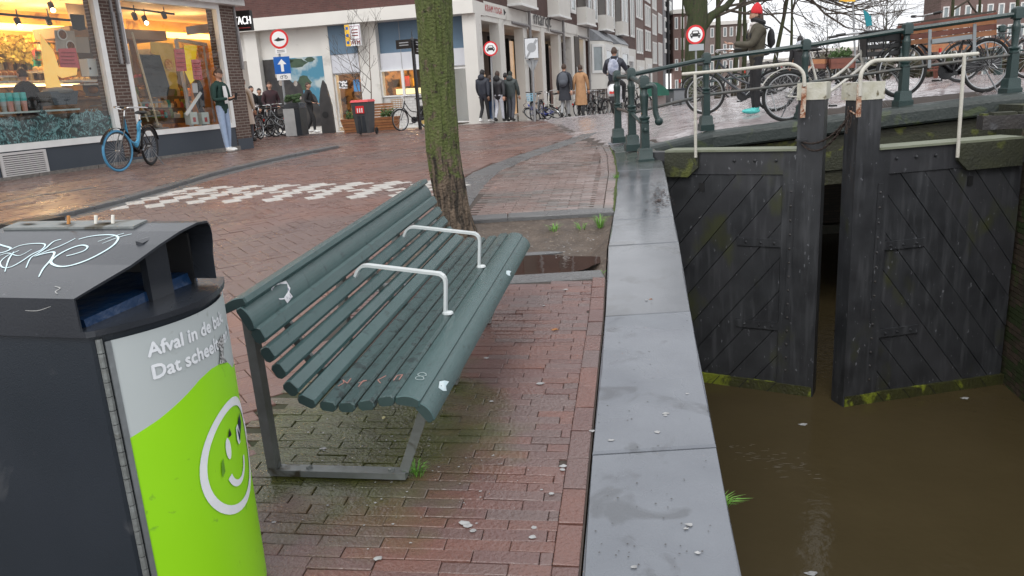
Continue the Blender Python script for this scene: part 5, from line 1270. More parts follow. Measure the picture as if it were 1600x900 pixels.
MB().pbox(F1, 8.42, 8.95, .1, 4.10, -.5, .25).build('column', m_wst, wb)
MB().pbox(F1, -.35, .15, .1, 4.10, -.5, .30).build('column', m_wst, wb)
MB().pbox(F1, 5.85, 8.42, .1, 3.06, -.6, -.02).build('wall', m_wst, wb)
MB().pbox(F1, 8.95, 14, .0, 4.10, -3.2, -3.0).build('wall', m_wst, wb)
MB().pbox(F1, 9.1, 9.8, .4, 2.6, -3.0, -2.95).build('lit_doorway', mat('lit_door', (.8, .45, .15), emit=(1, .5, .15), estr=.6), wb)
MB().pbox(F1, 9.0, 9.75, 2.75, 3.3, -2.9, -2.7).build('light_box', mat('light_box', (1, 1, .95), emit=(1, .95, .85), estr=1.6), wb)
# interior of the little shop and snack bar
m_inw = mat('snack_interior', (.42, .25, .10), (.16, .08, .035), rough=.7, scale=3.2, fac=.8, c3=(.05, .03, .02), s3=3.2, t3=.50)
MB().pbox(F1, .7, 9.0, .2, 4, -3.2, -3.1).build('back_wall', m_inw, wb); MB().pbox(F1, .7, 9.0, .1, .3, -3.1, -.62).build('floor', m_dfloor, wb); MB().pbox(F1, .7, 9.0, 2.9, 3.0, -3.1, -.9).build('ceiling', m_ceil, wb)
for s in (1.6, 3.0, 4.9): lampat(F1.P(s, 2.6, -1.9), 60)
def pxs(pl, x): return pl.px(x, 130)[0]
for a, b, z0, z1, in ((.97, 1.9, 1.38, 2.37), (1.9, 2.75, 1.38, 2.37), (2.75, 3.62, 1.38, 2.37), (.15, .95, .30, 2.3), (4.40, 5.52, .35, 2.37)):
    windowframe(a, b, z0, z1, .05, wb, F1, -.2, .1, m_frame, m_glass)
ctr = thing('snack_counter', 'lit snack bar counter with menu boards behind the windows', 'counter', F1.P(2.4, .4, -2))
MB().pbox(F1, 1, 3.6, .4, 1.45, -1.3, -.9).build('counter', m_wood, ctr); MB().pbox(F1, 1.0, 3.4, 1.45, 1.66, -1.2, -1.0).build('display', mat('display_lit', (.9, .8, .5), emit=(1, .8, .4), estr=.9), ctr)
MB().pbox(F1, 1.3, 2.5, 2.12, 2.3, -1.2, -1.15).build('light_sign', mat('sign_lit_red', (.9, .3, .15), emit=(1, .35, .15), estr=1.6), ctr)
for i in range(7): MB().pbox(F1, 1.1+i*.42, 1.38+i*.42, 1.75, 2.05+.1*(i%2), -2.09, -2.05).build('menu_board', random.choice([m_redp, m_yel, m_dark]), ctr)
MB().pbox(F1, 4.5, 5.0, .6, 2.0, -1.6, -1.2).build('shelf_unit', m_wood, ctr)
card('price_sheet', 'small white notice with a black pattern on the shop door', 'notice', [(529, 127), (542, 126), (543, 138), (530, 139)], -.08, mat('noticepattern', (.8, .8, .8), (.05, .05, .05), rough=.6, scale=12, fac=.1), .01, None, F1)
card('blue_poster', 'blue and orange poster inside the shop door', 'poster', [(552, 124), (561, 124), (563, 143), (553, 143)], -.25, mat('poster_blue', (.03, .2, .5), (.05, .3, .65), rough=.6), .01, None, F1)
card('display_board', 'dark menu board leaning at the white tiled wall', 'menu board', [(586, 154), (597, 154), (598, 169), (587, 170)], -.1, m_dark, .03, None, F1)
# mustard stepped paint on the tiles
for i, (a, b, z0, z1) in enumerate(((.98, 1.25, .30, 1.25), (1.25, 1.5, .30, 1.0), (1.5, 1.75, .30, .78), (1.75, 2.0, .30, .62), (2.0, 2.2, .30, .48))): MB().pbox(F1, a, b, z0, z1, -.15, -.145).build('painted_step', mat('mustard', (.48, .33, .10), rough=.6), wb)
# large wall picture, a generic sky and dark figures
pic = thing('wall_mural', 'large printed wall picture with dark figures under a blue cloudy sky', 'mural', F1.P(7.1, .5, 0))
def muralmat():
    M = bpy.data.materials.new('mural_print'); M.use_nodes = True; N = M.node_tree.nodes; L = M.node_tree.links; b = N['Principled BSDF']; b.inputs['Roughness'].default_value = .5
    g = N.new('ShaderNodeNewGeometry'); dt = N.new('ShaderNodeVectorMath'); dt.operation = 'DOT_PRODUCT'; dt.inputs[1].default_value = F1.d; L.new(g.outputs['Position'], dt.inputs[0]); sx = N.new('ShaderNodeSeparateXYZ'); L.new(g.outputs['Position'], sx.inputs[0])
    n = N.new('ShaderNodeTexNoise'); n.inputs['Scale'].default_value = 1.1; n.inputs['Detail'].default_value = 6; L.new(g.outputs['Position'], n.inputs['Vector'])
    r = N.new('ShaderNodeMapRange'); r.inputs[1].default_value = .48; r.inputs[2].default_value = .58; L.new(n.outputs[0], r.inputs[0])
    mx = N.new('ShaderNodeMix'); mx.data_type = 'RGBA'; L.new(r.outputs[0], mx.inputs[0]); mx.inputs[6].default_value = (.06, .22, .32, 1); mx.inputs[7].default_value = (.42, .48, .48, 1); L.new(mx.outputs[2], b.inputs['Base Color']); return M
MB().pbox(F1, 5.86, 8.40, .45, 3.05, -.02, .01).build('print', muralmat(), pic)
m_md = mat('mural_dark', (.018, .016, .018), (.05, .045, .04), rough=.5, scale=3); m_tr = mat('mural_tree', (.03, .06, .035), (.05, .09, .05), rough=.5, scale=6)
sil = [(8.40, .45), (8.40, 3.05), (7.95, 3.05), (7.9, 2.5), (7.7, 2.2), (7.4, 2.3), (7.2, 2.1), (7.0, 1.75), (6.8, 1.7), (6.6, 1.45), (6.35, 1.4), (6.2, 1.15), (5.87, 1.05), (5.87, .45)]
MB().ext([F1.P(a, z, .013) for a, z in sil], F1.n*.002).build('dark_figures', m_md, pic)
for (a, z, rx, rz_) in ((7.75, 2.0, .3, .6), (7.1, 1.6, .28, .6), (6.5, 1.2, .25, .5)): MB().ext([F1.P(a+rx*cos(t_*pi/8), z+rz_*sin(t_*pi/8), .0135) for t_ in range(16)], F1.n*.0017).build('dark_figure', m_md, pic)
for (a, z, rx, rz_) in ((7.0, 2.85, .45, .18), (7.45, 2.95, .35, .12), (6.75, 2.1, .28, .3), (6.4, 2.95, .2, .1)): MB().ext([F1.P(a+rx*cos(t_*pi/6)*(1+.15*(-1)**t_), z+rz_*sin(t_*pi/6)*.95, .0125) for t_ in range(12)], F1.n*.0015).build('foliage', m_tr, pic)
for (a, z, r1) in ((7.85, 2.45, .12), (7.75, 2.15, .10), (7.12, 2.1, .10), (6.98, 1.55, .06)):
    MB().ext([F1.P(a+r1*.8*cos(t_*pi/5), z+r1*1.1*sin(t_*pi/5), .016) for t_ in range(10)], F1.n*.001).build('pale_shape', mat('mural_pale', (.28, .22, .18), (.4, .38, .35), rough=.5, scale=9), pic)
# ---- side along the street: columns, recess, band, upper floors
cols = [(787, 31), (823, 36), (850, 47), (876, 50), (896, 55), (914, 58)]
gb = lambda s: gz(*(F2.P(s, 0).xy))
def BAND(s): return 4.22+.0*s
send = F2.px(921, 50)[0]
MB().pbox(F2, -.5, send, 4.2, 4.72, -1.2, .02).build('concrete_band', m_wst, wb)
MB().pbox(F2, -.45, send+22, 4.725, 14, -8, -.02).build('upper_wall', m_bk2, wb)
MB().pbox(F2, -.4, 60, -1.5, .2, -8, -.5).build('footing', m_wst, wb)
for (x, y) in cols:
    s = F2.px(x, 100)[0]; MB().pbox(F2, s-.35, s+.35, -.9, 4.2, -.42, 0).build('column', m_wst, wb)
MB().pbox(F2, .3, send, 4.0, 4.2, -1.9, -.02).build('soffit', m_wst, wb)
MB().pbox(F2, .9, send, -.9, 4.2, -2.6, -1.9).build('recess_wall', mat('recess_dark', (.10, .085, .075), (.05, .04, .035), rough=.6, scale=1), wb)
MB().pbox(F2, .5, 2.6, .2, 4.0, -1.6, -1.0).build('recess_panel', m_wst, wb)
for (x0, x1, y0, y1, M) in ((770, 783, 60, 180, 'g'), (797, 805, 60, 185, 'g'), (806, 817, 90, 162, 'p'), (858, 870, 62, 175, 'd'), (884, 891, 60, 160, 'd'), (832, 838, 80, 180, 'g')):
    a, b = F2.px(x0, 120, -1.2)[0], F2.px(x1, 120, -1.2)[0]; 
    MM = {'g': mat('warm_window', (.5, .33, .2), (.2, .14, .1), rough=.2, scale=2, emit=(1, .6, .3), estr=.25), 'p': mat('pink_display', (.5, .12, .08), (.9, .75, .5), rough=.5, scale=14, fac=.4, emit=(1, .5, .3), estr=.25), 'd': mat('mahogany', (.16, .05, .025), (.10, .03, .018), rough=.3)}[M]
    MB().pbox(F2, a, b, .1, 3.6, -1.3, -1.2).build('shopfront_pane' if M != 'd' else 'door', MM, wb)
    for s in (a-.08, b): MB().pbox(F2, s, s+.08, .1, 3.7, -1.32, -1.15).build('door_frame', m_black, wb)
a = F2.px(750, 120, -1.5)[0]
MB().pbox(F2, F2.px(757, 120, -1.0)[0], F2.px(770, 120, -1.0)[0], .3, 1.7, -1.4, -1.0).build('dark_column', m_dark, wb)
m_lampw = mat('lamp_glow', (1, .8, .6), emit=(1, .75, .45), estr=8)
for (x, y) in ((888, 67),):
    t = thing('entrance_lamp', 'glowing lamp above the brown entrance door', 'lamp', F2.P(*F2.px(x, y, -.8), -.8)); MB().ell(F2.P(*F2.px(x, y, -.8), -.8), .16, 10, 7).build('globe', m_lampw, t); MB().lathe(F2.P(*F2.px(x, y, -.8), -.8)+BZ*.15, [(.05, 0), (.03, .1)], 8).build('fitting', m_black, t)
# lettering
t = thing('shop_lettering', 'red yoga lettering with a black arrow on the white band', 'sign', F2.P(2, 4.4, .02))
a = F2.px(754, 12, .03); mb = MB(); put_text(mb, 'BIKRAM YOGA', F2.P(a[0], 4.36, .03), F2.d, BZ, .36, sx=1.05, bold=.004); mb.build('lettering', m_redp, t)
e = a[0]+2.75; MB().ext([F2.P(e, 4.36, .03), F2.P(e+.28, 4.48, .03), F2.P(e, 4.6, .03)], F2.n*.01).build('arrow', m_black, t)
t = thing('shop_lettering', 'dark raised supermarket lettering on the white band past the drain pipe', 'sign', F2.P(9, 4.3, .05))
a = F2.px(834, 36, .06); mb = MB(); put_text(mb, 'marqt', F2.P(a[0], 4.28, .06), F2.d, BZ, .95, sx=1.5, bold=.012); o = mb.build('lettering', mat('sign_dark', (.05, .045, .045), rough=.5), t)
t = thing('vertical_sign', 'narrow dark sign with YOGA written downwards', 'sign', F2.P(*F2.px(902, 115)))
a, b = F2.px(899, 90, .05)[0], F2.px(906, 90, .05)[0]; MB().pbox(F2, a, b, .6, 4.1, -.05, .05).build('board', m_dark, t)
for i, chh in enumerate('YOGA'):
    mb = MB(); put_text(mb, chh, F2.P(a+.25, 2.05-i*.52, .055), F2.d, BZ, .5, sx=1.6, bold=.02); mb.build('letter', m_frame, t)
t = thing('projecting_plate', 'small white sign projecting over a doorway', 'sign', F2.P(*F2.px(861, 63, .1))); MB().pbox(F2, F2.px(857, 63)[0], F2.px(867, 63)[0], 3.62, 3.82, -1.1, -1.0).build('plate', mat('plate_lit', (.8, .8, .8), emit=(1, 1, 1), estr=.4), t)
# drain pipes
for (x, yt) in ((829, 0), (881, 6), (920, 25)):
    s = F2.px(x, 60, .15)[0]; t = thing('drain_pipe', 'grey drain pipe down the white building %s' % {829: 'left of the dark lettering', 881: 'beside the brown door', 920: 'next to the first bay window'}[x], 'pipe', F2.P(s, 0, .12))
    MB().tube([F2.P(s, gb(s)-.1, .14), F2.P(s, 12, .14)], .07, 8).build('pipe', m_cond, t, smooth=True)
    MB().tube([F2.P(s, 4.0, .14), F2.P(s-.3, 4.1, .14), F2.P(s-2.4, 4.15, -.0)], .06, 8).build('branch', m_cond, t, smooth=True)
    for z in (1.5, 3.2, 5): MB().lathe(F2.P(s, z, .14), [(.09, 0), (.09, .08)], 8).build('bracket', m_cond, t)
# balconies (white boxes), windows
for (x0, x1, y0) in ((794, 821, 15), (857, 876, 33), (902, 917, 30), (935, 947, 45), (962, 971, 57)):
    a, b = F2.px(x0, y0)[0], F2.px(x1, y0)[0]; o = MB().pbox(F2, a, b, 4.86, 5.75, -.1, .55).build('balcony_box', m_wst, wb); MB().pbox(F2, a-.05, b+.05, 4.76, 4.86, -.1, .6).build('sill', m_frame, o)
    MB().pbox(F2, a+.2, b-.2, 5.8, 9, -.2, .0).build('loggia', m_dark, wb); 
m_gl2 = mat('window_glass_pale', (.30, .35, .36), (.16, .19, .20), rough=.08, scale=1.2, fac=.8, spec=.8)
m_wfr = mat('window_frame_far', (.72, .72, .70), rough=.5)
def fwin(pl, s0, s1, z0, z1, parent, mull=0, off=.0, fw=None):
    fw = fw or .11*(s1-s0)+.05; mb = MB()
    for (a, b, c, d_) in ((s0, s1, z0, z0+fw), (s0, s1, z1-fw, z1), (s0, s0+fw, z0+fw, z1-fw), (s1-fw, s1, z0+fw, z1-fw)): mb.pbox(pl, a, b, c, d_, off-.05, off+.06)
    if mull: mb.pbox(pl, s0+fw, s1-fw, (z0+z1)/2-.04, (z0+z1)/2+.04, off-.05, off+.05)
    f = mb.build('window', m_wfr, parent); MB().pbox(pl, s0+fw, s1-fw, z0+fw, z1-fw, off-.04, off+.015).build('pane', m_gl2, f); return f
for (x0, x1, yb) in ((863, 873, 3), (884, 888, 17), (891, 899, 21), (917, 924, 32), (927, 933, 35), (948, 953, 43), (955, 960, 45)):
    a, b = F2.px(x0, yb)[0], F2.px(x1, yb)[0]; z = F2.px((x0+x1)/2, yb)[1]; fwin(F2, a, b, z, z+3.0, wb)
for (x0, x1, yb) in ((972, 976, 53), (977, 981, 54), (985, 988, 58), (988.5, 991, 59)):
    a, b = F2.px(x0, yb)[0], F2.px(x1, yb)[0]; z = F2.px((x0+x1)/2, yb)[1]; fwin(F2, a, b, z, z+3.6, wb)
# two white bays
for i, (x0, x1) in enumerate(((922, 946), (949, 971))):
    a, b = F2.px(x0, 100)[0], F2.px(x1, 100, 0)[0]; m_ = (b-a)*.2
    t = thing('bay_window', ['first', 'second'][i]+' white bay window with a grey sloping roof beside the drain pipe', 'bay window', F2.P((a+b)/2, 1.2, .3), group='white bay windows')
    q = [(a, 0), (a+m_, .75), (b-m_, .75), (b, 0)]
    MB().ext([F2.P(s, 1.0, o_) for s, o_ in q], BZ*3.0).build('bay', m_wst, t)
    MB().add([F2.P(s, 4.02, o_*1.08) for s, o_ in q]+[F2.P(a, 4.75, 0), F2.P(b, 4.75, 0)], [(0, 1, 4), (1, 2, 5, 4), (2, 3, 5), (0, 3, 2, 1), (0, 4, 5, 3)]).build('roof', mat('slate_roof', (.24, .25, .27), (.18, .19, .2), rough=.6, scale=5), t)
    fp = Plane(F2.P(a+m_, 0, .75), F2.d, F2.n); fwin(fp, .1, (b-a-2*m_)-.1, 2.0, 3.8, t, off=.01)
    lp = Plane(F2.P(a, 0, 0), (F2.P(a+m_, 0, .75)-F2.P(a, 0, 0)), (0, -1)); ll = (F2.P(a+m_, 0, .75)-F2.P(a, 0, 0)).length; fwin(lp, .12, ll-.1, 2.0, 3.8, t, off=.01)
MB().pbox(F2, send, F2.px(992, 100)[0], -1.5, 4.72, -8, -.05).build('ground_floor', m_bk2, wb)
for i in range(14): s = send+1+i*1.7; MB().pbox(F2, s, s+.35, -1.2, 1.0, -.05, .12).build('white_pilaster', m_wst, wb)
# terraced houses further along
def house(x0, x1, z1, M, label, rows, ncol, gf=None):
    a, b = F2.px(x0, 60)[0], F2.px(x1, 60)[0]; t = thing('canal_house', label, 'house', F2.P(a, -1, 0))
    MB().pbox(F2, a+.03, b-.03, -2, z1, -9, 0).build('wall', M, t); MB().pbox(F2, a, b, z1, z1+.4, -.3, .35).build('cornice', m_wst, t)
    w_ = (b-a)
    for (yt, yb) in rows:
        xm = (x0+x1)/2; z0 = F2.px(xm, yb)[1]; zt = F2.px(xm, yt)[1]
        for k in range(ncol): s = a+w_*(.12+.76*k/ncol); fwin(F2, s, s+.76*w_/ncol*.74, z0, zt, t, off=.01)
    if gf: MB().pbox(F2, a+.2, b-.2, -1.8, F2.px((x0+x1)/2, gf)[1], 0, .08).build('white_front', m_wst, t); fwin(F2, a+.25*w_, a+.75*w_, -.2, F2.px((x0+x1)/2, gf)[1]-.6, t, off=.09)
    return t
mkb = lambda n_, c: mat(n_, c, tuple(v*.75 for v in c), rough=.8, scale=3, fac=.9)
house(973, 992, 14, m_bk2, 'brown brick house with a white ground floor beside the bay windows', [(78, 112)], 2, 76)
house(992.4, 1006, 15.5, mkb('brick_mauve', (.16, .10, .085)), 'mauve brown house with triple tall white windows on each floor', [(-16, 30), (45, 84)], 3, 94)
house(1006.4, 1018, 16, mkb('brick_red_dark', (.13, .065, .052)), 'dark red brick house with narrow white windows and a white doorway', [(-30, 4), (9, 42), (48, 80)], 3, 91)
house(1018.4, 1027, 17, mkb('brick_tan', (.22, .17, .15)), 'pale brown narrow house in the middle of the terrace', [(-14, 16), (23, 55), (66, 100)], 3)
house(1027.3, 1035.5, 15, mkb('brick_brown', (.15, .08, .065)), 'brown gabled house with dark brackets under the eaves', [(22, 53), (67, 103)], 3)
house(1036, 1052, 19, mkb('grey_render', (.22, .22, .23)), 'tall grey house with a dark drain pipe at the end of the terrace', [(0, 20), (30, 52), (62, 84)], 2)
t = [o for o in C.objects if o.get('label', '').startswith('tall grey house')][0]
MB().tube([F2.P(F2.px(1041, 60)[0], -1, .2), F2.P(F2.px(1041, 60)[0], 19, .2)], .22, 6).build('drain_pipe', m_black, t)
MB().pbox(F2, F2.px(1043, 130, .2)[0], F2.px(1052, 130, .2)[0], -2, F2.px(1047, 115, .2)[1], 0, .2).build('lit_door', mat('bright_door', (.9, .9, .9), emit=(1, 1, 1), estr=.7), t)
# cross street house behind the tree and the far side of the canal
def boxhouse(x0, x1, ytop, Y, base_z, M, label, rows, cols, dep=8):
    a = at(x0, ytop, Y); b = at(x1, ytop, Y); pl = Plane((a.x, Y, 0), (1, 0), (0, -1)); w_ = b.x-a.x
    t = thing('house', label, 'house', (a.x, Y, base_z)); MB().pbox(pl, 0, w_, base_z, a.z, -dep, 0).build('wall', M, t); MB().pbox(pl, -.1, w_+.1, a.z, a.z+.5, -dep, .3).build('cornice', m_wst, t)
    h = (a.z-base_z)/rows
    for r in range(rows):
        for c in range(cols): s = w_*(c+.2)/cols; fwin(pl, s, s+w_*.55/cols, base_z+h*r+h*.28, base_z+h*r+h*.85, t, off=.02)
    return t
boxhouse(1052, 1100, 22, 100, -1, mkb('brick_far', (.20, .13, .115)), 'distant brown brick house between the terrace and the big tree', 4, 5)
boxhouse(1108, 1168, 40, 120, -1, mkb('brick_far2', (.22, .17, .15)), 'distant pale brown house behind the woman with the red hat', 4, 6)
boxhouse(1180, 1262, 98, 130, -2, mkb('far_haze', (.30, .28, .27)), 'distant low haze grey block for the tree line behind the backpack', 1, 4)  # low rows in place of trees, distance haze put into their colour
boxhouse(1262, 1345, 82, 140, -2, mkb('far_haze2', (.30, .28, .26)), 'distant haze grey row for the tree line behind the white bicycle', 1, 5)
boxhouse(1345, 1452, 78, 135, -2, mkb('far_haze3', (.30, .26, .24)), 'distant haze brown row for the tree line behind the black crate', 1, 6)
tb_ = boxhouse(1484, 1680, -170, 75, -1, mkb('brick_westside', (.20, .135, .12)), 'large dark brick building at the top right behind the wooden planters', 9, 11, dep=3)
# ================================================================ BICYCLES
m_tyre = mat('tyre', (.018, .018, .018), rough=.8); m_tblue = mat('tyre_blue', (.06, .24, .42), (.08, .28, .46), rough=.6, scale=20)
m_rim = mat('rim', (.45, .46, .47), rough=.3, metal=.8); m_rimd = mat('rim_dark', (.06, .06, .065), rough=.4, metal=.4); m_spoke = mat('spoke', (.38, .38, .38), rough=.4, metal=.6)
m_fblack = mat('frame_black', (.014, .014, .016), rough=.25, spec=.6); m_chrome = mat('chrome', (.62, .62, .62), rough=.2, metal=.9)
m_fblue = mat('frame_blue', (.05, .27, .45), rough=.35); m_fcream = mat('frame_cream', (.62, .60, .55), (.5, .48, .43), rough=.4, scale=12); m_fgrey = mat('frame_grey', (.20, .21, .22), rough=.4, metal=.3)
m_frust = mat('frame_rust', (.16, .05, .03), rough=.6); m_sadd = mat('saddle_black', (.02, .02, .02), rough=.5); m_lred = mat('rear_reflector', (.5, .02, .01), rough=.3)
wheel_cache = {}
def wheelmeshes(R, tm, rm, lod=0):
    k = (R, tm.name, rm.name, lod)
    if k in wheel_cache: return wheel_cache[k]
    n = 36 if lod == 0 else 20
    a = simplemesh('tyre', MB().ring((0, 0, 0), (0, 1, 0), R-.021, .021, n, 8 if lod == 0 else 5), tm)
    b = simplemesh('rim', MB().ring((0, 0, 0), (0, 1, 0), R-.050, .011, n, 6 if lod == 0 else 4), rm)
    mb = MB(); ns = 28 if lod == 0 else 14
    for i in range(ns):
        t = 2*pi*i/ns; o = (.25 if i % 2 else -.25); s_ = .022*(1 if i % 4 < 2 else -1)
        mb.tube([(.02*cos(t+o), s_, .02*sin(t+o)), ((R-.05)*cos(t), 0, (R-.05)*sin(t))], .0022 if lod == 0 else .003, 3, caps=False)
    mb.lathe((0, -.045, 0), [(.012, 0), (.022, .012), (.012, .03), (.012, .06), (.022, .078), (.012, .09)], 8, ax=(0, 1, 0))
    c = simplemesh('spokes', mb, m_spoke); wheel_cache[k] = (a, b, c); return a, b, c
def wheel(parent, loc, R, tm, rm, name='wheel', steer=0, lod=0):
    a, b, c = wheelmeshes(R, tm, rm, lod)
    w_ = bpy.data.objects.new(name, None); C.objects.link(w_); w_.parent = parent; w_.location = loc; w_.rotation_euler = (0, 0, steer)
    for nm, me in (('tyre', a), ('rim', b), ('spokes', c)):
        o = bpy.data.objects.new(nm, me); C.objects.link(o); o.parent = w_
    return w_
def bicycle(label, loc, yaw, frame_m=None, front=None, rear=None, rimm=None, style='dutch', bar='sweep', crate=False, rack=True, steer=0, lean=0, group=None, barm=None, chaincase=True, blue_tube=False, R=.345, lod=0, basket=None, wb=1.12, kick=True, bag=None, name='bicycle', fork_m=None, S_=1):
    fm = frame_m or m_fblack; t = thing(name, label, 'bicycle', loc, group=group, rot=(lean, 0, yaw))
    tm = front or m_tyre; rt = rear or m_tyre; rm = rimm or m_rim; fk = fork_m or fm
    wheel(t, (0, 0, R), R, rt, rm, 'rear_wheel', lod=lod)
    hx_ = wb-.13; bb = Vector((.46, 0, .30)); hub = Vector((0, 0, R)); seat = Vector((.29, 0, .86)); head_t = Vector((wb-.235, 0, .90)); head_b = Vector((wb-.175, 0, .70))
    def L(mb, nm, M, p=t): return mb.build(nm, M, p, world=False, smooth=True)
    n = 8 if lod == 0 else 5
    mb = MB(); sb = bb.lerp(seat, .78)
    mb.tube([bb, seat.lerp(bb, .06)], .016, n)
    if S_ != 1: t.scale = (S_, S_, S_)
    if style == 'diamond': mb.tube([head_b, bb], .017, n); mb.tube([head_t-Vector((0, 0, .04)), sb], .014, n)
    elif style == 'step': mb.tube(rpath([head_t-Vector((0, 0, .05)), (.70, 0, .60), bb.lerp(seat, .30)], .2), .019, n); mb.tube(rpath([head_b, (.68, 0, .44), bb], .16), .021, n)
    else:
        mb.tube(rpath([head_b, (.72, 0, .42), bb], .14), .017, n); 
        if not blue_tube: mb.tube(rpath([head_t-Vector((0, 0, .05)), (.70, 0, .58), bb.lerp(seat, .42)], .16), .014, n)
    mb.tube([head_t, head_b], .022, n)
    for s in (-.045, .045): mb.tube([bb+Vector((0, s*.5, 0)), hub+Vector((0, s, 0))], .010, n); mb.tube([sb+Vector((0, s*.3, 0)), hub+Vector((0, s, 0))], .008, n)
    mb.lathe(bb+Vector((0, -.04, 0)), [(.024, 0), (.024, .08)], 10, ax=(0, 1, 0)); L(mb, 'frame', fm)
    if blue_tube: L(MB().tube(rpath([(.56, 0, .42), (.60, 0, .40), (.50, 0, .38), (.38, 0, .60), (.33, 0, .78)], .08), .030, n), 'cover_tube', m_fblue)
    if blue_tube: L(MB().tube(rpath([head_t-Vector((0, 0, .05)), (.80, 0, .50), (.56, 0, .42), (.36, 0, .52), (.42, 0, .74), (.27, 0, .80)], .10), .022, n), 'top_tube', m_fblue)
    # steering assembly as one sub-rooted fork
    ax_p = head_t; st = bpy.data.objects.new('fork', None); C.objects.link(st); st.parent = t; st.location = (wb-.2, 0, .80); st.rotation_euler = (0, 0, steer)
    st.name = 'steering'; off = Vector((wb-.2, 0, .80))
    fh = Vector((wb, 0, R))-off
    mb = MB(); cr = head_b-off-Vector((-.012, 0, .02)); mb.tube([head_t-off+Vector((0, 0, .0)), cr], .017, n)
    for s in (-.045, .045): mb.tube(rpath([cr+Vector((0, s, 0)), fh+Vector((-.05, s, .12)), fh+Vector((0, s, 0))], .06), .010, n)
    mb.tube([cr+Vector((0, -.05, 0)), cr+Vector((0, .05, 0))], .014, n); L(mb, 'fork', fk, st)
    a, b_, c_ = wheelmeshes(R, tm, rm, lod)
    mbh = MB(); top_ = head_t-off+Vector((-.02, 0, .17 if crate else .10)); bm_ = barm or m_chrome
    mbh.tube([head_t-off, top_], .013, n)
    if bar == 'sweep': pts = rpath([top_+Vector((-.34, .27, .03)), top_+Vector((-.12, .29, .05)), top_+Vector((.10, .12, .05)), top_+Vector((.02, 0, 0)), top_+Vector((.10, -.12, .05)), top_+Vector((-.12, -.29, .05)), top_+Vector((-.34, -.27, .03))], .08)
    elif bar == 'flat': pts = [top_+Vector((-.03, .31, .02)), top_+Vector((.02, 0, 0)), top_+Vector((-.03, -.31, .02))]
    else: pts = rpath([top_+Vector((-.22, .27, .10)), top_+Vector((-.02, .22, .12)), top_+Vector((.02, 0, 0)), top_+Vector((-.02, -.22, .12)), top_+Vector((-.22, -.27, .10))], .06)
    mbh.tube(pts, .012, n); L(mbh, 'handlebar', bm_, st)
    for e0, e1 in ((pts[0], pts[1]), (pts[-1], pts[-2])): L(MB().tube([e0, e0+(e1-e0).normalized()*.12], .018, n), 'grip', m_sadd, st)
    # wheel under the steering empty: grandchild level, its pieces joined by material
    wf = MB(); o = bpy.data.objects.new('front_wheel', None) if False else None
    me = bpy.data.meshes.new('front_wheel'); bm = bmesh.new()
    for i_, mm in enumerate((a, b_, c_)):
        tmp = bmesh.new(); tmp.from_mesh(mm)
        for f in tmp.faces: f.material_index = i_
        m2 = bpy.data.meshes.new('tmp'); tmp.to_mesh(m2); tmp.free(); bm.from_mesh(m2); bpy.data.meshes.remove(m2)
    bm.to_mesh(me); bm.free()
    for mm in (tm, rm, m_spoke): me.materials.append(mm)
    me.polygons.foreach_set('use_smooth', [True]*len(me.polygons))
    wo = bpy.data.objects.new('front_wheel', me); C.objects.link(wo); wo.parent = st; wo.location = fh
    mg = MB()
    for cx, r0, A0, A1, off2 in ((0, R+.03, R_(-8), R_(165), Vector((0, 0, R))),):
        pr = [Vector((r0*cos(A0+(A1-A0)*i/14), 0, r0*sin(A0+(A1-A0)*i/14)))+off2 for i in range(15)]
        for p, q in zip(pr, pr[1:]): mg.bar(Vector((-p.x, 0, p.z)), Vector((-q.x, 0, q.z)), .045, .006, up=Vector((0, 1, 0))) if False else mg.obox((p+q)/2*1, (q-p)/2, (0, .025, 0), Vector((0, 1, 0)).cross(q-p).normalized()*.003)
    mgo = mg; 
    o = mg.build('rear_mudguard', m_fblack if fm is not m_fcream else m_fcream, t, world=False)
    o.scale = (-1, 1, 1) if False else (1, 1, 1)
    mg = MB(); pr = [Vector(((R+.03)*cos(a_), 0, (R+.03)*sin(a_)))+fh for a_ in [R_(20)+R_(130)*i/10 for i in range(11)]]
    for p, q in zip(pr, pr[1:]): mg.obox((p+q)/2, (q-p)/2, (0, .025, 0), Vector((0, 1, 0)).cross(q-p).normalized()*.003)
    L(mg, 'front_mudguard', m_fblack if fm is not m_fcream else m_fcream, st)
    L(MB().tube([seat.lerp(bb, .08), seat+Vector((-.015, 0, .05))], .012, n), 'seat_post', m_chrome)
    sd_ = MB(); c0 = seat+Vector((-.03, 0, .085)); sd_.ell(c0+Vector((-.06, 0, 0)), (.11, .095, .035), 12, 6); sd_.ell(c0+Vector((.07, 0, .0)), (.13, .035, .026), 10, 6); L(sd_, 'saddle', m_sadd)
    if chaincase: L(MB().hexa([(.62, -.055, .38), (.60, -.055, .22), (-.03, -.055, R-.06), (-.03, -.055, R+.05), (.62, -.035, .38), (.60, -.035, .22), (-.03, -.035, R-.06), (-.03, -.035, R+.05)]).lathe((.52, -.057, .30), [(.105, 0), (.105, .024)], 16, ax=(0, 1, 0)), 'chaincase', m_fblack)
    else:
        L(MB().ring(bb+Vector((0, -.05, 0)), (0, 1, 0), .085, .006, 18, 5).bar(bb+Vector((.0, -.05, .085)), hub+Vector((0, -.05, .035)), .006).bar(bb+Vector((.0, -.05, -.085)), hub+Vector((0, -.05, -.035)), .006), 'chain', m_fgrey)
    for sgn in (1, -1):
        cr_ = MB(); e = bb+Vector((.12*sgn, -.075*sgn, -.11*sgn)); cr_.bar(bb+Vector((0, -.07*sgn, 0)), e, .018, .012); L(cr_, 'crank', m_chrome); L(MB().obox(e+Vector((0, -.05*sgn, 0)), (.045, 0, 0), (0, .045, 0), (0, 0, .012)), 'pedal', m_sadd)
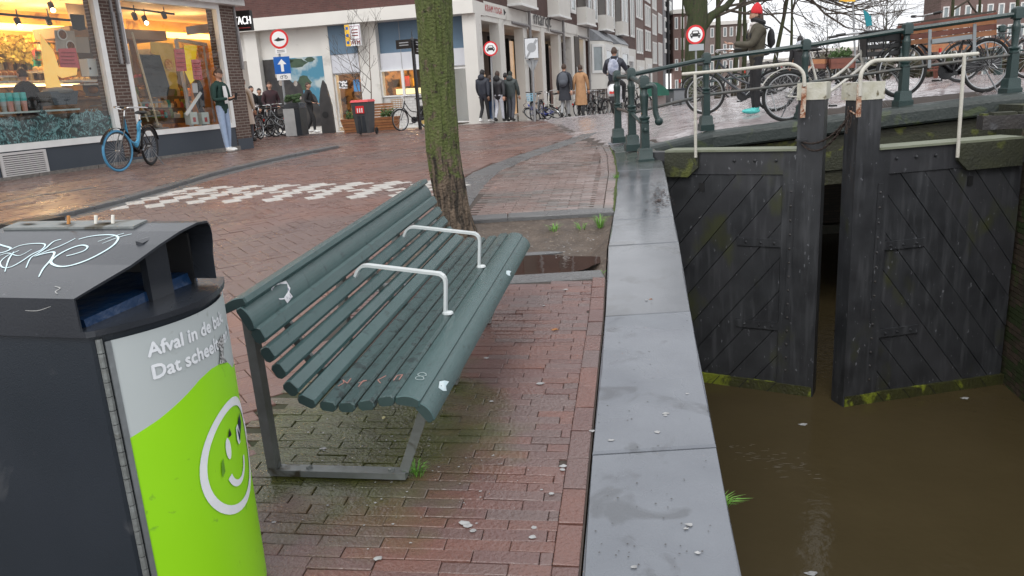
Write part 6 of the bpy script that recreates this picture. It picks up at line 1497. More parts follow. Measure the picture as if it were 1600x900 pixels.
    if rack:
        rk = MB(); 
        for s in (-.06, .06): rk.tube([(.16, s, .735), (-.28, s, .73)], .007, 5); rk.tube([(-.02, s, R), (-.05, s, .73)], .006, 5); rk.tube([(-.02, s, R), (-.24, s, .73)], .006, 5)
        for x in (.1, -.05, -.2, -.28): rk.tube([(x, -.06, .735), (x, .06, .735)], .006, 5)
        L(rk, 'carrier', m_fblack if fm is not m_fcream else m_fcream); L(MB().obox((-.375, 0, .56), (.012, 0, 0), (0, .03, 0), (0, 0, .035)), 'rear_light', m_lred)
    if kick: L(MB().tube([(.05, .05, .30), (-.04, .20, .01)], .010, 5), 'kickstand', m_fgrey)
    if crate:
        rk = MB(); 
        for y in (-.16, 0, .16): rk.tube([fh+Vector((-.13, y, .42)), fh+Vector((.24, y, .42))], .008, 5); rk.tube([fh+Vector((-.13, y, .42)), fh+Vector((-.16, y, .66))], .008, 5)
        for s in (-.06, .06): rk.tube([fh+Vector((0, s, 0)), fh+Vector((.10, s*2, .42))], .008, 5)
        rk.tube([fh+Vector((-.16, -.16, .66)), fh+Vector((-.16, .16, .66))], .008, 5); L(rk, 'front_carrier', m_fcream, st)
        cm = MB(); o0 = fh+Vector((.0, 0, .46)); lx, ly, hz = .21, .26, .31
        for (a_, b2, c2) in (((-lx, -ly, 0), (lx, ly, .01), 0), ((-lx, -ly, 0), (-lx+.012, ly, hz), 0), ((lx-.012, -ly, 0), (lx, ly, hz), 0)): cm.box(tuple(o0+Vector(a_)), tuple(o0+Vector(b2)))
        for y in (-ly, ly-.012):
            for (z0, z1) in ((0, .06), (.10, .15), (.19, hz)): cm.box(tuple(o0+Vector((-lx, y, z0))), tuple(o0+Vector((lx, y+.012, z1))))
            for x in (-lx, -.01, lx-.02): cm.box(tuple(o0+Vector((x, y, 0))), tuple(o0+Vector((x+.02, y+.012, hz))))
        cm.box(tuple(o0+Vector((-lx-.015, -ly-.015, hz))), tuple(o0+Vector((lx+.015, -ly+.012, hz+.02)))); cm.box(tuple(o0+Vector((-lx-.015, ly-.012, hz))), tuple(o0+Vector((lx+.015, ly+.015, hz+.02)))); cm.box(tuple(o0+Vector((-lx-.015, -ly, hz))), tuple(o0+Vector((-lx+.01, ly, hz+.02)))); cm.box(tuple(o0+Vector((lx-.01, -ly, hz))), tuple(o0+Vector((lx+.015, ly, hz+.02))))
        L(cm, 'crate', mat('crate_black', (.015, .015, .016), rough=.5), st)
    if basket:
        o0 = fh+Vector((.08, 0, .38)); bk_ = MB()
        for z in (0, .06, .12, .18, .24): bk_.ring(o0+Vector((0, 0, z)), (0, 0, 1), .15+.03*z/.24, .008, 14, 4)
        for k_ in range(12): a_ = 2*pi*k_/12; bk_.tube([o0+Vector((.15*cos(a_), .15*sin(a_), 0)), o0+Vector((.18*cos(a_), .18*sin(a_), .24))], .006, 4)
        bk_.lathe(o0, [(.15, -.005), (.15, .005)], 12); L(bk_, 'basket', basket, st)
    if bag: L(MB().obox((-.08, -.16, .55), (.17, 0, 0), (0, .06, 0), (0, 0, .16)).obox((-.08, .16, .55), (.17, 0, 0), (0, .06, 0), (0, 0, .16)), 'pannier', bag)
    return t
def bike_px(label, rear_px, front_px, flipsteer=0, Y=None, **kw):
    a, b = G(*rear_px), G(*front_px)
    if Y: a, b = at(*rear_px, Y[0]), at(*front_px, Y[1]); a.z = gz(a.x, a.y); b.z = gz(b.x, b.y)
    d = b-a; return bicycle(label, (a.x, a.y, a.z+.0), math.atan2(d.y, d.x), **kw)
dz_l = .045
# blue tyred bike in front of the shop
a = G(243, 261); b = G(188, 274); yaw = math.atan2(b.y-a.y, b.x-a.x)
print('bluebike', a, b, (b-a).length)
mid = (a+b)/2; dd = (b-a).normalized()
bicycle('black hire bicycle with blue front tyre leaning outside the bakery', (mid.x-dd.x*.55, mid.y-dd.y*.55, gz(0, mid.y)+.045), yaw, front=m_tblue, rear=m_tyre, rimm=m_rimd, blue_tube=True, steer=R_(-16), lean=R_(-4), rack=False, bar='sweep', barm=m_chrome)
# bikes on the bridge
def railbike(label, px_r, px_f, Y, zpx, **kw):
    a = at(px_r, zpx[0], Y); b = at(px_f, zpx[1], Y-.1 if len(zpx) < 3 else Y+zpx[2]); d = b-a
    z = gz(a.x, a.y); return bicycle(label, (a.x, a.y, z-.005), math.atan2(d.y, d.x), **kw)
railbike('cream bicycle with a black plastic crate on its front carrier behind the railing', 1229, 1358, 12.05, (178, 163), frame_m=m_fcream, style='step', crate=True, chaincase=False, bar='sweep', rack=False, wb=1.18, R=.345, S_=1.10, steer=R_(-8))
railbike('black bicycle with long chain case behind the railing below the wooden planter', 1538, 1412, 11.75, (136, 148), frame_m=m_fblack, style='diamond', wb=1.16, R=.345, S_=1.13, bar='flat')
railbike('dark bicycle held by the woman in the red hat', 1210, 1123, 13.3, (176, 176, .35), frame_m=mat('frame_charcoal', (.03, .035, .045), rough=.35), style='step', bar='sweep', wb=1.15, rack=True, steer=R_(6))
railbike('dark bicycle behind the right bridge post with its front wheel by the picture edge', 1500, 1610, 13.8, (130, 124), frame_m=m_fgrey, lod=1)
# parked rows
row1 = [((432, 214), (398, 222), m_fblack, 'black bicycle nearest the brick pillar in the row beside the steel bin'), ((446, 209), (412, 214), m_fblack, 'second black bicycle in the row beside the steel bin'), ((462, 213), (428, 211), m_fgrey, 'grey bicycle touching the steel bin'), ((440, 205), (405, 208), m_fblack, 'rearmost dark bicycle in front of the three standing men'), ((408, 219), (392, 226), m_frust, 'rust red bicycle half hidden by the brick pillar')]
for i_, (r_, f_, M, lab) in enumerate(row1):
    bike_px(lab, r_, f_, Y=((26.2, 25.6), (27.0, 26.4), (25.8, 26.2), (27.6, 27.2), (24.0, 23.2))[i_], frame_m=M, lod=1, group='bicycles parked beside the steel bin', bar='sweep')
bike_px('bicycle with a wooden front basket leaning on the finger post', (668, 195), (639, 201), Y=(25.4, 24.8), frame_m=m_fblack, lod=1, basket=mat('basket_tan', (.35, .2, .08), rough=.8), bag=m_sadd)
bike_px('city bicycle with light blue crate under the zone sign', (846, 183), (834, 190), Y=(29.2, 28.2), frame_m=m_fgrey, lod=1, basket=mat('crate_lightblue', (.25, .5, .65), rough=.6), bar='flat', barm=m_fblack)
bike_px('black bicycle beside the woman in the camel coat', (948, 172), (928, 178), Y=(33.5, 32.8), frame_m=m_fblack, lod=1, style='diamond', bar='flat')
bike_px('low blue framed bicycle fallen beside the light blue crate bicycle', (873, 186), (856, 189), Y=(29.6, 29.2), frame_m=mat('frame_royal', (.05, .07, .35), rough=.4), lod=1, lean=R_(50), kick=False)
bike_px('cream child bicycle behind the man with the grey backpack', (880, 184), (864, 188), Y=(30.4, 30), frame_m=m_fcream, lod=1, R=.25, wb=.85, lean=R_(8))
k = 0
for (x, y, dx, M, lab) in ((905, 182, 14, m_fblack, 'dark bicycle behind the camel coat'), (916, 180, 12, m_fgrey, 'grey bicycle by the pilasters right of the camel coat'), (975, 172, 12, m_fblack, 'black bicycle in the shade right of the rider'), (985, 170, 12, m_fgrey, 'grey bicycle by the terrace right of the rider')):
    bike_px(lab, (x, y), (x+dx+8, y-3), Y=(33, 33.6), frame_m=M, lod=1, group='bicycles along the terrace')
# clusters across the bridge
rr_ = random.Random(11); lst = [(1062, 1078, 162), (1072, 1090, 158), (1084, 1104, 160), (1098, 1120, 156), (1110, 1096, 150), (1128, 1150, 152), (1146, 1166, 148), (1190, 1214, 150), (1214, 1236, 144), (1246, 1270, 140), (1268, 1292, 134), (1290, 1312, 126), (1318, 1338, 122), (1360, 1380, 116), (1384, 1410, 118), (1556, 1584, 96), (1576, 1604, 92), (1140, 1122, 146), (1236, 1258, 134)]
where = ['left of the big trunk', 'in front of the big trunk', 'just right of the big trunk', 'left of the red hat bicycle', 'behind the round car sign pole', 'behind the handlebar of the woman in red hat', 'between the woman and the thin trunks', 'behind her black backpack', 'below the seated dark haired person', 'left of the orange wooden box', 'under the orange wooden box', 'right of the orange wooden box', 'behind the cream bicycle frame', 'behind the black crate', 'right of the black crate', 'behind the last bridge post', 'at the right picture edge', 'far back behind the sign pole', 'far back beside the orange box']
for i, (x0, x1, y) in enumerate(lst):
    bike_px('distant parked bicycle '+where[i], (x0, y), (x1, y-3), frame_m=rr_.choice([m_fblack, m_fgrey, m_fcream, m_fblack]), lod=1, group='bicycles parked across the bridge')

# ================================================================ PEOPLE
m_skin = mat('skin', (.52, .30, .21), (.46, .25, .17), rough=.55, scale=20); m_skind = mat('skin_brown', (.16, .085, .055), rough=.55)
m_hairb = mat('hair_brown', (.06, .03, .018), (.035, .02, .012), rough=.6, scale=60); m_hairk = mat('hair_black', (.012, .010, .010), rough=.55)
m_shoew = mat('shoe_white', (.72, .72, .70), rough=.6); m_shoek = mat('shoe_black', (.02, .02, .02), rough=.5)
m_eye = mat('eye_dark', (.02, .015, .012), rough=.3); m_lip = mat('lip', (.35, .12, .10), rough=.5)
def limb(M): return M
def person(label, loc, yaw, h=1.75, top=None, trousers=None, shoes=None, skin=None, hair=None, pose=None, bulk=1.0, coat=None, hat=None, hood=None, backpack=None, scarf=None, group=None, longhair=False, face=True, head_turn=0, head_pitch=0, fur=None):
    """local frame: +y is the direction faced, x to the person's right"""
    t = thing('person', label, 'person', loc, yaw-pi/2, group=group); S = h/1.75
    J = dict(pel=(0, 0, .93), waist=(0, 0, 1.08), chest=(0, .0, 1.28), neck=(0, -.005, 1.46), nk=(0, .01, 1.54),
             hR=(.09, 0, .90), kR=(.10, .02, .50), aR=(.10, -.02, .09), tR=(.105, .13, .03), hL=(-.09, 0, .90), kL=(-.10, .02, .50), aL=(-.10, -.02, .09), tL=(-.105, .13, .03),
             sR=(.18, 0, 1.40), eR=(.23, -.01, 1.13), wR=(.24, .05, .89), sL=(-.18, 0, 1.40), eL=(-.23, -.01, 1.13), wL=(-.24, .05, .89))
    if pose: J.update(pose)
    J = {k: Vector(v)*S for k, v in J.items()}
    E = [('pel', 'waist'), ('waist', 'chest'), ('chest', 'neck'), ('neck', 'nk'), ('pel', 'hR'), ('hR', 'kR'), ('kR', 'aR'), ('aR', 'tR'), ('pel', 'hL'), ('hL', 'kL'), ('kL', 'aL'), ('aL', 'tL'), ('neck', 'sR'), ('sR', 'eR'), ('eR', 'wR'), ('neck', 'sL'), ('sL', 'eL'), ('eL', 'wL')]
    b = bulk
    Rr = dict(pel=.135*b, waist=.125*b, chest=.15*b, neck=.085*b, nk=.055, hR=.09, hL=.09, kR=.066, kL=.066, aR=.048, aL=.048, tR=.038, tL=.038, sR=.075*b, sL=.075*b, eR=.055*b, eL=.055*b, wR=.036*b, wL=.036*b)
    names = list(J); idx = {k: i for i, k in enumerate(names)}
    me = bpy.data.meshes.new('sk'); me.from_pydata([tuple(J[k]) for k in names], [(idx[a], idx[c]) for a, c in E], []); ob = bpy.data.objects.new('sk', me); C.objects.link(ob)
    md = ob.modifiers.new('s', 'SKIN'); 
    sv_ = me.skin_vertices[0].data
    for k in names: r = Rr[k]*S; sv_[idx[k]].radius = (r*(1.15 if k in ('chest', 'pel', 'waist') else 1), r*(.85 if k in ('chest', 'pel', 'waist') else 1)); sv_[idx[k]].use_root = (k == 'pel')
    m2 = ob.modifiers.new('sub', 'SUBSURF'); m2.levels = 2; m2.render_levels = 2
    bpy.context.view_layer.update(); ev = ob.evaluated_get(bpy.context.evaluated_depsgraph_get()); me2 = bpy.data.meshes.new_from_object(ev); bpy.data.objects.remove(ob); bpy.data.meshes.remove(me)
    vs = [v.co.copy() for v in me2.vertices]; fs = [tuple(p.vertices) for p in me2.polygons]; bpy.data.meshes.remove(me2)
    mb = MB(); top = top or m_fblack; trousers = trousers or m_fblack; shoes = shoes or m_shoek; skin = skin or m_skin
    mats = [top, trousers, shoes, skin]
    segm = {}
    for a, c in E: segm[(a, c)] = 1 if a in ('hR', 'hL', 'kR', 'kL') or (a == 'pel' and c in ('hR', 'hL')) else 2 if a in ('aR', 'aL') else 0
    segm[('neck', 'nk')] = 3
    def near(p):
        best = 9; m_ = 0
        for (a, c), mm in segm.items():
            A, B = J[a], J[c]; d = B-A; tt = max(0, min(1, (p-A).dot(d)/max(d.length_squared, 1e-9))); q = (p-(A+d*tt)).length-(Rr[a]+(Rr[c]-Rr[a])*tt)*S*.9
            if q < best: best = q; m_ = mm if not (mm == 3 and tt < .35) else 0
            if q == best and mm == 1 and a in ('kR', 'kL') and tt > .93: m_ = 2
        return m_
    o0 = len(mb.v); mb.v += vs
    for f in fs:
        c = sum((vs[i] for i in f), Vector())/len(f); mb.f.append(list(f)); mb.m.append(near(c))
    # shoes
    for sd_ in 'RL':
        a, tt = J['a'+sd_], J['t'+sd_]; d = (tt-a); d.z = 0; d = d.normalized() if d.length > .01 else Vector((0, 1, 0)); foot = (a+tt)/2; ml = Matrix((Vector((d.y, -d.x, 0)), d, Vector((0, 0, 1)))).transposed()
        mb.ell(foot+Vector((0, 0, .0))+d*.01*S, (.048*S, .135*S, .045*S), 12, 8, 2, ml)
    # head
    hc = J['nk']+Vector((0, .018, .115))*S; Mh = (Matrix.Rotation(head_turn, 3, 'Z') @ Matrix.Rotation(head_pitch, 3, 'X'))
    vs2 = []; fs2 = []; n_, k_ = 20, 16
    for i in range(k_+1):
        th = pi*i/k_
        for j in range(n_):
            ph = 2*pi*j/n_; x, y, z = sin(th)*sin(ph), sin(th)*cos(ph), cos(th)
            r = Vector((.075*x, .097*y, .118*z))
            if z < -.2: r.x *= 1-.28*(-z-.2); r.y *= 1-.12*(-z-.2)
            if y > .75 and abs(x) < .28 and -.35 < z < .1: r.y += .022*(1-abs(x)/.28)*(1 if z < -.1 else .5)
            if y > .6 and .05 < z < .25 and .2 < abs(x) < .6: r.y -= .008
            if y > .7 and z < -.72: r.y += .01
            vs2.append(hc+Mh @ (r*S))
    for i in range(k_):
        for j in range(n_): fs2.append((i*n_+j, i*n_+(j+1) % n_, (i+1)*n_+(j+1) % n_, (i+1)*n_+j))
    mb.add(vs2, fs2, 3)
    for s in (-1, 1): mb.ell(hc+Mh @ (Vector((.075*s, -.005, -.005))*S), (.012*S, .022*S, .032*S), 8, 6, 3)
    mb.tube([J['nk']-Vector((0, .0, .05))*S, hc-Vector((0, .02, .05))*S], .048*S, 10, 3)
    # hands with five fingers
    for sd_, sg_ in (('R', 1), ('L', -1)):
        w_, e_ = J['w'+sd_], J['e'+sd_]; d = (w_-e_).normalized(); side = d.cross(Vector((0, 0, 1)) if abs(d.z) < .8 else Vector((0, 1, 0))).normalized(); nrm = side.cross(d)
        pc = w_+d*.055*S; mb.ell(pc, (.020*S, .042*S, .052*S), 10, 8, 3, Matrix((nrm, side, d)).transposed())
        for q in range(4):
            o_ = side*(q-1.5)*.019*S; l = (.038, .044, .041, .032)[q]*S; p0 = pc+d*.035*S+o_; p1 = p0+d*l+nrm*.006*S; p2 = p1+(d*.7+nrm*.7)*l*.75
            mb.tube([p0, p1, p2], [.0092*S, .0085*S, .007*S], 6, 3)
        p0 = pc+side*-.032*S-d*.02*S; mb.tube([p0, p0-side*.022*S+d*.022*S, p0-side*.028*S+d*.05*S], [.011*S, .0095*S, .008*S], 6, 3)
    body = mb.build('body', mats, t, world=False, smooth=True)
    def L(q, nm, M): return q.build(nm, M, t, world=False, smooth=True)
    if face:
        for s in (-1, 1): L(MB().ell(hc+Mh @ (Vector((.030*s, .086, .012))*S), (.008*S, .004*S, .0045*S), 8, 5), 'eye', m_eye)
        for s in (-1, 1): L(MB().ell(hc+Mh @ (Vector((.030*s, .088, .034))*S), (.014*S, .004*S, .002*S), 8, 5), 'eyebrow', hair or m_hairb)
        L(MB().ell(hc+Mh @ (Vector((0, .090, -.062))*S), (.022*S, .007*S, .006*S), 8, 5), 'mouth', m_lip)
    if hair:
        q = MB(); vs3 = []; fs3 = []
        for i in range(10):
            th = pi*.62*i/9
            for j in range(n_):
                ph = 2*pi*j/n_; x, y, z = sin(th)*sin(ph), sin(th)*cos(ph), cos(th); lim = 1
                zz = z
                if y > .25: zz = max(z, .42)
                r = Vector((.083*x, .103*y-.006, .126*zz)); r *= 1+.03*mnoise.noise(Vector((x*6, y*6, z*6)))
                vs3.append(hc+Mh @ (r*S))
        for i in range(9):
            for j in range(n_): fs3.append((i*n_+j, i*n_+(j+1) % n_, (i+1)*n_+(j+1) % n_, (i+1)*n_+j))
        q.add(vs3, fs3)
        if longhair: q.ell(hc+Mh @ (Vector((0, -.055, -.10))*S), (.085*S, .06*S, .17*S), 12, 8); q.ell(hc+Mh @ (Vector((.06, .03, -.12))*S), (.025*S, .035*S, .14*S), 10, 8); q.ell(hc+Mh @ (Vector((-.06, .03, -.12))*S), (.025*S, .035*S, .14*S), 10, 8)
        L(q, 'hair', hair)
    if hat: L(MB().lathe(hc+Vector((0, -.012, .018))*S, [(r*S, z*S) for r, z in [(.100, -.0), (.106, .015), (.100, .05), (.085, .10), (.058, .145), (.025, .175), (.006, .185)]], 18, ax=(0, -.12, 1)), 'knitted_hat', hat)
    if hood: L(MB().ell(J['nk']+Vector((0, -.085, -.02))*S, (.13*S, .085*S, .11*S), 12, 8), 'hood', hood)
    if fur: L(MB().ring(J['nk']+Vector((0, -.03, .01))*S, (0, -.35, 1), .095*S, .042*S, 18, 7), 'fur_trim', fur)
    if scarf: L(MB().ring(J['nk']+Vector((0, .01, -.03))*S, (0, .1, 1), .062*S, .042*S, 16, 7).ell(J['nk']+Vector((.02, .09, -.16))*S, (.05*S, .03*S, .15*S), 10, 8), 'scarf', scarf)
    if coat:
        M, zb = coat; q = MB(); c = J['waist']; prof = [(.20*S, zb*S-c.z), (.185*S, .70*S-c.z), (.165*S, .95*S-c.z), (.150*S, 1.1*S-c.z), (.155*S, 1.2*S-c.z)]
        q.lathe(c, prof, 20); q.v = [Vector((v.x*1.12, c.y+(v.y-c.y)*.85+.01*sin(v.x*60), v.z)) for v in q.v]; L(q, 'coat_skirt', M)
    if backpack:
        M, sz = backpack; c = J['chest']+Vector((0, -.19*b, -.02))*S; q = MB(); q.ell(c, (.145*sz*S, .075*sz*S, .21*sz*S), 14, 10); q.ell(c+Vector((0, -.05, -.07))*S*sz, (.10*sz*S, .04*sz*S, .09*sz*S), 10, 8); L(q, 'backpack', M)
        for s in (-1, 1): L(MB().tube(rpath([c+Vector((.09*s, .03, .16))*S, J['neck']+Vector((.10*s, .03, .055))*S, J['chest']+Vector((.12*s, .125*b, .02))*S, c+Vector((.10*s, .05, -.14))*S], .05*S), .014*S, 6), 'strap', M)
    return t
m_dgreen = mat('jacket_dark_green', (.012, .045, .035), rough=.8, c2=(.008, .032, .026), scale=18); m_jeans = mat('jeans_light', (.34, .43, .58), (.25, .33, .47), rough=.85, scale=14, fac=1)
m_navy = mat('jacket_navy', (.018, .022, .035), (.028, .032, .045), rough=.6, scale=12); m_blackcloth = mat('cloth_black', (.014, .014, .016), (.024, .024, .026), rough=.8, scale=20); m_grn = mat('jacket_grey_green', (.05, .065, .065), (.035, .045, .045), rough=.6, scale=14)
m_greyt = mat('trousers_grey', (.08, .085, .10), (.06, .062, .075), rough=.85, scale=20); m_whitet = mat('trousers_pale', (.55, .56, .62), (.45, .46, .5), rough=.8, scale=14); m_jblue = mat('jeans_blue', (.05, .11, .24), rough=.85)
m_camel = mat('coat_camel', (.44, .25, .13), (.36, .20, .10), rough=.85, scale=9); m_dcoat = mat('coat_dark', (.035, .038, .048), (.025, .027, .035), rough=.85, scale=12); m_olive = mat('parka_olive', (.075, .065, .045), (.055, .048, .032), rough=.75, scale=16, bump=.3, bscale=30)
m_white_shirt = mat('shirt_white', (.7, .7, .7), rough=.8)
# man leaning by the pillar, looking at his phone
p = G(365, 240); p.z += .03
yaw = R_(0)
man = person('young man in dark green cardigan and light jeans looking at his phone by the pillar', (p.x-.1, p.y, p.z), R_(-22), h=1.72, top=m_dgreen, trousers=m_jeans, shoes=m_shoew, hair=m_hairb, head_pitch=R_(-28),
    pose=dict(eR=(.23, .02, 1.12), wR=(.10, .27, 1.14), eL=(-.23, .02, 1.12), wL=(-.08, .27, 1.16), kR=(.09, .03, .50), aR=(.09, .06, .09), tR=(.10, .20, .03), kL=(-.09, .0, .50), aL=(-.08, -.04, .09), tL=(-.09, .10, .03), hR=(.08, 0, .90), hL=(-.08, 0, .90)), bulk=.92)
MB().obox((0, .405, 1.155), (.036, 0, 0), (0, .02, .07), (0, .004, -.002)).build('phone_case', m_black, None).name = 'smartphone'
ph = bpy.data.objects['smartphone']; ph.location = man.location; ph.rotation_euler = man.rotation_euler; tag(ph, 'black smartphone held by the young man at the pillar', 'phone')
MB().ext([(-.045, .125, 1.38), (.045, .125, 1.38), (.06, .142, 1.2), (.045, .135, 1.02), (-.045, .135, 1.02), (-.06, .142, 1.2)], (0, .008, 0)).build('white_shirt', m_white_shirt, man, world=False)
def walk(s=1, a=.22): return dict(kR=(.09, .06*s+.02, .50), aR=(.09, -.04+.16*s, .10), tR=(.10, .12+.16*s, .04), kL=(-.09, -.0*s+.04, .50), aL=(-.09, -.10*s-.08, .14), tL=(-.09, .05-.12*s, .05), eR=(.24, -.06*s, 1.14), wR=(.25, .02-.12*s, .90), eL=(-.24, .04*s, 1.14), wL=(-.25, .10+.08*s, .91))
pockets = dict(eR=(.27, -.03, 1.14), wR=(.20, .10, .98), eL=(-.27, -.03, 1.14), wL=(-.20, .10, .98))
def pp_(label, px, py, deg, Y=None, **kw):
    p = G(px, py)
    if Y: p = at(px, py, Y); p.z = gz(p.x, p.y)
    return person(label, (p.x, p.y, p.z), R_(deg), **kw)
pp_('man in black puffer jacket with tan fur hood at the left of the walking group', 758, 189, 62, Y=27.9, h=1.80, top=m_navy, trousers=m_blackcloth, shoes=m_shoew, skin=m_skind, hair=m_hairk, hood=m_navy, fur=mat('fur_tan', (.35, .24, .15), rough=1), bulk=1.3, pose=walk(1), group='group of friends walking past the columns')
pp_('person in blue jeans half hidden behind the man with the fur hood', 769, 188, 70, Y=28.3, h=1.62, top=m_navy, trousers=m_jblue, shoes=m_shoew, hair=m_hairb, bulk=1.1, pose=walk(-1), group='group of friends walking past the columns')
pp_('person in black ribbed puffer jacket and pale trousers in the walking group', 781, 188, 66, Y=27.8, h=1.72, top=mat('puffer_black', (.02, .02, .024), rough=.35), trousers=m_whitet, shoes=m_shoek, hair=m_hairb, hood=m_blackcloth, bulk=1.22, pose=walk(1), group='group of friends walking past the columns')
pp_('person mostly hidden at the back of the walking group', 793, 186, 66, Y=28.4, h=1.68, top=m_blackcloth, trousers=m_blackcloth, hair=m_hairk, bulk=1.2, pose=walk(-1), group='group of friends walking past the columns')
pp_('person in grey green puffer jacket with dark cap at the right of the walking group', 801, 188, 66, Y=28.0, h=1.70, top=m_grn, trousers=m_greyt, shoes=m_shoek, hair=mat('cap_dark', (.03, .035, .03), rough=.9), hood=m_grn, bulk=1.3, pose=walk(-1), group='group of friends walking past the columns')
pp_('man in long dark coat with grey backpack walking beside the camel coat', 884, 185, 74, Y=28.6, h=1.86, top=m_dcoat, trousers=mat('trousers_light_grey', (.32, .33, .34), rough=.85), hair=m_hairb, coat=(m_dcoat, .58), backpack=(mat('backpack_grey', (.09, .10, .12), rough=.8), 1.15), bulk=1.12, pose=walk(1), group='couple walking away along the terrace')
pp_('woman in long camel coat with black scarf walking away along the terrace', 909, 184, 74, Y=28.6, h=1.78, top=m_camel, trousers=m_blackcloth, hair=m_hairb, coat=(m_camel, .40), scarf=m_blackcloth, bulk=1.12, pose=walk(-1), group='couple walking away along the terrace')
pp_('man in black jacket standing left in front of the mural behind the parked bicycles', 402, 216, -30, Y=28.2, h=1.74, top=m_blackcloth, trousers=m_blackcloth, hair=m_hairk, pose=pockets, bulk=1.15, group='men standing behind the parked bicycles')
pp_('person in dark clothes standing behind between the two men at the mural', 414, 213, -50, Y=28.8, h=1.68, top=m_blackcloth, trousers=m_blackcloth, hair=m_hairk, pose=pockets, bulk=1.1, group='men standing behind the parked bicycles')
pp_('bearded man in dark coat over maroon sweater at the right of the standing men', 431, 214, -60, Y=28.0, h=1.82, top=mat('maroon_coat', (.03, .018, .022), (.05, .015, .02), rough=.8, scale=5), trousers=m_blackcloth, hair=m_hairb, pose=pockets, bulk=1.2, group='men standing behind the parked bicycles')
pp_('man all in black striding with white shoes between the steel bin and the black panel', 489, 208, -8, Y=29.4, h=1.82, top=m_blackcloth, trousers=m_blackcloth, shoes=m_shoew, hair=m_hairb, bulk=1.08, pose=dict(kR=(.09, .14, .52), aR=(.09, .12, .10), tR=(.10, .26, .04), kL=(-.09, -.02, .50), aL=(-.09, -.20, .14), tL=(-.09, -.06, .05), eR=(.24, -.05, 1.14), wR=(.22, .18, 1.08), eL=(-.24, .02, 1.14), wL=(-.22, .2, 1.05)))
# blurred passer-by behind the pillar
pp_('passer by in pale beige coat half hidden behind the brick pillar', 391, 222, 80, h=1.70, top=mat('coat_beige', (.5, .42, .36), rough=.9), trousers=m_greyt, hair=m_hairb, coat=(mat('coat_beige', (.5, .42, .36), rough=.9), .5), bulk=1.1)
# woman with the red hat, standing over her bicycle
rp = at(1180, 172, 13.3); rp.z = gz(rp.x, rp.y)
wom = person('woman in red knitted hat and olive parka standing beside her bicycle', rp, R_(178), h=1.68, top=m_olive, trousers=m_blackcloth, shoes=mat('shoe_turquoise', (.08, .50, .48), (.12, .6, .56), rough=.5, scale=30), hair=m_hairb, longhair=True, hat=mat('red_wool', (.62, .035, .04), (.5, .02, .03), rough=.95, scale=60, bump=.6, bscale=70), scarf=mat('scarf_white', (.62, .58, .56), rough=.9), backpack=(m_blackcloth, .78), bulk=1.28, head_pitch=R_(-14), fur=m_blackcloth,
    pose=dict(eR=(.20, .10, 1.12), wR=(.12, .36, 1.10), eL=(-.20, .14, 1.16), wL=(-.12, .42, 1.20), kR=(.06, .02, .50), aR=(.05, .0, .09), tR=(.05, .15, .03), kL=(-.07, .0, .50), aL=(-.06, -.02, .09), tL=(-.06, .13, .03)))
# rider on a white scooter seen from behind
sp = G(962, 177); syaw = R_(74)
sc_ = thing('scooter', 'white scooter seen from behind between the iron posts', 'scooter', sp, syaw)
m_scw = mat('scooter_white', (.72, .72, .74), rough=.25)
def SL_(q, nm, M): return q.build(nm, M, sc_, world=False, smooth=True)
SL_(MB().ell((-.1, 0, .62), (.48, .20, .22), 16, 10), 'rear_body', m_scw); SL_(MB().hexa([(.3, -.17, .28), (.75, -.17, .28), (.75, .17, .28), (.3, .17, .28), (.3, -.17, .36), (.75, -.17, .36), (.75, .17, .36), (.3, .17, .36)]), 'footboard', m_scw)
SL_(MB().hexa([(.70, -.19, .3), (.80, -.19, .3), (.80, .19, .3), (.70, .19, .3), (.62, -.15, .95), (.72, -.15, .95), (.72, .15, .95), (.62, .15, .95)]), 'leg_shield', m_scw); SL_(MB().ell((0, 0, .83), (.36, .14, .07), 14, 8), 'seat', m_sadd)
SL_(MB().tube([(.64, -.33, 1.06), (.70, 0, 1.0), (.64, .33, 1.06)], .018, 8), 'handlebar', m_fblack); SL_(MB().obox((-.55, 0, .58), (.02, 0, 0), (0, .08, 0), (0, 0, .03)), 'tail_light', m_lred); SL_(MB().obox((-.58, 0, .42), (.008, 0, 0), (0, .07, 0), (0, 0, .06)), 'number_plate', m_blackcloth)
for s in (-1, 1): SL_(MB().tube([(.62, .2*s, 1.05), (.6, .3*s, 1.22)], .008, 5).lathe((.6, .3*s, 1.25), [(.05, 0), (.05, .01)], 10, ax=(-1, 0, 0)), 'mirror', m_fblack)
for x in (-.3, .92): SL_(MB().ring((x, 0, .22), (0, 1, 0), .17, .055, 20, 8), 'wheel', m_tyre)
d = Vector((cos(syaw), sin(syaw), 0))
person('scooter rider in navy jacket with pale backpack seen from behind', sp+d*-.05+Vector((0, 0, -.06)), syaw, h=1.82, top=m_navy, trousers=m_blackcloth, hair=m_hairb, skin=m_skin, bulk=1.2, backpack=(mat('backpack_pale', (.45, .47, .55), (.2, .22, .3), rough=.8, scale=10), 1.0), scarf=m_navy,
    pose=dict(kR=(.20, .42, .80), aR=(.17, .46, .40), tR=(.17, .58, .34), kL=(-.20, .42, .80), aL=(-.17, .46, .40), tL=(-.17, .58, .34), eR=(.30, .22, 1.18), wR=(.30, .50, 1.12), eL=(-.30, .22, 1.18), wL=(-.30, .50, 1.12)))
# dark haired person sitting low behind the woman's bicycle
p = at(1247, 160, 15.5); p.z = gz(p.x, p.y)
person('person with long black hair and grey hood seen from behind past the backpack', p, R_(75), h=1.15, top=m_blackcloth, trousers=m_blackcloth, hair=m_hairk, longhair=True, coat=(m_blackcloth, .4), bulk=1.2, hood=mat('hood_grey', (.4, .42, .46), rough=.9), pose=walk(1))
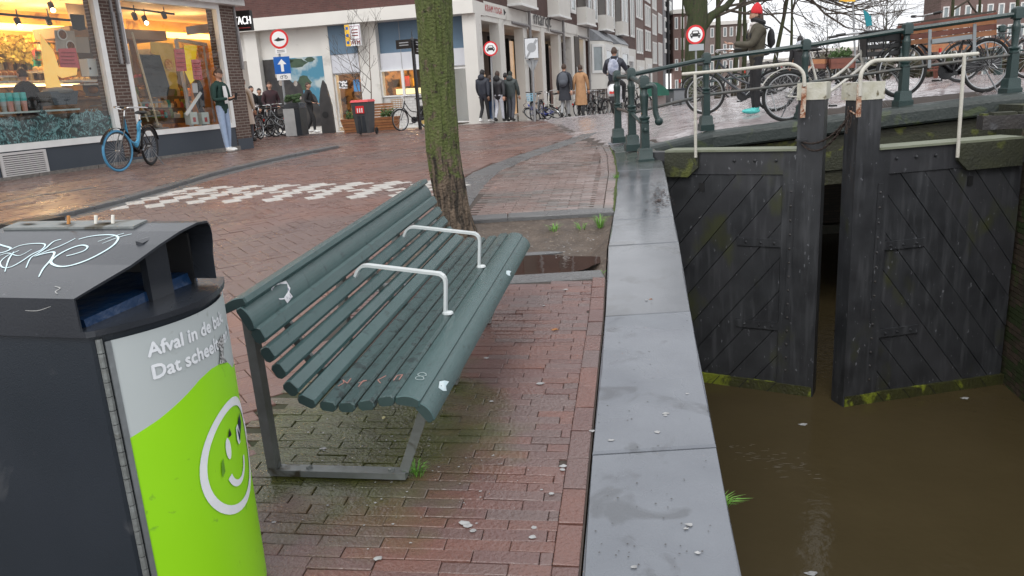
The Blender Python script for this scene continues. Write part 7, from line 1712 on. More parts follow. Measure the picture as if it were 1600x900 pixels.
# baker inside the shop
pb = wp(50, 185, -1.5); pb.z = .62
person('dark dressed shop assistant inside the bakery behind the shelf', pb, R_(160), h=1.72, top=m_blackcloth, trousers=m_blackcloth, hair=m_hairb, bulk=1.05)
pb = wp(315, 175, -1.0); pb.z = .62
person('dark dressed customer inside the second shop window', pb, R_(20), h=1.65, top=m_blackcloth, trousers=m_blackcloth, hair=m_hairk, bulk=1.1)
# ================================================================ SIGNS
m_sred = mat('sign_red', (.62, .02, .025), rough=.35); m_swhite = mat('sign_white', (.78, .78, .78), rough=.35); m_sblue = mat('sign_blue', (.01, .11, .42), rough=.35)
m_pole = mat('pole_grey', (.32, .33, .34), (.25, .26, .27), rough=.45, metal=.4); m_sgrey = mat('sign_back', (.30, .31, .32), rough=.5, metal=.3)
VX = Vector((1, 0, 0)); VN = Vector((0, -1, 0))
def disc(t, c, r, ring=True, M=m_swhite, n_=VN, nm='plate'):
    MB().lathe(c, [(r, -.012), (r, 0)], 28, ax=n_).build('plate', m_sred if ring else M, t)
    MB().lathe(c, [(r*.78, .0), (r*.78, .003)], 28, ax=n_).build('face', m_swhite, t)
def car_symbol(t, c, s):
    pts = [(-.46, -.18), (-.46, .06), (-.36, .12), (-.26, .34), (.26, .34), (.36, .12), (.46, .06), (.46, -.18), (.40, -.18), (.40, -.30), (.26, -.30), (.26, -.18), (-.26, -.18), (-.26, -.30), (-.40, -.30), (-.40, -.18)]
    MB().ext([c+VN*.004+VX*x*s+BZ*z*s for x, z in pts], VN*.002).build('car_symbol', m_black, t)
    MB().ext([c+VN*.0065+VX*x*s+BZ*z*s for x, z in [(-.26, .12), (-.19, .27), (.19, .27), (.26, .12)]], VN*.001).build('windscreen', m_swhite, t)
    for x in (-.33, .33): MB().lathe(c+VN*.0065+VX*x*s+BZ*-.02*s, [(.055*s, 0), (.055*s, .001)], 8, ax=VN).build('headlamp', m_swhite, t)
def lens(a, b): return (Vector(a)-Vector(b)).length
# 1 round sign + one way arrow on a leaning pole
Y = 25.5; b0 = at(452, 214, Y); t1 = at(432, 46, Y); t = thing('traffic_sign', 'blue one way arrow sign under a round red bordered sign on a leaning pole', 'traffic sign', b0)
MB().tube([b0, t1], .035, 8).build('pole', m_pole, t, smooth=True)
c = at(436, 61, Y-.06); disc(t, c, .29); MB().ext([c+VN*.004+VX*x+BZ*z for x, z in [(-.17, -.03), (-.05, -.07), (.17, -.04), (.16, .0), (.02, .02), (-.02, .06), (-.06, .02)]], VN*.002).build('symbol', m_black, t)
c = at(439, 80, Y-.06); MB().obox(c, (.17, 0, 0), (0, .01, 0), (0, 0, .07)).build('small_plate', m_swhite, t)
for dz in (.025, -.02): MB().obox(c+VN*.012+BZ*dz, (.12, 0, 0), (0, .002, 0), (0, 0, .008)).build('text_line', m_black, t)
c = at(441, 102, Y-.06); MB().obox(c, (.25, 0, 0), (0, .012, 0), (0, 0, .26)).build('blue_plate', m_sblue, t)
MB().ext([c+VN*.014+VX*x+BZ*z for x, z in [(-.045, -.19), (-.045, .03), (-.14, .03), (0, .19), (.14, .03), (.045, .03), (.045, -.19)]], VN*.002).build('arrow', m_swhite, t)
c = at(443.5, 119, Y-.06); MB().obox(c, (.22, 0, 0), (0, .01, 0), (0, 0, .12)).build('lower_plate', m_swhite, t)
q = MB(); 
for x in (-.07, .07): q.ring(c+VN*.013+VX*x+BZ*-.03, (0, 1, 0), .042, .006, 12, 4)
q.tube([c+VN*.013+VX*-.07+BZ*-.03, c+VN*.013+VX*-.02+BZ*.03, c+VN*.013+VX*.04+BZ*.03, c+VN*.013+VX*.07+BZ*-.03], .006, 4); q.build('bicycle_symbol', m_black, t)
# 2 no cars sign near the corner column
Y = 27.5; c = at(766.5, 76, Y); t = thing('traffic_sign', 'round no cars sign in front of the white corner columns', 'traffic sign', at(771, 187, Y+.1)); disc(t, c, .245); car_symbol(t, c, .30)
MB().tube([at(771, 187, Y+.1), at(766.5, 64, Y+.1)], .03, 8).build('pole', m_pole, t, smooth=True)
# 3 end of parking zone sign with a reversed triangle
Y = 24.5; b0 = at(836, 190, Y); t = thing('traffic_sign', 'faded rectangular zone end sign with a triangle seen from behind below it', 'traffic sign', b0); MB().tube([b0, at(831, 60, Y)], .035, 8).build('pole', m_pole, t, smooth=True)
c = at(830.5, 75.5, Y-.06); MB().obox(c, (.21, 0, 0), (0, .01, 0), (0, 0, .30)).build('plate', m_black, t); MB().obox(c+VN*.004, (.195, 0, 0), (0, .01, 0), (0, 0, .285)).build('face', mat('sign_faded', (.6, .62, .64), rough=.4), t)
MB().lathe(c+VN*.014+BZ*.02, [(.14, 0), (.14, .002)], 20, ax=VN).build('zone_disc', m_sgrey, t); MB().ext([c+VN*.018+VX*x+BZ*z for x, z in [(-.19, -.26), (-.13, -.27), (.19, .22), (.13, .26)]], VN*.002).build('diagonal_bar', m_sgrey, t)
c = at(832, 103, Y+.05); MB().ext([c+VX*x+BZ*z for x, z in [(-.20, .18), (.20, .18), (0, -.22)]], VN*.01).build('triangle', m_sgrey, t)
# 4 no cars sign before the big tree
Y = 24; b0 = at(1088, 160, Y); t = thing('traffic_sign', 'round no cars sign with a small plate in front of the big tree trunk', 'traffic sign', b0); MB().tube([b0, at(1087, 42, Y)], .03, 8).build('pole', m_pole, t, smooth=True)
c = at(1086.5, 54, Y-.05); disc(t, c, .275); car_symbol(t, c, .33); c = at(1088, 74, Y-.05); MB().obox(c, (.22, 0, 0), (0, .01, 0), (0, 0, .09)).build('small_plate', mat('plate_greyblue', (.35, .38, .40), rough=.4), t)
# finger post
Y = 24.3; b0 = at(657, 204, Y); t1 = at(644, 62, Y); t = thing('finger_post', 'black finger post with direction arms beside the mossy tree', 'signpost', b0); MB().tube([b0, t1], .055, 8).tube([t1, at(642.5, 45, Y)], [.02, .008], 6).build('pole', m_fblack, t, smooth=True); MB().lathe(t1, [(.08, -.05), (.08, 0), (.02, .08)], 8).build('cap', m_fblack, t)
for (x0, x1, y0, y1, h_) in ((619, 643, 68, 66, .13), (645, 670, 65, 69, .13), (646, 672, 76, 78, .12)):
    a, b = at(x0, y0+2, Y), at(x1, y1+2, Y-.2); o = MB().bar(a, b, .03, h_*2).build('arm', m_fblack, t)
    d_ = (b-a)
    for k_ in (-.03, .04): MB().bar(a+d_*.2+VN*.02+BZ*k_, a+d_*.8+VN*.02+BZ*k_, .01, .03).build('lettering', m_sgrey, o)
# cash machine sign on the white column
c = F1.P(*F1.px(552, 55, .5), .5); t = thing('cash_sign', 'yellow and white cash machine sign projecting from the white column', 'sign', c)
MB().obox(c, F1.d*-.30, F1.n*.04, BZ*.38).build('box', m_swhite, t); MB().obox(c+F1.d*.21+F1.n*.005, F1.d*.09, F1.n*.045, BZ*.375).build('yellow_strip', m_yel, t)
MB().obox(c-F1.d*.09+F1.n*.043+BZ*.08, F1.d*.19, F1.n*.002, BZ*.24).build('frame', mat('sign_purple', (.25, .08, .15), rough=.5), t); MB().obox(c-F1.d*.09+F1.n*.046+BZ*.08, F1.d*.17, F1.n*.002, BZ*.22).build('face', m_swhite, t)
q = MB(); put_text(q, 'ATM', c+F1.d*.10-BZ*.33+F1.n*.046, -F1.d, BZ, .2, sx=.9, bold=.006); q.build('lettering', m_print, t)
for k_, sx_ in enumerate((.12, .02, -.08)): MB().obox(c-F1.d*.09+F1.n*.050+BZ*sx_+BZ*.06, F1.d*.12, F1.n*.001, BZ*.02).build('text_line', m_print, t)
for z_ in (.25, .0, -.25): MB().obox(c+F1.d*.21+F1.n*.052+BZ*z_, F1.d*.05, F1.n*.002, BZ*.05).build('symbol', m_sblue, t)
# yellow sign at the top edge
Y = 26; t = thing('yellow_sign', 'yellow sign board on a thin pole cut by the top edge', 'sign', at(1337, 110, Y)); MB().tube([at(1337, 110, Y), at(1332, -10, Y)], .03, 6).build('pole', m_pole, t); MB().obox(at(1324, -6, Y-.1), (.26, 0, 0), (0, .01, 0), (0, 0, .17)).build('board', m_yel, t)

# ================================================================ STREET FURNITURE
p = G(466, 213); t = thing('waste_bin', 'grey steel waste bin with dark lid next to the parked bicycles', 'waste bin', p); c = p
a_ = R_(-14); ux, uy = Vector((cos(a_), sin(a_), 0)), Vector((-sin(a_), cos(a_), 0))
MB().obox(c-ux*.10+BZ*.45, ux*.19, uy*.235, BZ*.42).build('steel_side', mat('bin_steel', (.42, .43, .43), (.35, .36, .36), rough=.4), t); MB().obox(c+ux*.18+BZ*.45, ux*.09, uy*.22, BZ*.42).build('door', m_bin, t)
MB().ext([c+ux*x-uy*.24+BZ*z for x, z in [(-.28, .88), (-.22, 1.0), (0, 1.05), (.26, 1.02), (.30, .88)]], uy*.48).build('lid', m_hood, t)
q = MB(); rnd = random.Random(3)
for i in range(18): q.ell(c+BZ*1.12+Vector((rnd.uniform(-.25, .2), rnd.uniform(-.1, .1), rnd.uniform(-.05, .15))), (.09, .07, .06), 6, 4)
sh_ = q.build('foliage', mat('dark_leaves', (.03, .06, .025), (.06, .10, .04), rough=.9, scale=30), t)
# tall black panel
p = G(514, 208); t = thing('steel_monolith', 'tall pointed black steel panel with a round hole standing by the mural', 'panel', p)
o_ = p; pl = Plane(o_, (1, -.12), (0, -1)); pts = [(-.24, 0), (.22, -.02), (.20, .9), (.07, 1.62), (-.02, 1.76), (-.12, 1.5), (-.22, 1.05)]
MB().ext([pl.P(x, o_.z+z) for x, z in pts], pl.n*-.12).build('plate', mat('black_steel', (.035, .033, .033), (.05, .046, .045), rough=.5, scale=4), t); MB().lathe(pl.P(-.05, o_.z+.62, .005), [(.11, 0), (.11, .006)], 14, ax=pl.n).build('recess', m_black, t)
# wheelie bin
p = G(572, 211); t = thing('wheelie_bin', 'dark grey wheelie bin with bright red lid in front of the wooden planter', 'wheelie bin', p); a_ = R_(-10); ux, uy = Vector((cos(a_), sin(a_), 0)), Vector((-sin(a_), cos(a_), 0))
def frus(mb, c, w0, d0, w1, d1, h): return mb.hexa([c+ux*x*w0+uy*y*d0 for x, y in ((-1, -1), (1, -1), (1, 1), (-1, 1))]+[c+ux*x*w1+uy*y*d1+BZ*h for x, y in ((-1, -1), (1, -1), (1, 1), (-1, 1))])
frus(MB(), p+BZ*.06, .18, .22, .24, .30, .84).build('body', mat('wheelie_grey', (.045, .05, .055), (.055, .06, .065), rough=.5), t)
for x in (-.08, .08): MB().hexa([p+ux*(x+dx_)*1.0+uy*(-.245-.10*z_/.9-dy_)+BZ*(.08+z_) for z_ in (0, .55) for dx_, dy_ in ((-.05, 0), (.05, 0), (.05, .02), (-.05, .02))]).build('rib', mat('wheelie_grey'), t) if False else MB().obox(p+ux*x*.8+uy*-.245+BZ*.38, ux*.04, uy*.02, BZ*.28).build('rib', m_bin, t)
frus(MB(), p+BZ*.90, .26, .32, .23, .29, .06).build('lid', mat('lid_red', (.62, .03, .035), rough=.35), t); MB().obox(p+uy*-.295+BZ*.70, ux*.12, uy*.006, BZ*.10).build('label', m_sred, t)
for x in (-.08, .0, .08): MB().obox(p+uy*-.304+BZ*.68+ux*x*.8, ux*.014, uy*.003, BZ*.06).build('mark', m_swhite, t)
for s in (-1, 1): MB().ring(p+ux*.24*s+uy*.24+BZ*.10, ux, .075, .025, 12, 6).build('wheel', m_tyre, t)
# wooden boat shaped planter bench with shrubs
p = G(580, 207); t = thing('planter_bench', 'low wooden slatted planter with a slatted backrest by the snack bar', 'planter', p); px_ = Plane(G(533, 209), G(628, 203)-G(533, 209), (0, -1)); Lp = (G(628, 203)-G(533, 209)).length; z0 = p.z-.02
m_plank = [mat('planter_wood', (.30, .13, .055), (.22, .09, .04), rough=.5, scale=8), mat('planter_wood_b', (.36, .17, .07), (.26, .11, .045), rough=.5, scale=8)]
for k in range(5): MB().hexa([px_.P(.12-.02*k, z0+.02+k*.085, 0), px_.P(Lp-.10+.02*k, z0+.02+k*.085, 0), px_.P(Lp-.10+.02*k, z0+.02+k*.085, -.5), px_.P(.12-.02*k, z0+.02+k*.085, -.5), px_.P(.10-.02*k, z0+.095+k*.085, .015), px_.P(Lp-.08+.02*k, z0+.095+k*.085, .015), px_.P(Lp-.08+.02*k, z0+.095+k*.085, -.5), px_.P(.10-.02*k, z0+.095+k*.085, -.5)]).build('slat', m_plank[k % 2], t)
for k in range(5): MB().pbox(px_, .35, 1.7, z0+.45+k*.085, z0+.52+k*.085, -.62-.03*k, -.58-.03*k).build('back_slat', m_plank[k % 2], t)
q = MB(); rnd = random.Random(9)
for i in range(700):
    c = px_.P(rnd.choice([rnd.uniform(1.3, Lp-.2), rnd.uniform(.2, .7)]), z0+.46+abs(rnd.gauss(0, .10)), rnd.uniform(-.45, -.05)); a = Vector((rnd.gauss(0, 1), rnd.gauss(0, 1), rnd.gauss(0, 1))).normalized()*.035; b = a.cross(Vector((rnd.gauss(0, 1), rnd.gauss(0, 1), rnd.gauss(0, 1)))).normalized()*.022
    q.add([c-a, c+b, c+a, c-b], [(0, 1, 2, 3)])
o = q.build('foliage', mat('shrub_leaves', (.05, .10, .03), (.09, .15, .05), rough=.8, scale=20), t, kind='stuff')
# leafless birches in the planter
def bare_tree(label, base, h, r, seed, M, dirs=None, depth=4, lean=(0, 0, 0), spread=.5, name='bare_tree', group=None, first=.35, nb=5, minr=.012):
    t = thing(name, label, 'tree', base, group=group); rnd = random.Random(seed)
    d = (Vector((0, 0, 1))+Vector(lean)).normalized(); n = 7; pts = [Vector(base)-BZ*.1]; rs = [r*1.25]; q = Vector(base)
    for k in range(n): q = q+(d+Vector((rnd.uniform(-.05, .05), rnd.uniform(-.05, .05), 0)))*h/n; pts.append(q.copy()); rs.append(r*(1-.75*(k+1)/n))
    MB().tube(pts, rs, 10 if r > .1 else 6).build('trunk', M, t, smooth=True); mb = MB()
    def rec(p, d, rr, L, dep):
        P = [p]; R = [rr]; q = p
        for k in range(3):
            d = (d+Vector((rnd.uniform(-.28, .28), rnd.uniform(-.28, .28), rnd.uniform(-.08, .22)))).normalized(); q = q+d*L/3; P.append(q); R.append(max(minr, rr*(1-.4*(k+1)/3)))
        mb.tube(P, R, 5 if rr > .04 else 3, caps=False)
        if dep <= 0: return
        for k in range(3 if dep > 1 else 4):
            nd = (d+Vector((rnd.uniform(-1, 1), rnd.uniform(-1, 1), rnd.uniform(-.35, .55)))*.85).normalized(); rec(P[rnd.choice((1, 2, 3, 3))], nd, max(minr, R[-1]*.78), L*rnd.uniform(.6, .82), dep-1)
    for k in range(nb):
        tt = first+(1-first)*k/nb; i = min(n-1, int(tt*n)); p = pts[i+1]; a = rnd.uniform(0, 2*pi) if not dirs else R_(dirs[k % len(dirs)]); rec(p, Vector((cos(a)*spread*1.4, sin(a)*spread, .6)).normalized(), max(minr, rs[i+1]*.75), h*.26, depth)
    mb.build('crown', m_twig, t); return t
p0 = px_.P(1.0, z0+.4, -.35)
bare_tree('slender leafless tree with fine twigs in the wooden planter', p0, 2.8, .024, 5, mat('birch_bark', (.20, .16, .13), (.12, .09, .07), rough=.8, scale=10), depth=2, spread=.4, first=.2, minr=.004, lean=(.05, 0, 0), nb=6)
bare_tree('second slender leafless tree leaning left in the wooden planter', p0+Vector((-.15, .05, 0)), 2.5, .02, 8, mat('birch_bark'  , (.20, .16, .13)), depth=2, spread=.4, first=.2, minr=.004, lean=(-.2, 0, 0), nb=5)
# maroon scooter with windshield
p = G(545, 204); t = thing('scooter', 'maroon and white scooter with clear windshield parked by the planter', 'scooter', p, R_(200))
def SM(q, nm, M): return q.build(nm, M, t, world=False, smooth=True)
m_mar = mat('scooter_maroon', (.12, .012, .018), rough=.3)
SM(MB().ell((-.35, 0, .58), (.38, .17, .2), 14, 9), 'rear_body', m_mar); SM(MB().ell((-.3, 0, .78), (.32, .13, .06), 12, 7), 'seat', m_sadd); SM(MB().hexa([(.3, -.16, .28), (.42, -.16, .28), (.42, .16, .28), (.3, .16, .28), (.22, -.14, .92), (.34, -.14, .92), (.34, .14, .92), (.22, .14, .92)]), 'leg_shield', m_scw); SM(MB().box((-.1, -.15, .26), (.35, .15, .34)), 'footboard', m_mar)
SM(MB().hexa([(.32, -.2, .95), (.34, -.2, .95), (.34, .2, .95), (.32, .2, .95), (.18, -.17, 1.38), (.2, -.17, 1.38), (.2, .17, 1.38), (.18, .17, 1.38)]), 'windshield', mat('windshield', (.55, .57, .58), rough=.15)); SM(MB().tube([(.2, -.32, 1.02), (.26, 0, .98), (.2, .32, 1.02)], .017, 6), 'handlebar', m_fblack); SM(MB().lathe((.40, 0, .86), [(.07, 0), (.08, .03), (.05, .05)], 12, ax=(1, 0, .1)), 'headlight', m_scw)
for x in (-.5, .55): SM(MB().ring((x, 0, .22), (0, 1, 0), .17, .05, 18, 7), 'wheel', m_tyre)
# green tarpaulin and dark trailer near the rail
p = at(1028, 137, 20); t = thing('tarpaulin', 'dark green arched tarpaulin seen just past the iron posts', 'tarpaulin', (p.x, p.y, gz(p.x, p.y)))
MB().ext([p+Vector((x, 0, z)) for x, z in [(-.30, -.20), (-.30, .02), (-.2, .15), (0, .12), (.18, .0), (.28, -.10), (.28, -.20)]], (0, .9, 0)).build('cover', mat('tarp_green', (.008, .10, .065), (.01, .075, .05), rough=.5, scale=5), t)
for x in (-.38, .36): MB().tube([p+Vector((x, .1, -.28)), Vector((p.x+x, p.y+.1, gz(p.x, p.y)))], .02, 6).build('leg', m_pole, t)
p = at(1058, 152, 20.5); t = thing('cargo_box', 'dark grey cargo box between the tarpaulin and the big tree', 'box', (p.x, p.y, gz(p.x, p.y))); MB().obox(p, (.20, .05, 0), (-.05, .25, 0), (0, 0, .18)).build('box', m_fgrey, t); MB().obox(p+BZ*.20, (.22, .05, 0), (-.05, .27, 0), (0, 0, .02)).build('lid', m_bin, t)
for s in (-1, 1): MB().ring(p+Vector((.0, -.28*s, -.22)), (1, 0, 0), .14, .03, 14, 6).build('wheel', m_tyre, t)
# wooden planter boxes hung on the railings
def planter(label, x0, x1, yt0, yt1, yb0, yb1, Y0, Y1, dep, brk_=None, n=4, pm=m_plank):
    A, Bq = at(x0, yt0, Y0), at(x1, yt1, Y1); A2, B2 = at(x0+1, yb0, Y0), at(x1, yb1, Y1); t = thing('wooden_planter', label, 'planter', (A+Bq)/2-BZ*.3, group='wooden planter boxes on the bridge')
    back = Vector((0, dep, 0))
    for k in range(n):
        f0, f1 = k/n+.01, (k+1)/n-.01
        P = [A.lerp(A2, f1), Bq.lerp(B2, f1), Bq.lerp(B2, f0), A.lerp(A2, f0)]; MB().hexa([P[0], P[1], P[1]+back*.1, P[0]+back*.1, P[3], P[2], P[2]+back*.1, P[3]+back*.1]).build('plank', pm[k % 2], t)
        for E_, F_e in ((A, A2), (Bq, B2)): 
            u = E_.lerp(F_e, f1); v = E_.lerp(F_e, f0); MB().hexa([u+Vector((-.012, 0, 0)), u+Vector((.012, 0, 0)), u+Vector((.012, dep, 0)), u+Vector((-.012, dep, 0)), v+Vector((-.012, 0, 0)), v+Vector((.012, 0, 0)), v+Vector((.012, dep, 0)), v+Vector((-.012, dep, 0))]).build('end_plank', pm[k % 2], t)
    MB().hexa([A+BZ*.0, Bq, Bq+back, A+back, A+BZ*.025, Bq+BZ*.025, Bq+back+BZ*.025, A+back+BZ*.025]).build('rim', m_dark, t)
    return t
pw = [mat('plank_redbrown', (.19, .062, .040), (.14, .045, .03), rough=.45, scale=8), mat('plank_orange', (.40, .17, .075), (.30, .12, .05), rough=.45, scale=8)]
t = planter('long red brown plank planter hung inside the near bridge railing', 1418, 1556, 38, 19, 71, 55, 11.62, 11.22, .28, n=4, pm=[pw[0], pw[1]])
for x, ya, yb in ((1453, 46, 106), (1523, 37, 97)):
    a, b = at(x, ya, 11.22-.0*x), at(x-1, yb, 11.22); MB().bar(a, b, .045, .012, up=Vector((0, 1, 0))).build('bracket', m_steel, t)
MB().bar(at(1456, 65, 11.2), at(1519, 57, 11.18), .012, .06).build('bracket_bar', m_steel, t)
planter('orange brown wooden planter on the far railing behind the black bicycle', 1448, 1576, 70, 61, 82, 73, 17.5, 17.5, .35, n=3, pm=[pw[1], pw[1]])
planter('small orange wooden planter behind the cream bicycle saddle', 1246, 1290, 93, 92, 108, 107, 17.5, 17.5, .35, n=2, pm=[pw[1], pw[0]])
planter('small maroon planter with green plants behind the cream bicycle frame', 1297, 1336, 92, 90, 108, 106, 17.5, 17.5, .35, n=2, pm=[pw[0], pw[0]])
q = MB(); rnd = random.Random(2)
for i in range(220):
    c = at(rnd.uniform(1302, 1332), 88, 17.7)+Vector((0, rnd.uniform(0, .25), abs(rnd.gauss(0, .07)))); a = Vector((rnd.gauss(0, 1), rnd.gauss(0, 1), rnd.gauss(0, 1))).normalized()*.04; b = a.cross(Vector((1, rnd.random(), 0))).normalized()*.025; q.add([c-a, c+b, c+a, c-b], [(0, 1, 2, 3)])
tag(q.build('green_plants', mat('shrub_leaves', (.05, .1, .03)), kind='stuff'), 'green plants growing in the maroon planter', 'plants')
# terrace benches low behind the black bicycle
t = thing('terrace_bench', 'low red brown plank bench under the planter behind the black bicycle', 'bench', at(1480, 115, 15)); 
for k in range(3): MB().bar(at(1452, 100+k*5, 15-.2*k), at(1515, 95+k*5, 15-.2*k), .14, .03).build('plank', pw[0], t)
for x in (1462, 1505): MB().bar(at(x, 98, 15.1), at(x, 122, 15.1), .06).build('leg', pw[0], t)
# railing on the far side of the bridge
t = thing('bridge_railing', 'far green iron railing on the other side of the bridge behind the parked bicycles', 'railing', (6, 18, 1)); fp_ = [Vector((x, 17.9, gz(x, 17.9))) for x in (4.6, 6.8, 9, 11.2, 13.4, 15.6)]
for p in fp_: MB().lathe(p, [(.09, 0), (.09, .1), (.06, .14), (.055, .5), (.07, .52), (.05, .6), (.07, .82), (.05, .9), (.08, .94), (.08, 1.05), (.02, 1.08)], 6).build('post', m_bgreen, t)
for a, b in zip(fp_, fp_[1:]):
    for z in (1.0, .5): MB().tube([a+BZ*z, b+BZ*z], .025, 6).build('rail', m_bgreen, t)
# teal pennant
p = at(1358, 28, 16); t = thing('pennant', 'small teal pennant above the black crate', 'flag', p-BZ*.2); MB().ext([p+Vector((x, 0, z)) for x, z in [(-.12, .16), (-.02, .10), (.02, .02), (.03, .06), (.07, -.14), (-.04, -.16)]], (0, .02, 0)).build('cloth', mat('teal_cloth', (.01, .20, .24), rough=.7), t); MB().tube([p+Vector((0, .02, -.9)), p+Vector((-.06, .02, .1))], .008, 5).build('stick', m_pole, t)

# ================================================================ TREES beyond the bridge
m_bk_dark = barkmat('dark_bark', (.020, .017, .012), (.07, .055, .035), (.035, .050, .014), .5, 5)
b0 = at(1083, 163, 27); b0.z = gz(b0.x, b0.y); t = thing('big_tree', 'thick dark mossy tree trunk forking beside the terrace end', 'tree', b0)
P = [b0-BZ*.3, at(1083, 120, 27), at(1086, 70, 27), at(1090, 30, 27), at(1090, -20, 27), at(1080, -90, 27)]
MB().tube(P, [.46, .33, .32, .34, .30, .2], 16).build('trunk', m_bk_dark, t, smooth=True)
MB().tube([at(1094, 48, 27), at(1112, 24, 27), at(1135, 10, 27.2), at(1160, -20, 27.5)], [.17, .14, .11, .08], 10).build('limb', m_bk_dark, t, smooth=True); MB().tube([at(1082, 20, 27), at(1072, -10, 27), at(1062, -40, 27)], [.22, .16, .12], 10).build('limb', m_bk_dark, t, smooth=True)
mb = MB(); rnd = random.Random(21)
for (x, y, dx, dy) in ((1160, -20, 1, .4), (1135, 10, .8, .2), (1112, 24, .6, .9), (1062, -40, -.8, .6), (1090, -20, .2, .8), (1080, -90, -.3, .9), (1150, -8, .9, -.2), (1140, -30, 1, -.15), (1170, -40, 1, -.3), (1200, -50, .8, -.5), (1180, -10, 1, .0), (1215, -25, .9, -.35), (1128, 14, .9, -.1), (1240, -40, .6, -.6), (1110, 30, .5, .2)):
    branch(mb, at(x, y, 27.2), Vector((dx, rnd.uniform(-.4, .4), dy)).normalized(), .05, 2.5, 4, rnd, up=-.05)
mb.build('crown', m_twig, t)
specs = [(1122, 150, 36, .24, 11, 'dark slim trunk just right of the forked big tree', 31, (.02, 0, 0)), (1146, 146, 42, .22, 12, 'leafless tree behind the handlebar of the woman', 33, (.05, 0, 0)), (1162, 146, 50, .26, 13, 'leafless tree directly behind the red hat', 35, (0, 0, 0)), (1200, 140, 46, .25, 10, 'wide leafless tree behind the backpack', 37, (.16, 0, 0)), (1236, 135, 70, .28, 12, 'distant leafless tree right of the woman', 39, (0, 0, 0)),
    (1068, 140, 60, .2, 11, 'distant leafless tree left of the big trunk at the street end', 41, (0, 0, 0)), (1384, 95, 80, .2, 8.5, 'small distant leafless tree above the black crate', 43, (0, 0, 0)), (1362, 98, 88, .15, 6, 'smallest distant leafless tree left of the one above the crate', 45, (0, 0, 0)), (1485, 60, 55, .25, 12, 'leafless tree in front of the dark brick building at its left corner', 47, (0, 0, 0)), (1530, 55, 60, .25, 12, 'leafless tree in front of the middle of the dark brick building', 49, (0, 0, 0)), (1590, 50, 50, .25, 12, 'leafless tree at the right edge before the dark brick building', 51, (0, 0, 0)), (1290, 105, 95, .2, 7, 'distant leafless tree above the small orange planter', 53, (0, 0, 0))]
for (x, y, Y, r, h, lab, sd_, ln) in specs:
    p = at(x, y, Y); p.z = gz(p.x, p.y); bare_tree(lab, p, h, r*.6, sd_, m_bk_dark, depth=4 if Y < 75 else 3, lean=ln, spread=.6, minr=.018 if Y > 60 else .012, group='leafless trees beyond the bridge', nb=7)
# hedge mass along the far quay
q = MB(); rnd = random.Random(6)
for i in range(1500):
    x = rnd.uniform(26, 66); c = Vector((x, 66+rnd.uniform(-1.5, 1.5), 0.4+rnd.uniform(0, 2.2)*(.7+.3*sin(x)))); a = Vector((rnd.gauss(0, 1), rnd.gauss(0, 1), rnd.gauss(0, 1))).normalized()*.35; b = a.cross(Vector((rnd.gauss(0, 1), 1, rnd.gauss(0, 1)))).normalized()*.25; q.add([c-a, c+b, c+a, c-b], [(0, 1, 2, 3)])
tag(q.build('hedge', mat('far_hedge', (.06, .065, .04), (.11, .09, .06), rough=.9, scale=1), kind='stuff'), 'brown green hedge in front of the distant brick building', 'hedge')

# ================================================================ SMALL THINGS ON THE GROUND
def tuft(p, n, h, sd_, label, spread=.03, lean=(0, 0)):
    rnd = random.Random(sd_); q = MB()
    for i in range(n):
        a = rnd.uniform(0, 2*pi); L = h*rnd.uniform(.5, 1.1); b = Vector((cos(a), sin(a), 0)); s_ = Vector((-sin(a), cos(a), 0))*.0022; r0 = Vector(p)+b*rnd.uniform(0, spread); ln = Vector((lean[0], lean[1], 0))
        m_ = r0+b*L*.30+BZ*L*.7+ln*L*.3; e = r0+b*L*.75+BZ*L*.8+ln*L; q.add([r0-s_, r0+s_, m_+s_, m_-s_, e], [(0, 1, 2, 3), (3, 2, 4)])
    return tag(q.build('grass_tuft', mat('grass', (.10, .26, .03), (.16, .36, .05), rough=.6, scale=30), kind='stuff'), label, 'grass', 'grass tufts')
z = lambda p, dz=0: p+BZ*dz
def pitp(px, py): p = gnd(px, py, .26); return p
tuft(gnd(866, 366, .24), 46, .11, 1, 'grass tuft at the pit kerb, leftmost of three'); tuft(gnd(908, 362, .25), 30, .09, 2, 'grass tuft at the pit kerb, the middle one of three'); tuft(gnd(938, 356, .27), 60, .13, 3, 'largest grass tuft in the corner between pit kerb and coping')
p = Vector((q2(2.42)+.0, 2.42, .03)); tuft(p, 26, .06, 4, 'grass tuft growing from the quay wall below the coping', .015, (.8, 0)); tuft(G(650, 742), 34, .05, 5, 'small grass tuft at the foot of the front bench leg'); tuft(G(963, 278), 26, .05, 6, 'tiny grass tuft at the joint beside the coping'); tuft(gnd(940, 432, .22), 16, .05, 7, 'low weed at the near corner of the tree pit')
m_gum = mat('pale_spot', (.42, .42, .42), (.25, .25, .25), rough=.7, scale=40); m_gumd = mat('dark_spot', (.06, .055, .05), rough=.8)
def spots(name, pts, M, label, r0=.006, r1=.02, seed=1, off=.004):
    rnd = random.Random(seed); q = MB()
    for (x, y) in pts:
        p = G(x, y); r = rnd.uniform(r0, r1); n = 9; zz = gz(p.x, p.y)+off
        q.add([(p.x+r*rnd.uniform(.55, 1.15)*cos(2*pi*i/n)*1.2, p.y+r*rnd.uniform(.55, 1.15)*sin(2*pi*i/n), zz+.0005*rnd.random()) for i in range(n)], [tuple(range(n))])
    return tag(q.build(name, M, kind='stuff'), label, 'litter')
rnd = random.Random(5)
spots('droppings', [(1040, 648), (1040, 651), (1027, 677), (1077, 822), (1072, 828), (990, 888), (1074, 617), (925, 675), (1090, 866), (1010, 470), (1093, 341), (955, 690)], m_gum, 'pale droppings scattered on the coping slabs', .006, .013, 2, .0062)
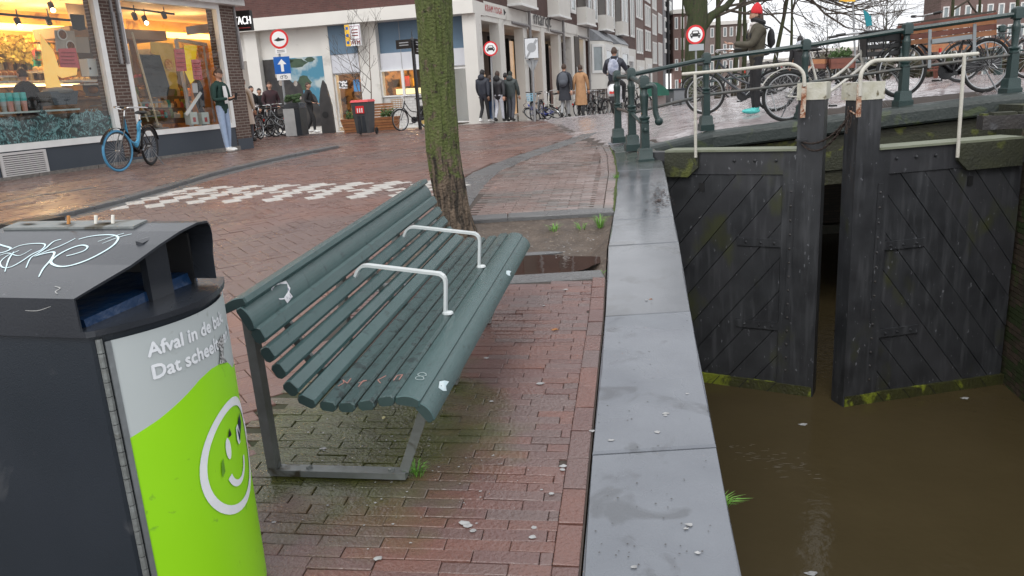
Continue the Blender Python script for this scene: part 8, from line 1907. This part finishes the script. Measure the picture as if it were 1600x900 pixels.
spots('pale_spots', [(862, 772), (730, 822), (725, 818), (835, 825), (833, 840), (592, 873), (428, 817), (879, 735), (768, 628), (640, 610), (505, 702), (660, 573), (740, 830), (850, 478), (884, 453), (880, 729), (845, 600), (760, 560)], m_gum, 'pale chewing gum spots on the pavement bricks', .007, .017, 3, .003)
spots('dark_grit', [(rnd.uniform(930, 1110), rnd.uniform(440, 890)) for i in range(80)], m_gumd, 'dark grit scattered on the coping slabs', .0015, .004, 4, .0062)
spots('pale_grit', [(rnd.gauss(620, 130), rnd.gauss(720, 60)) for i in range(120)], m_gum, 'pale grit and crumbs around the bench feet', .0015, .005, 5, .003)
spots('soil_crumbs', [(1030+rnd.gauss(0, 9), 312+rnd.gauss(0, 11)) for i in range(140)], mat('soil_dark', (.05, .03, .025), rough=.9), 'dark soil crumbs heaped on the coping edge', .004, .016, 6, .012)
spots('pit_litter', [(rnd.uniform(750, 940), rnd.uniform(352, 392)) for i in range(60)], m_gum, 'pale grit in the soil of the tree pit', .003, .010, 7, -.06)
def leaf(px, py, c, label, s=.02, off=.006, rz=0):
    p = G(px, py); q = MB(); a = Vector((cos(rz), sin(rz), 0)); b = Vector((-sin(rz), cos(rz), 0)); P = p+BZ*off
    q.add([P-a*s, P-a*s*.4+b*s*.45+BZ*.004, P+a*s*.4+b*s*.4+BZ*.006, P+a*s, P+a*s*.4-b*s*.4+BZ*.004, P-a*s*.4-b*s*.45], [(0, 1, 2, 3, 4, 5)]); tag(q.build('fallen_leaf', mat('leaf_%d' % int(c[0]*100), c, rough=.6)), label, 'leaf', 'fallen leaves')
leaf(867, 517, (.30, .12, .03), 'orange brown leaf on the pavement between bench and coping', .022); leaf(1017, 471, (.20, .08, .03), 'small brown leaf on the coping slab', .012, .012); leaf(690, 628, (.30, .17, .08), 'pale brown leaf right of the front bench leg', .016); leaf(600, 655, (.6, .55, .3), 'yellowish leaf on the bricks under the bench', .013, rz=1); leaf(1512, 622, (.5, .45, .3), 'pale leaf', .01) if False else None
p = gnd(1415, 623, W0); 
for (x, y, lab) in ((1508, 622, 'pale leaf floating on the water in front of the right gate'), (1255, 663, 'small white scrap floating in front of the gate gap'), (1268, 896, 'white feather floating at the bottom edge')):
    p = gnd(x, y, W0+.006); q = MB(); q.add([p+Vector((.05*cos(a_)*(1+.4*sin(3*a_)), .03*sin(a_), .004*sin(5*a_))) for a_ in [2*pi*i/9 for i in range(9)]], [tuple(range(9))]); tag(q.build('floating_scrap', m_gum), lab, 'litter', 'scraps floating on the canal')
# wet leaf and stone in the puddle
p = gnd(838, 397, .215); MB_ = MB(); tag(MB().ell(p, (.22, .05, .016), 12, 5).build('stone', m_kerb), 'flat wet stone rising from the puddle', 'stone')
# moss line along the coping joint
q = MB(); rnd = random.Random(8)
for i in range(900):
    y = rnd.uniform(6.9, 12.5) if i % 3 else rnd.uniform(7, 9.2); x = q1(y)+rnd.gauss(.0, .004)*(1+sin(y*5)); zz = gz(x, y)+.002; r = rnd.uniform(.004, .012); q.add([(x-r, y, zz), (x, y-r*2, zz), (x+r, y, zz+.006), (x, y+r*2, zz)], [(0, 1, 2, 3)])
tag(q.build('moss', mat('bright_moss', (.075, .105, .018), (.04, .06, .015), rough=.9, scale=20), kind='stuff'), 'bright moss along the joint between platform and coping', 'moss')

# thin foam streaks on the water
q = MB(); rnd = random.Random(14)
for i in range(60):
    u_ = rnd.gauss(0, 1); p = gnd(1215+u_*38, 716+u_*9+rnd.gauss(0, 9), W0+.004); L_ = rnd.uniform(.01, .06); a = Vector((1, rnd.uniform(-.35, .0), 0)).normalized()*L_; b = Vector((0, 1, 0))*rnd.uniform(.0015, .004)
    q.add([p-a, p-a*.3+b, p+a*.4+b, p+a, p+a*.3-b, p-a*.5-b], [(0, 1, 2, 3, 4, 5)])
tag(q.build('foam', mat('foam', (.16, .14, .11), rough=.5), kind='stuff'), 'thin foam streaks drifting on the canal below the left gate', 'foam')
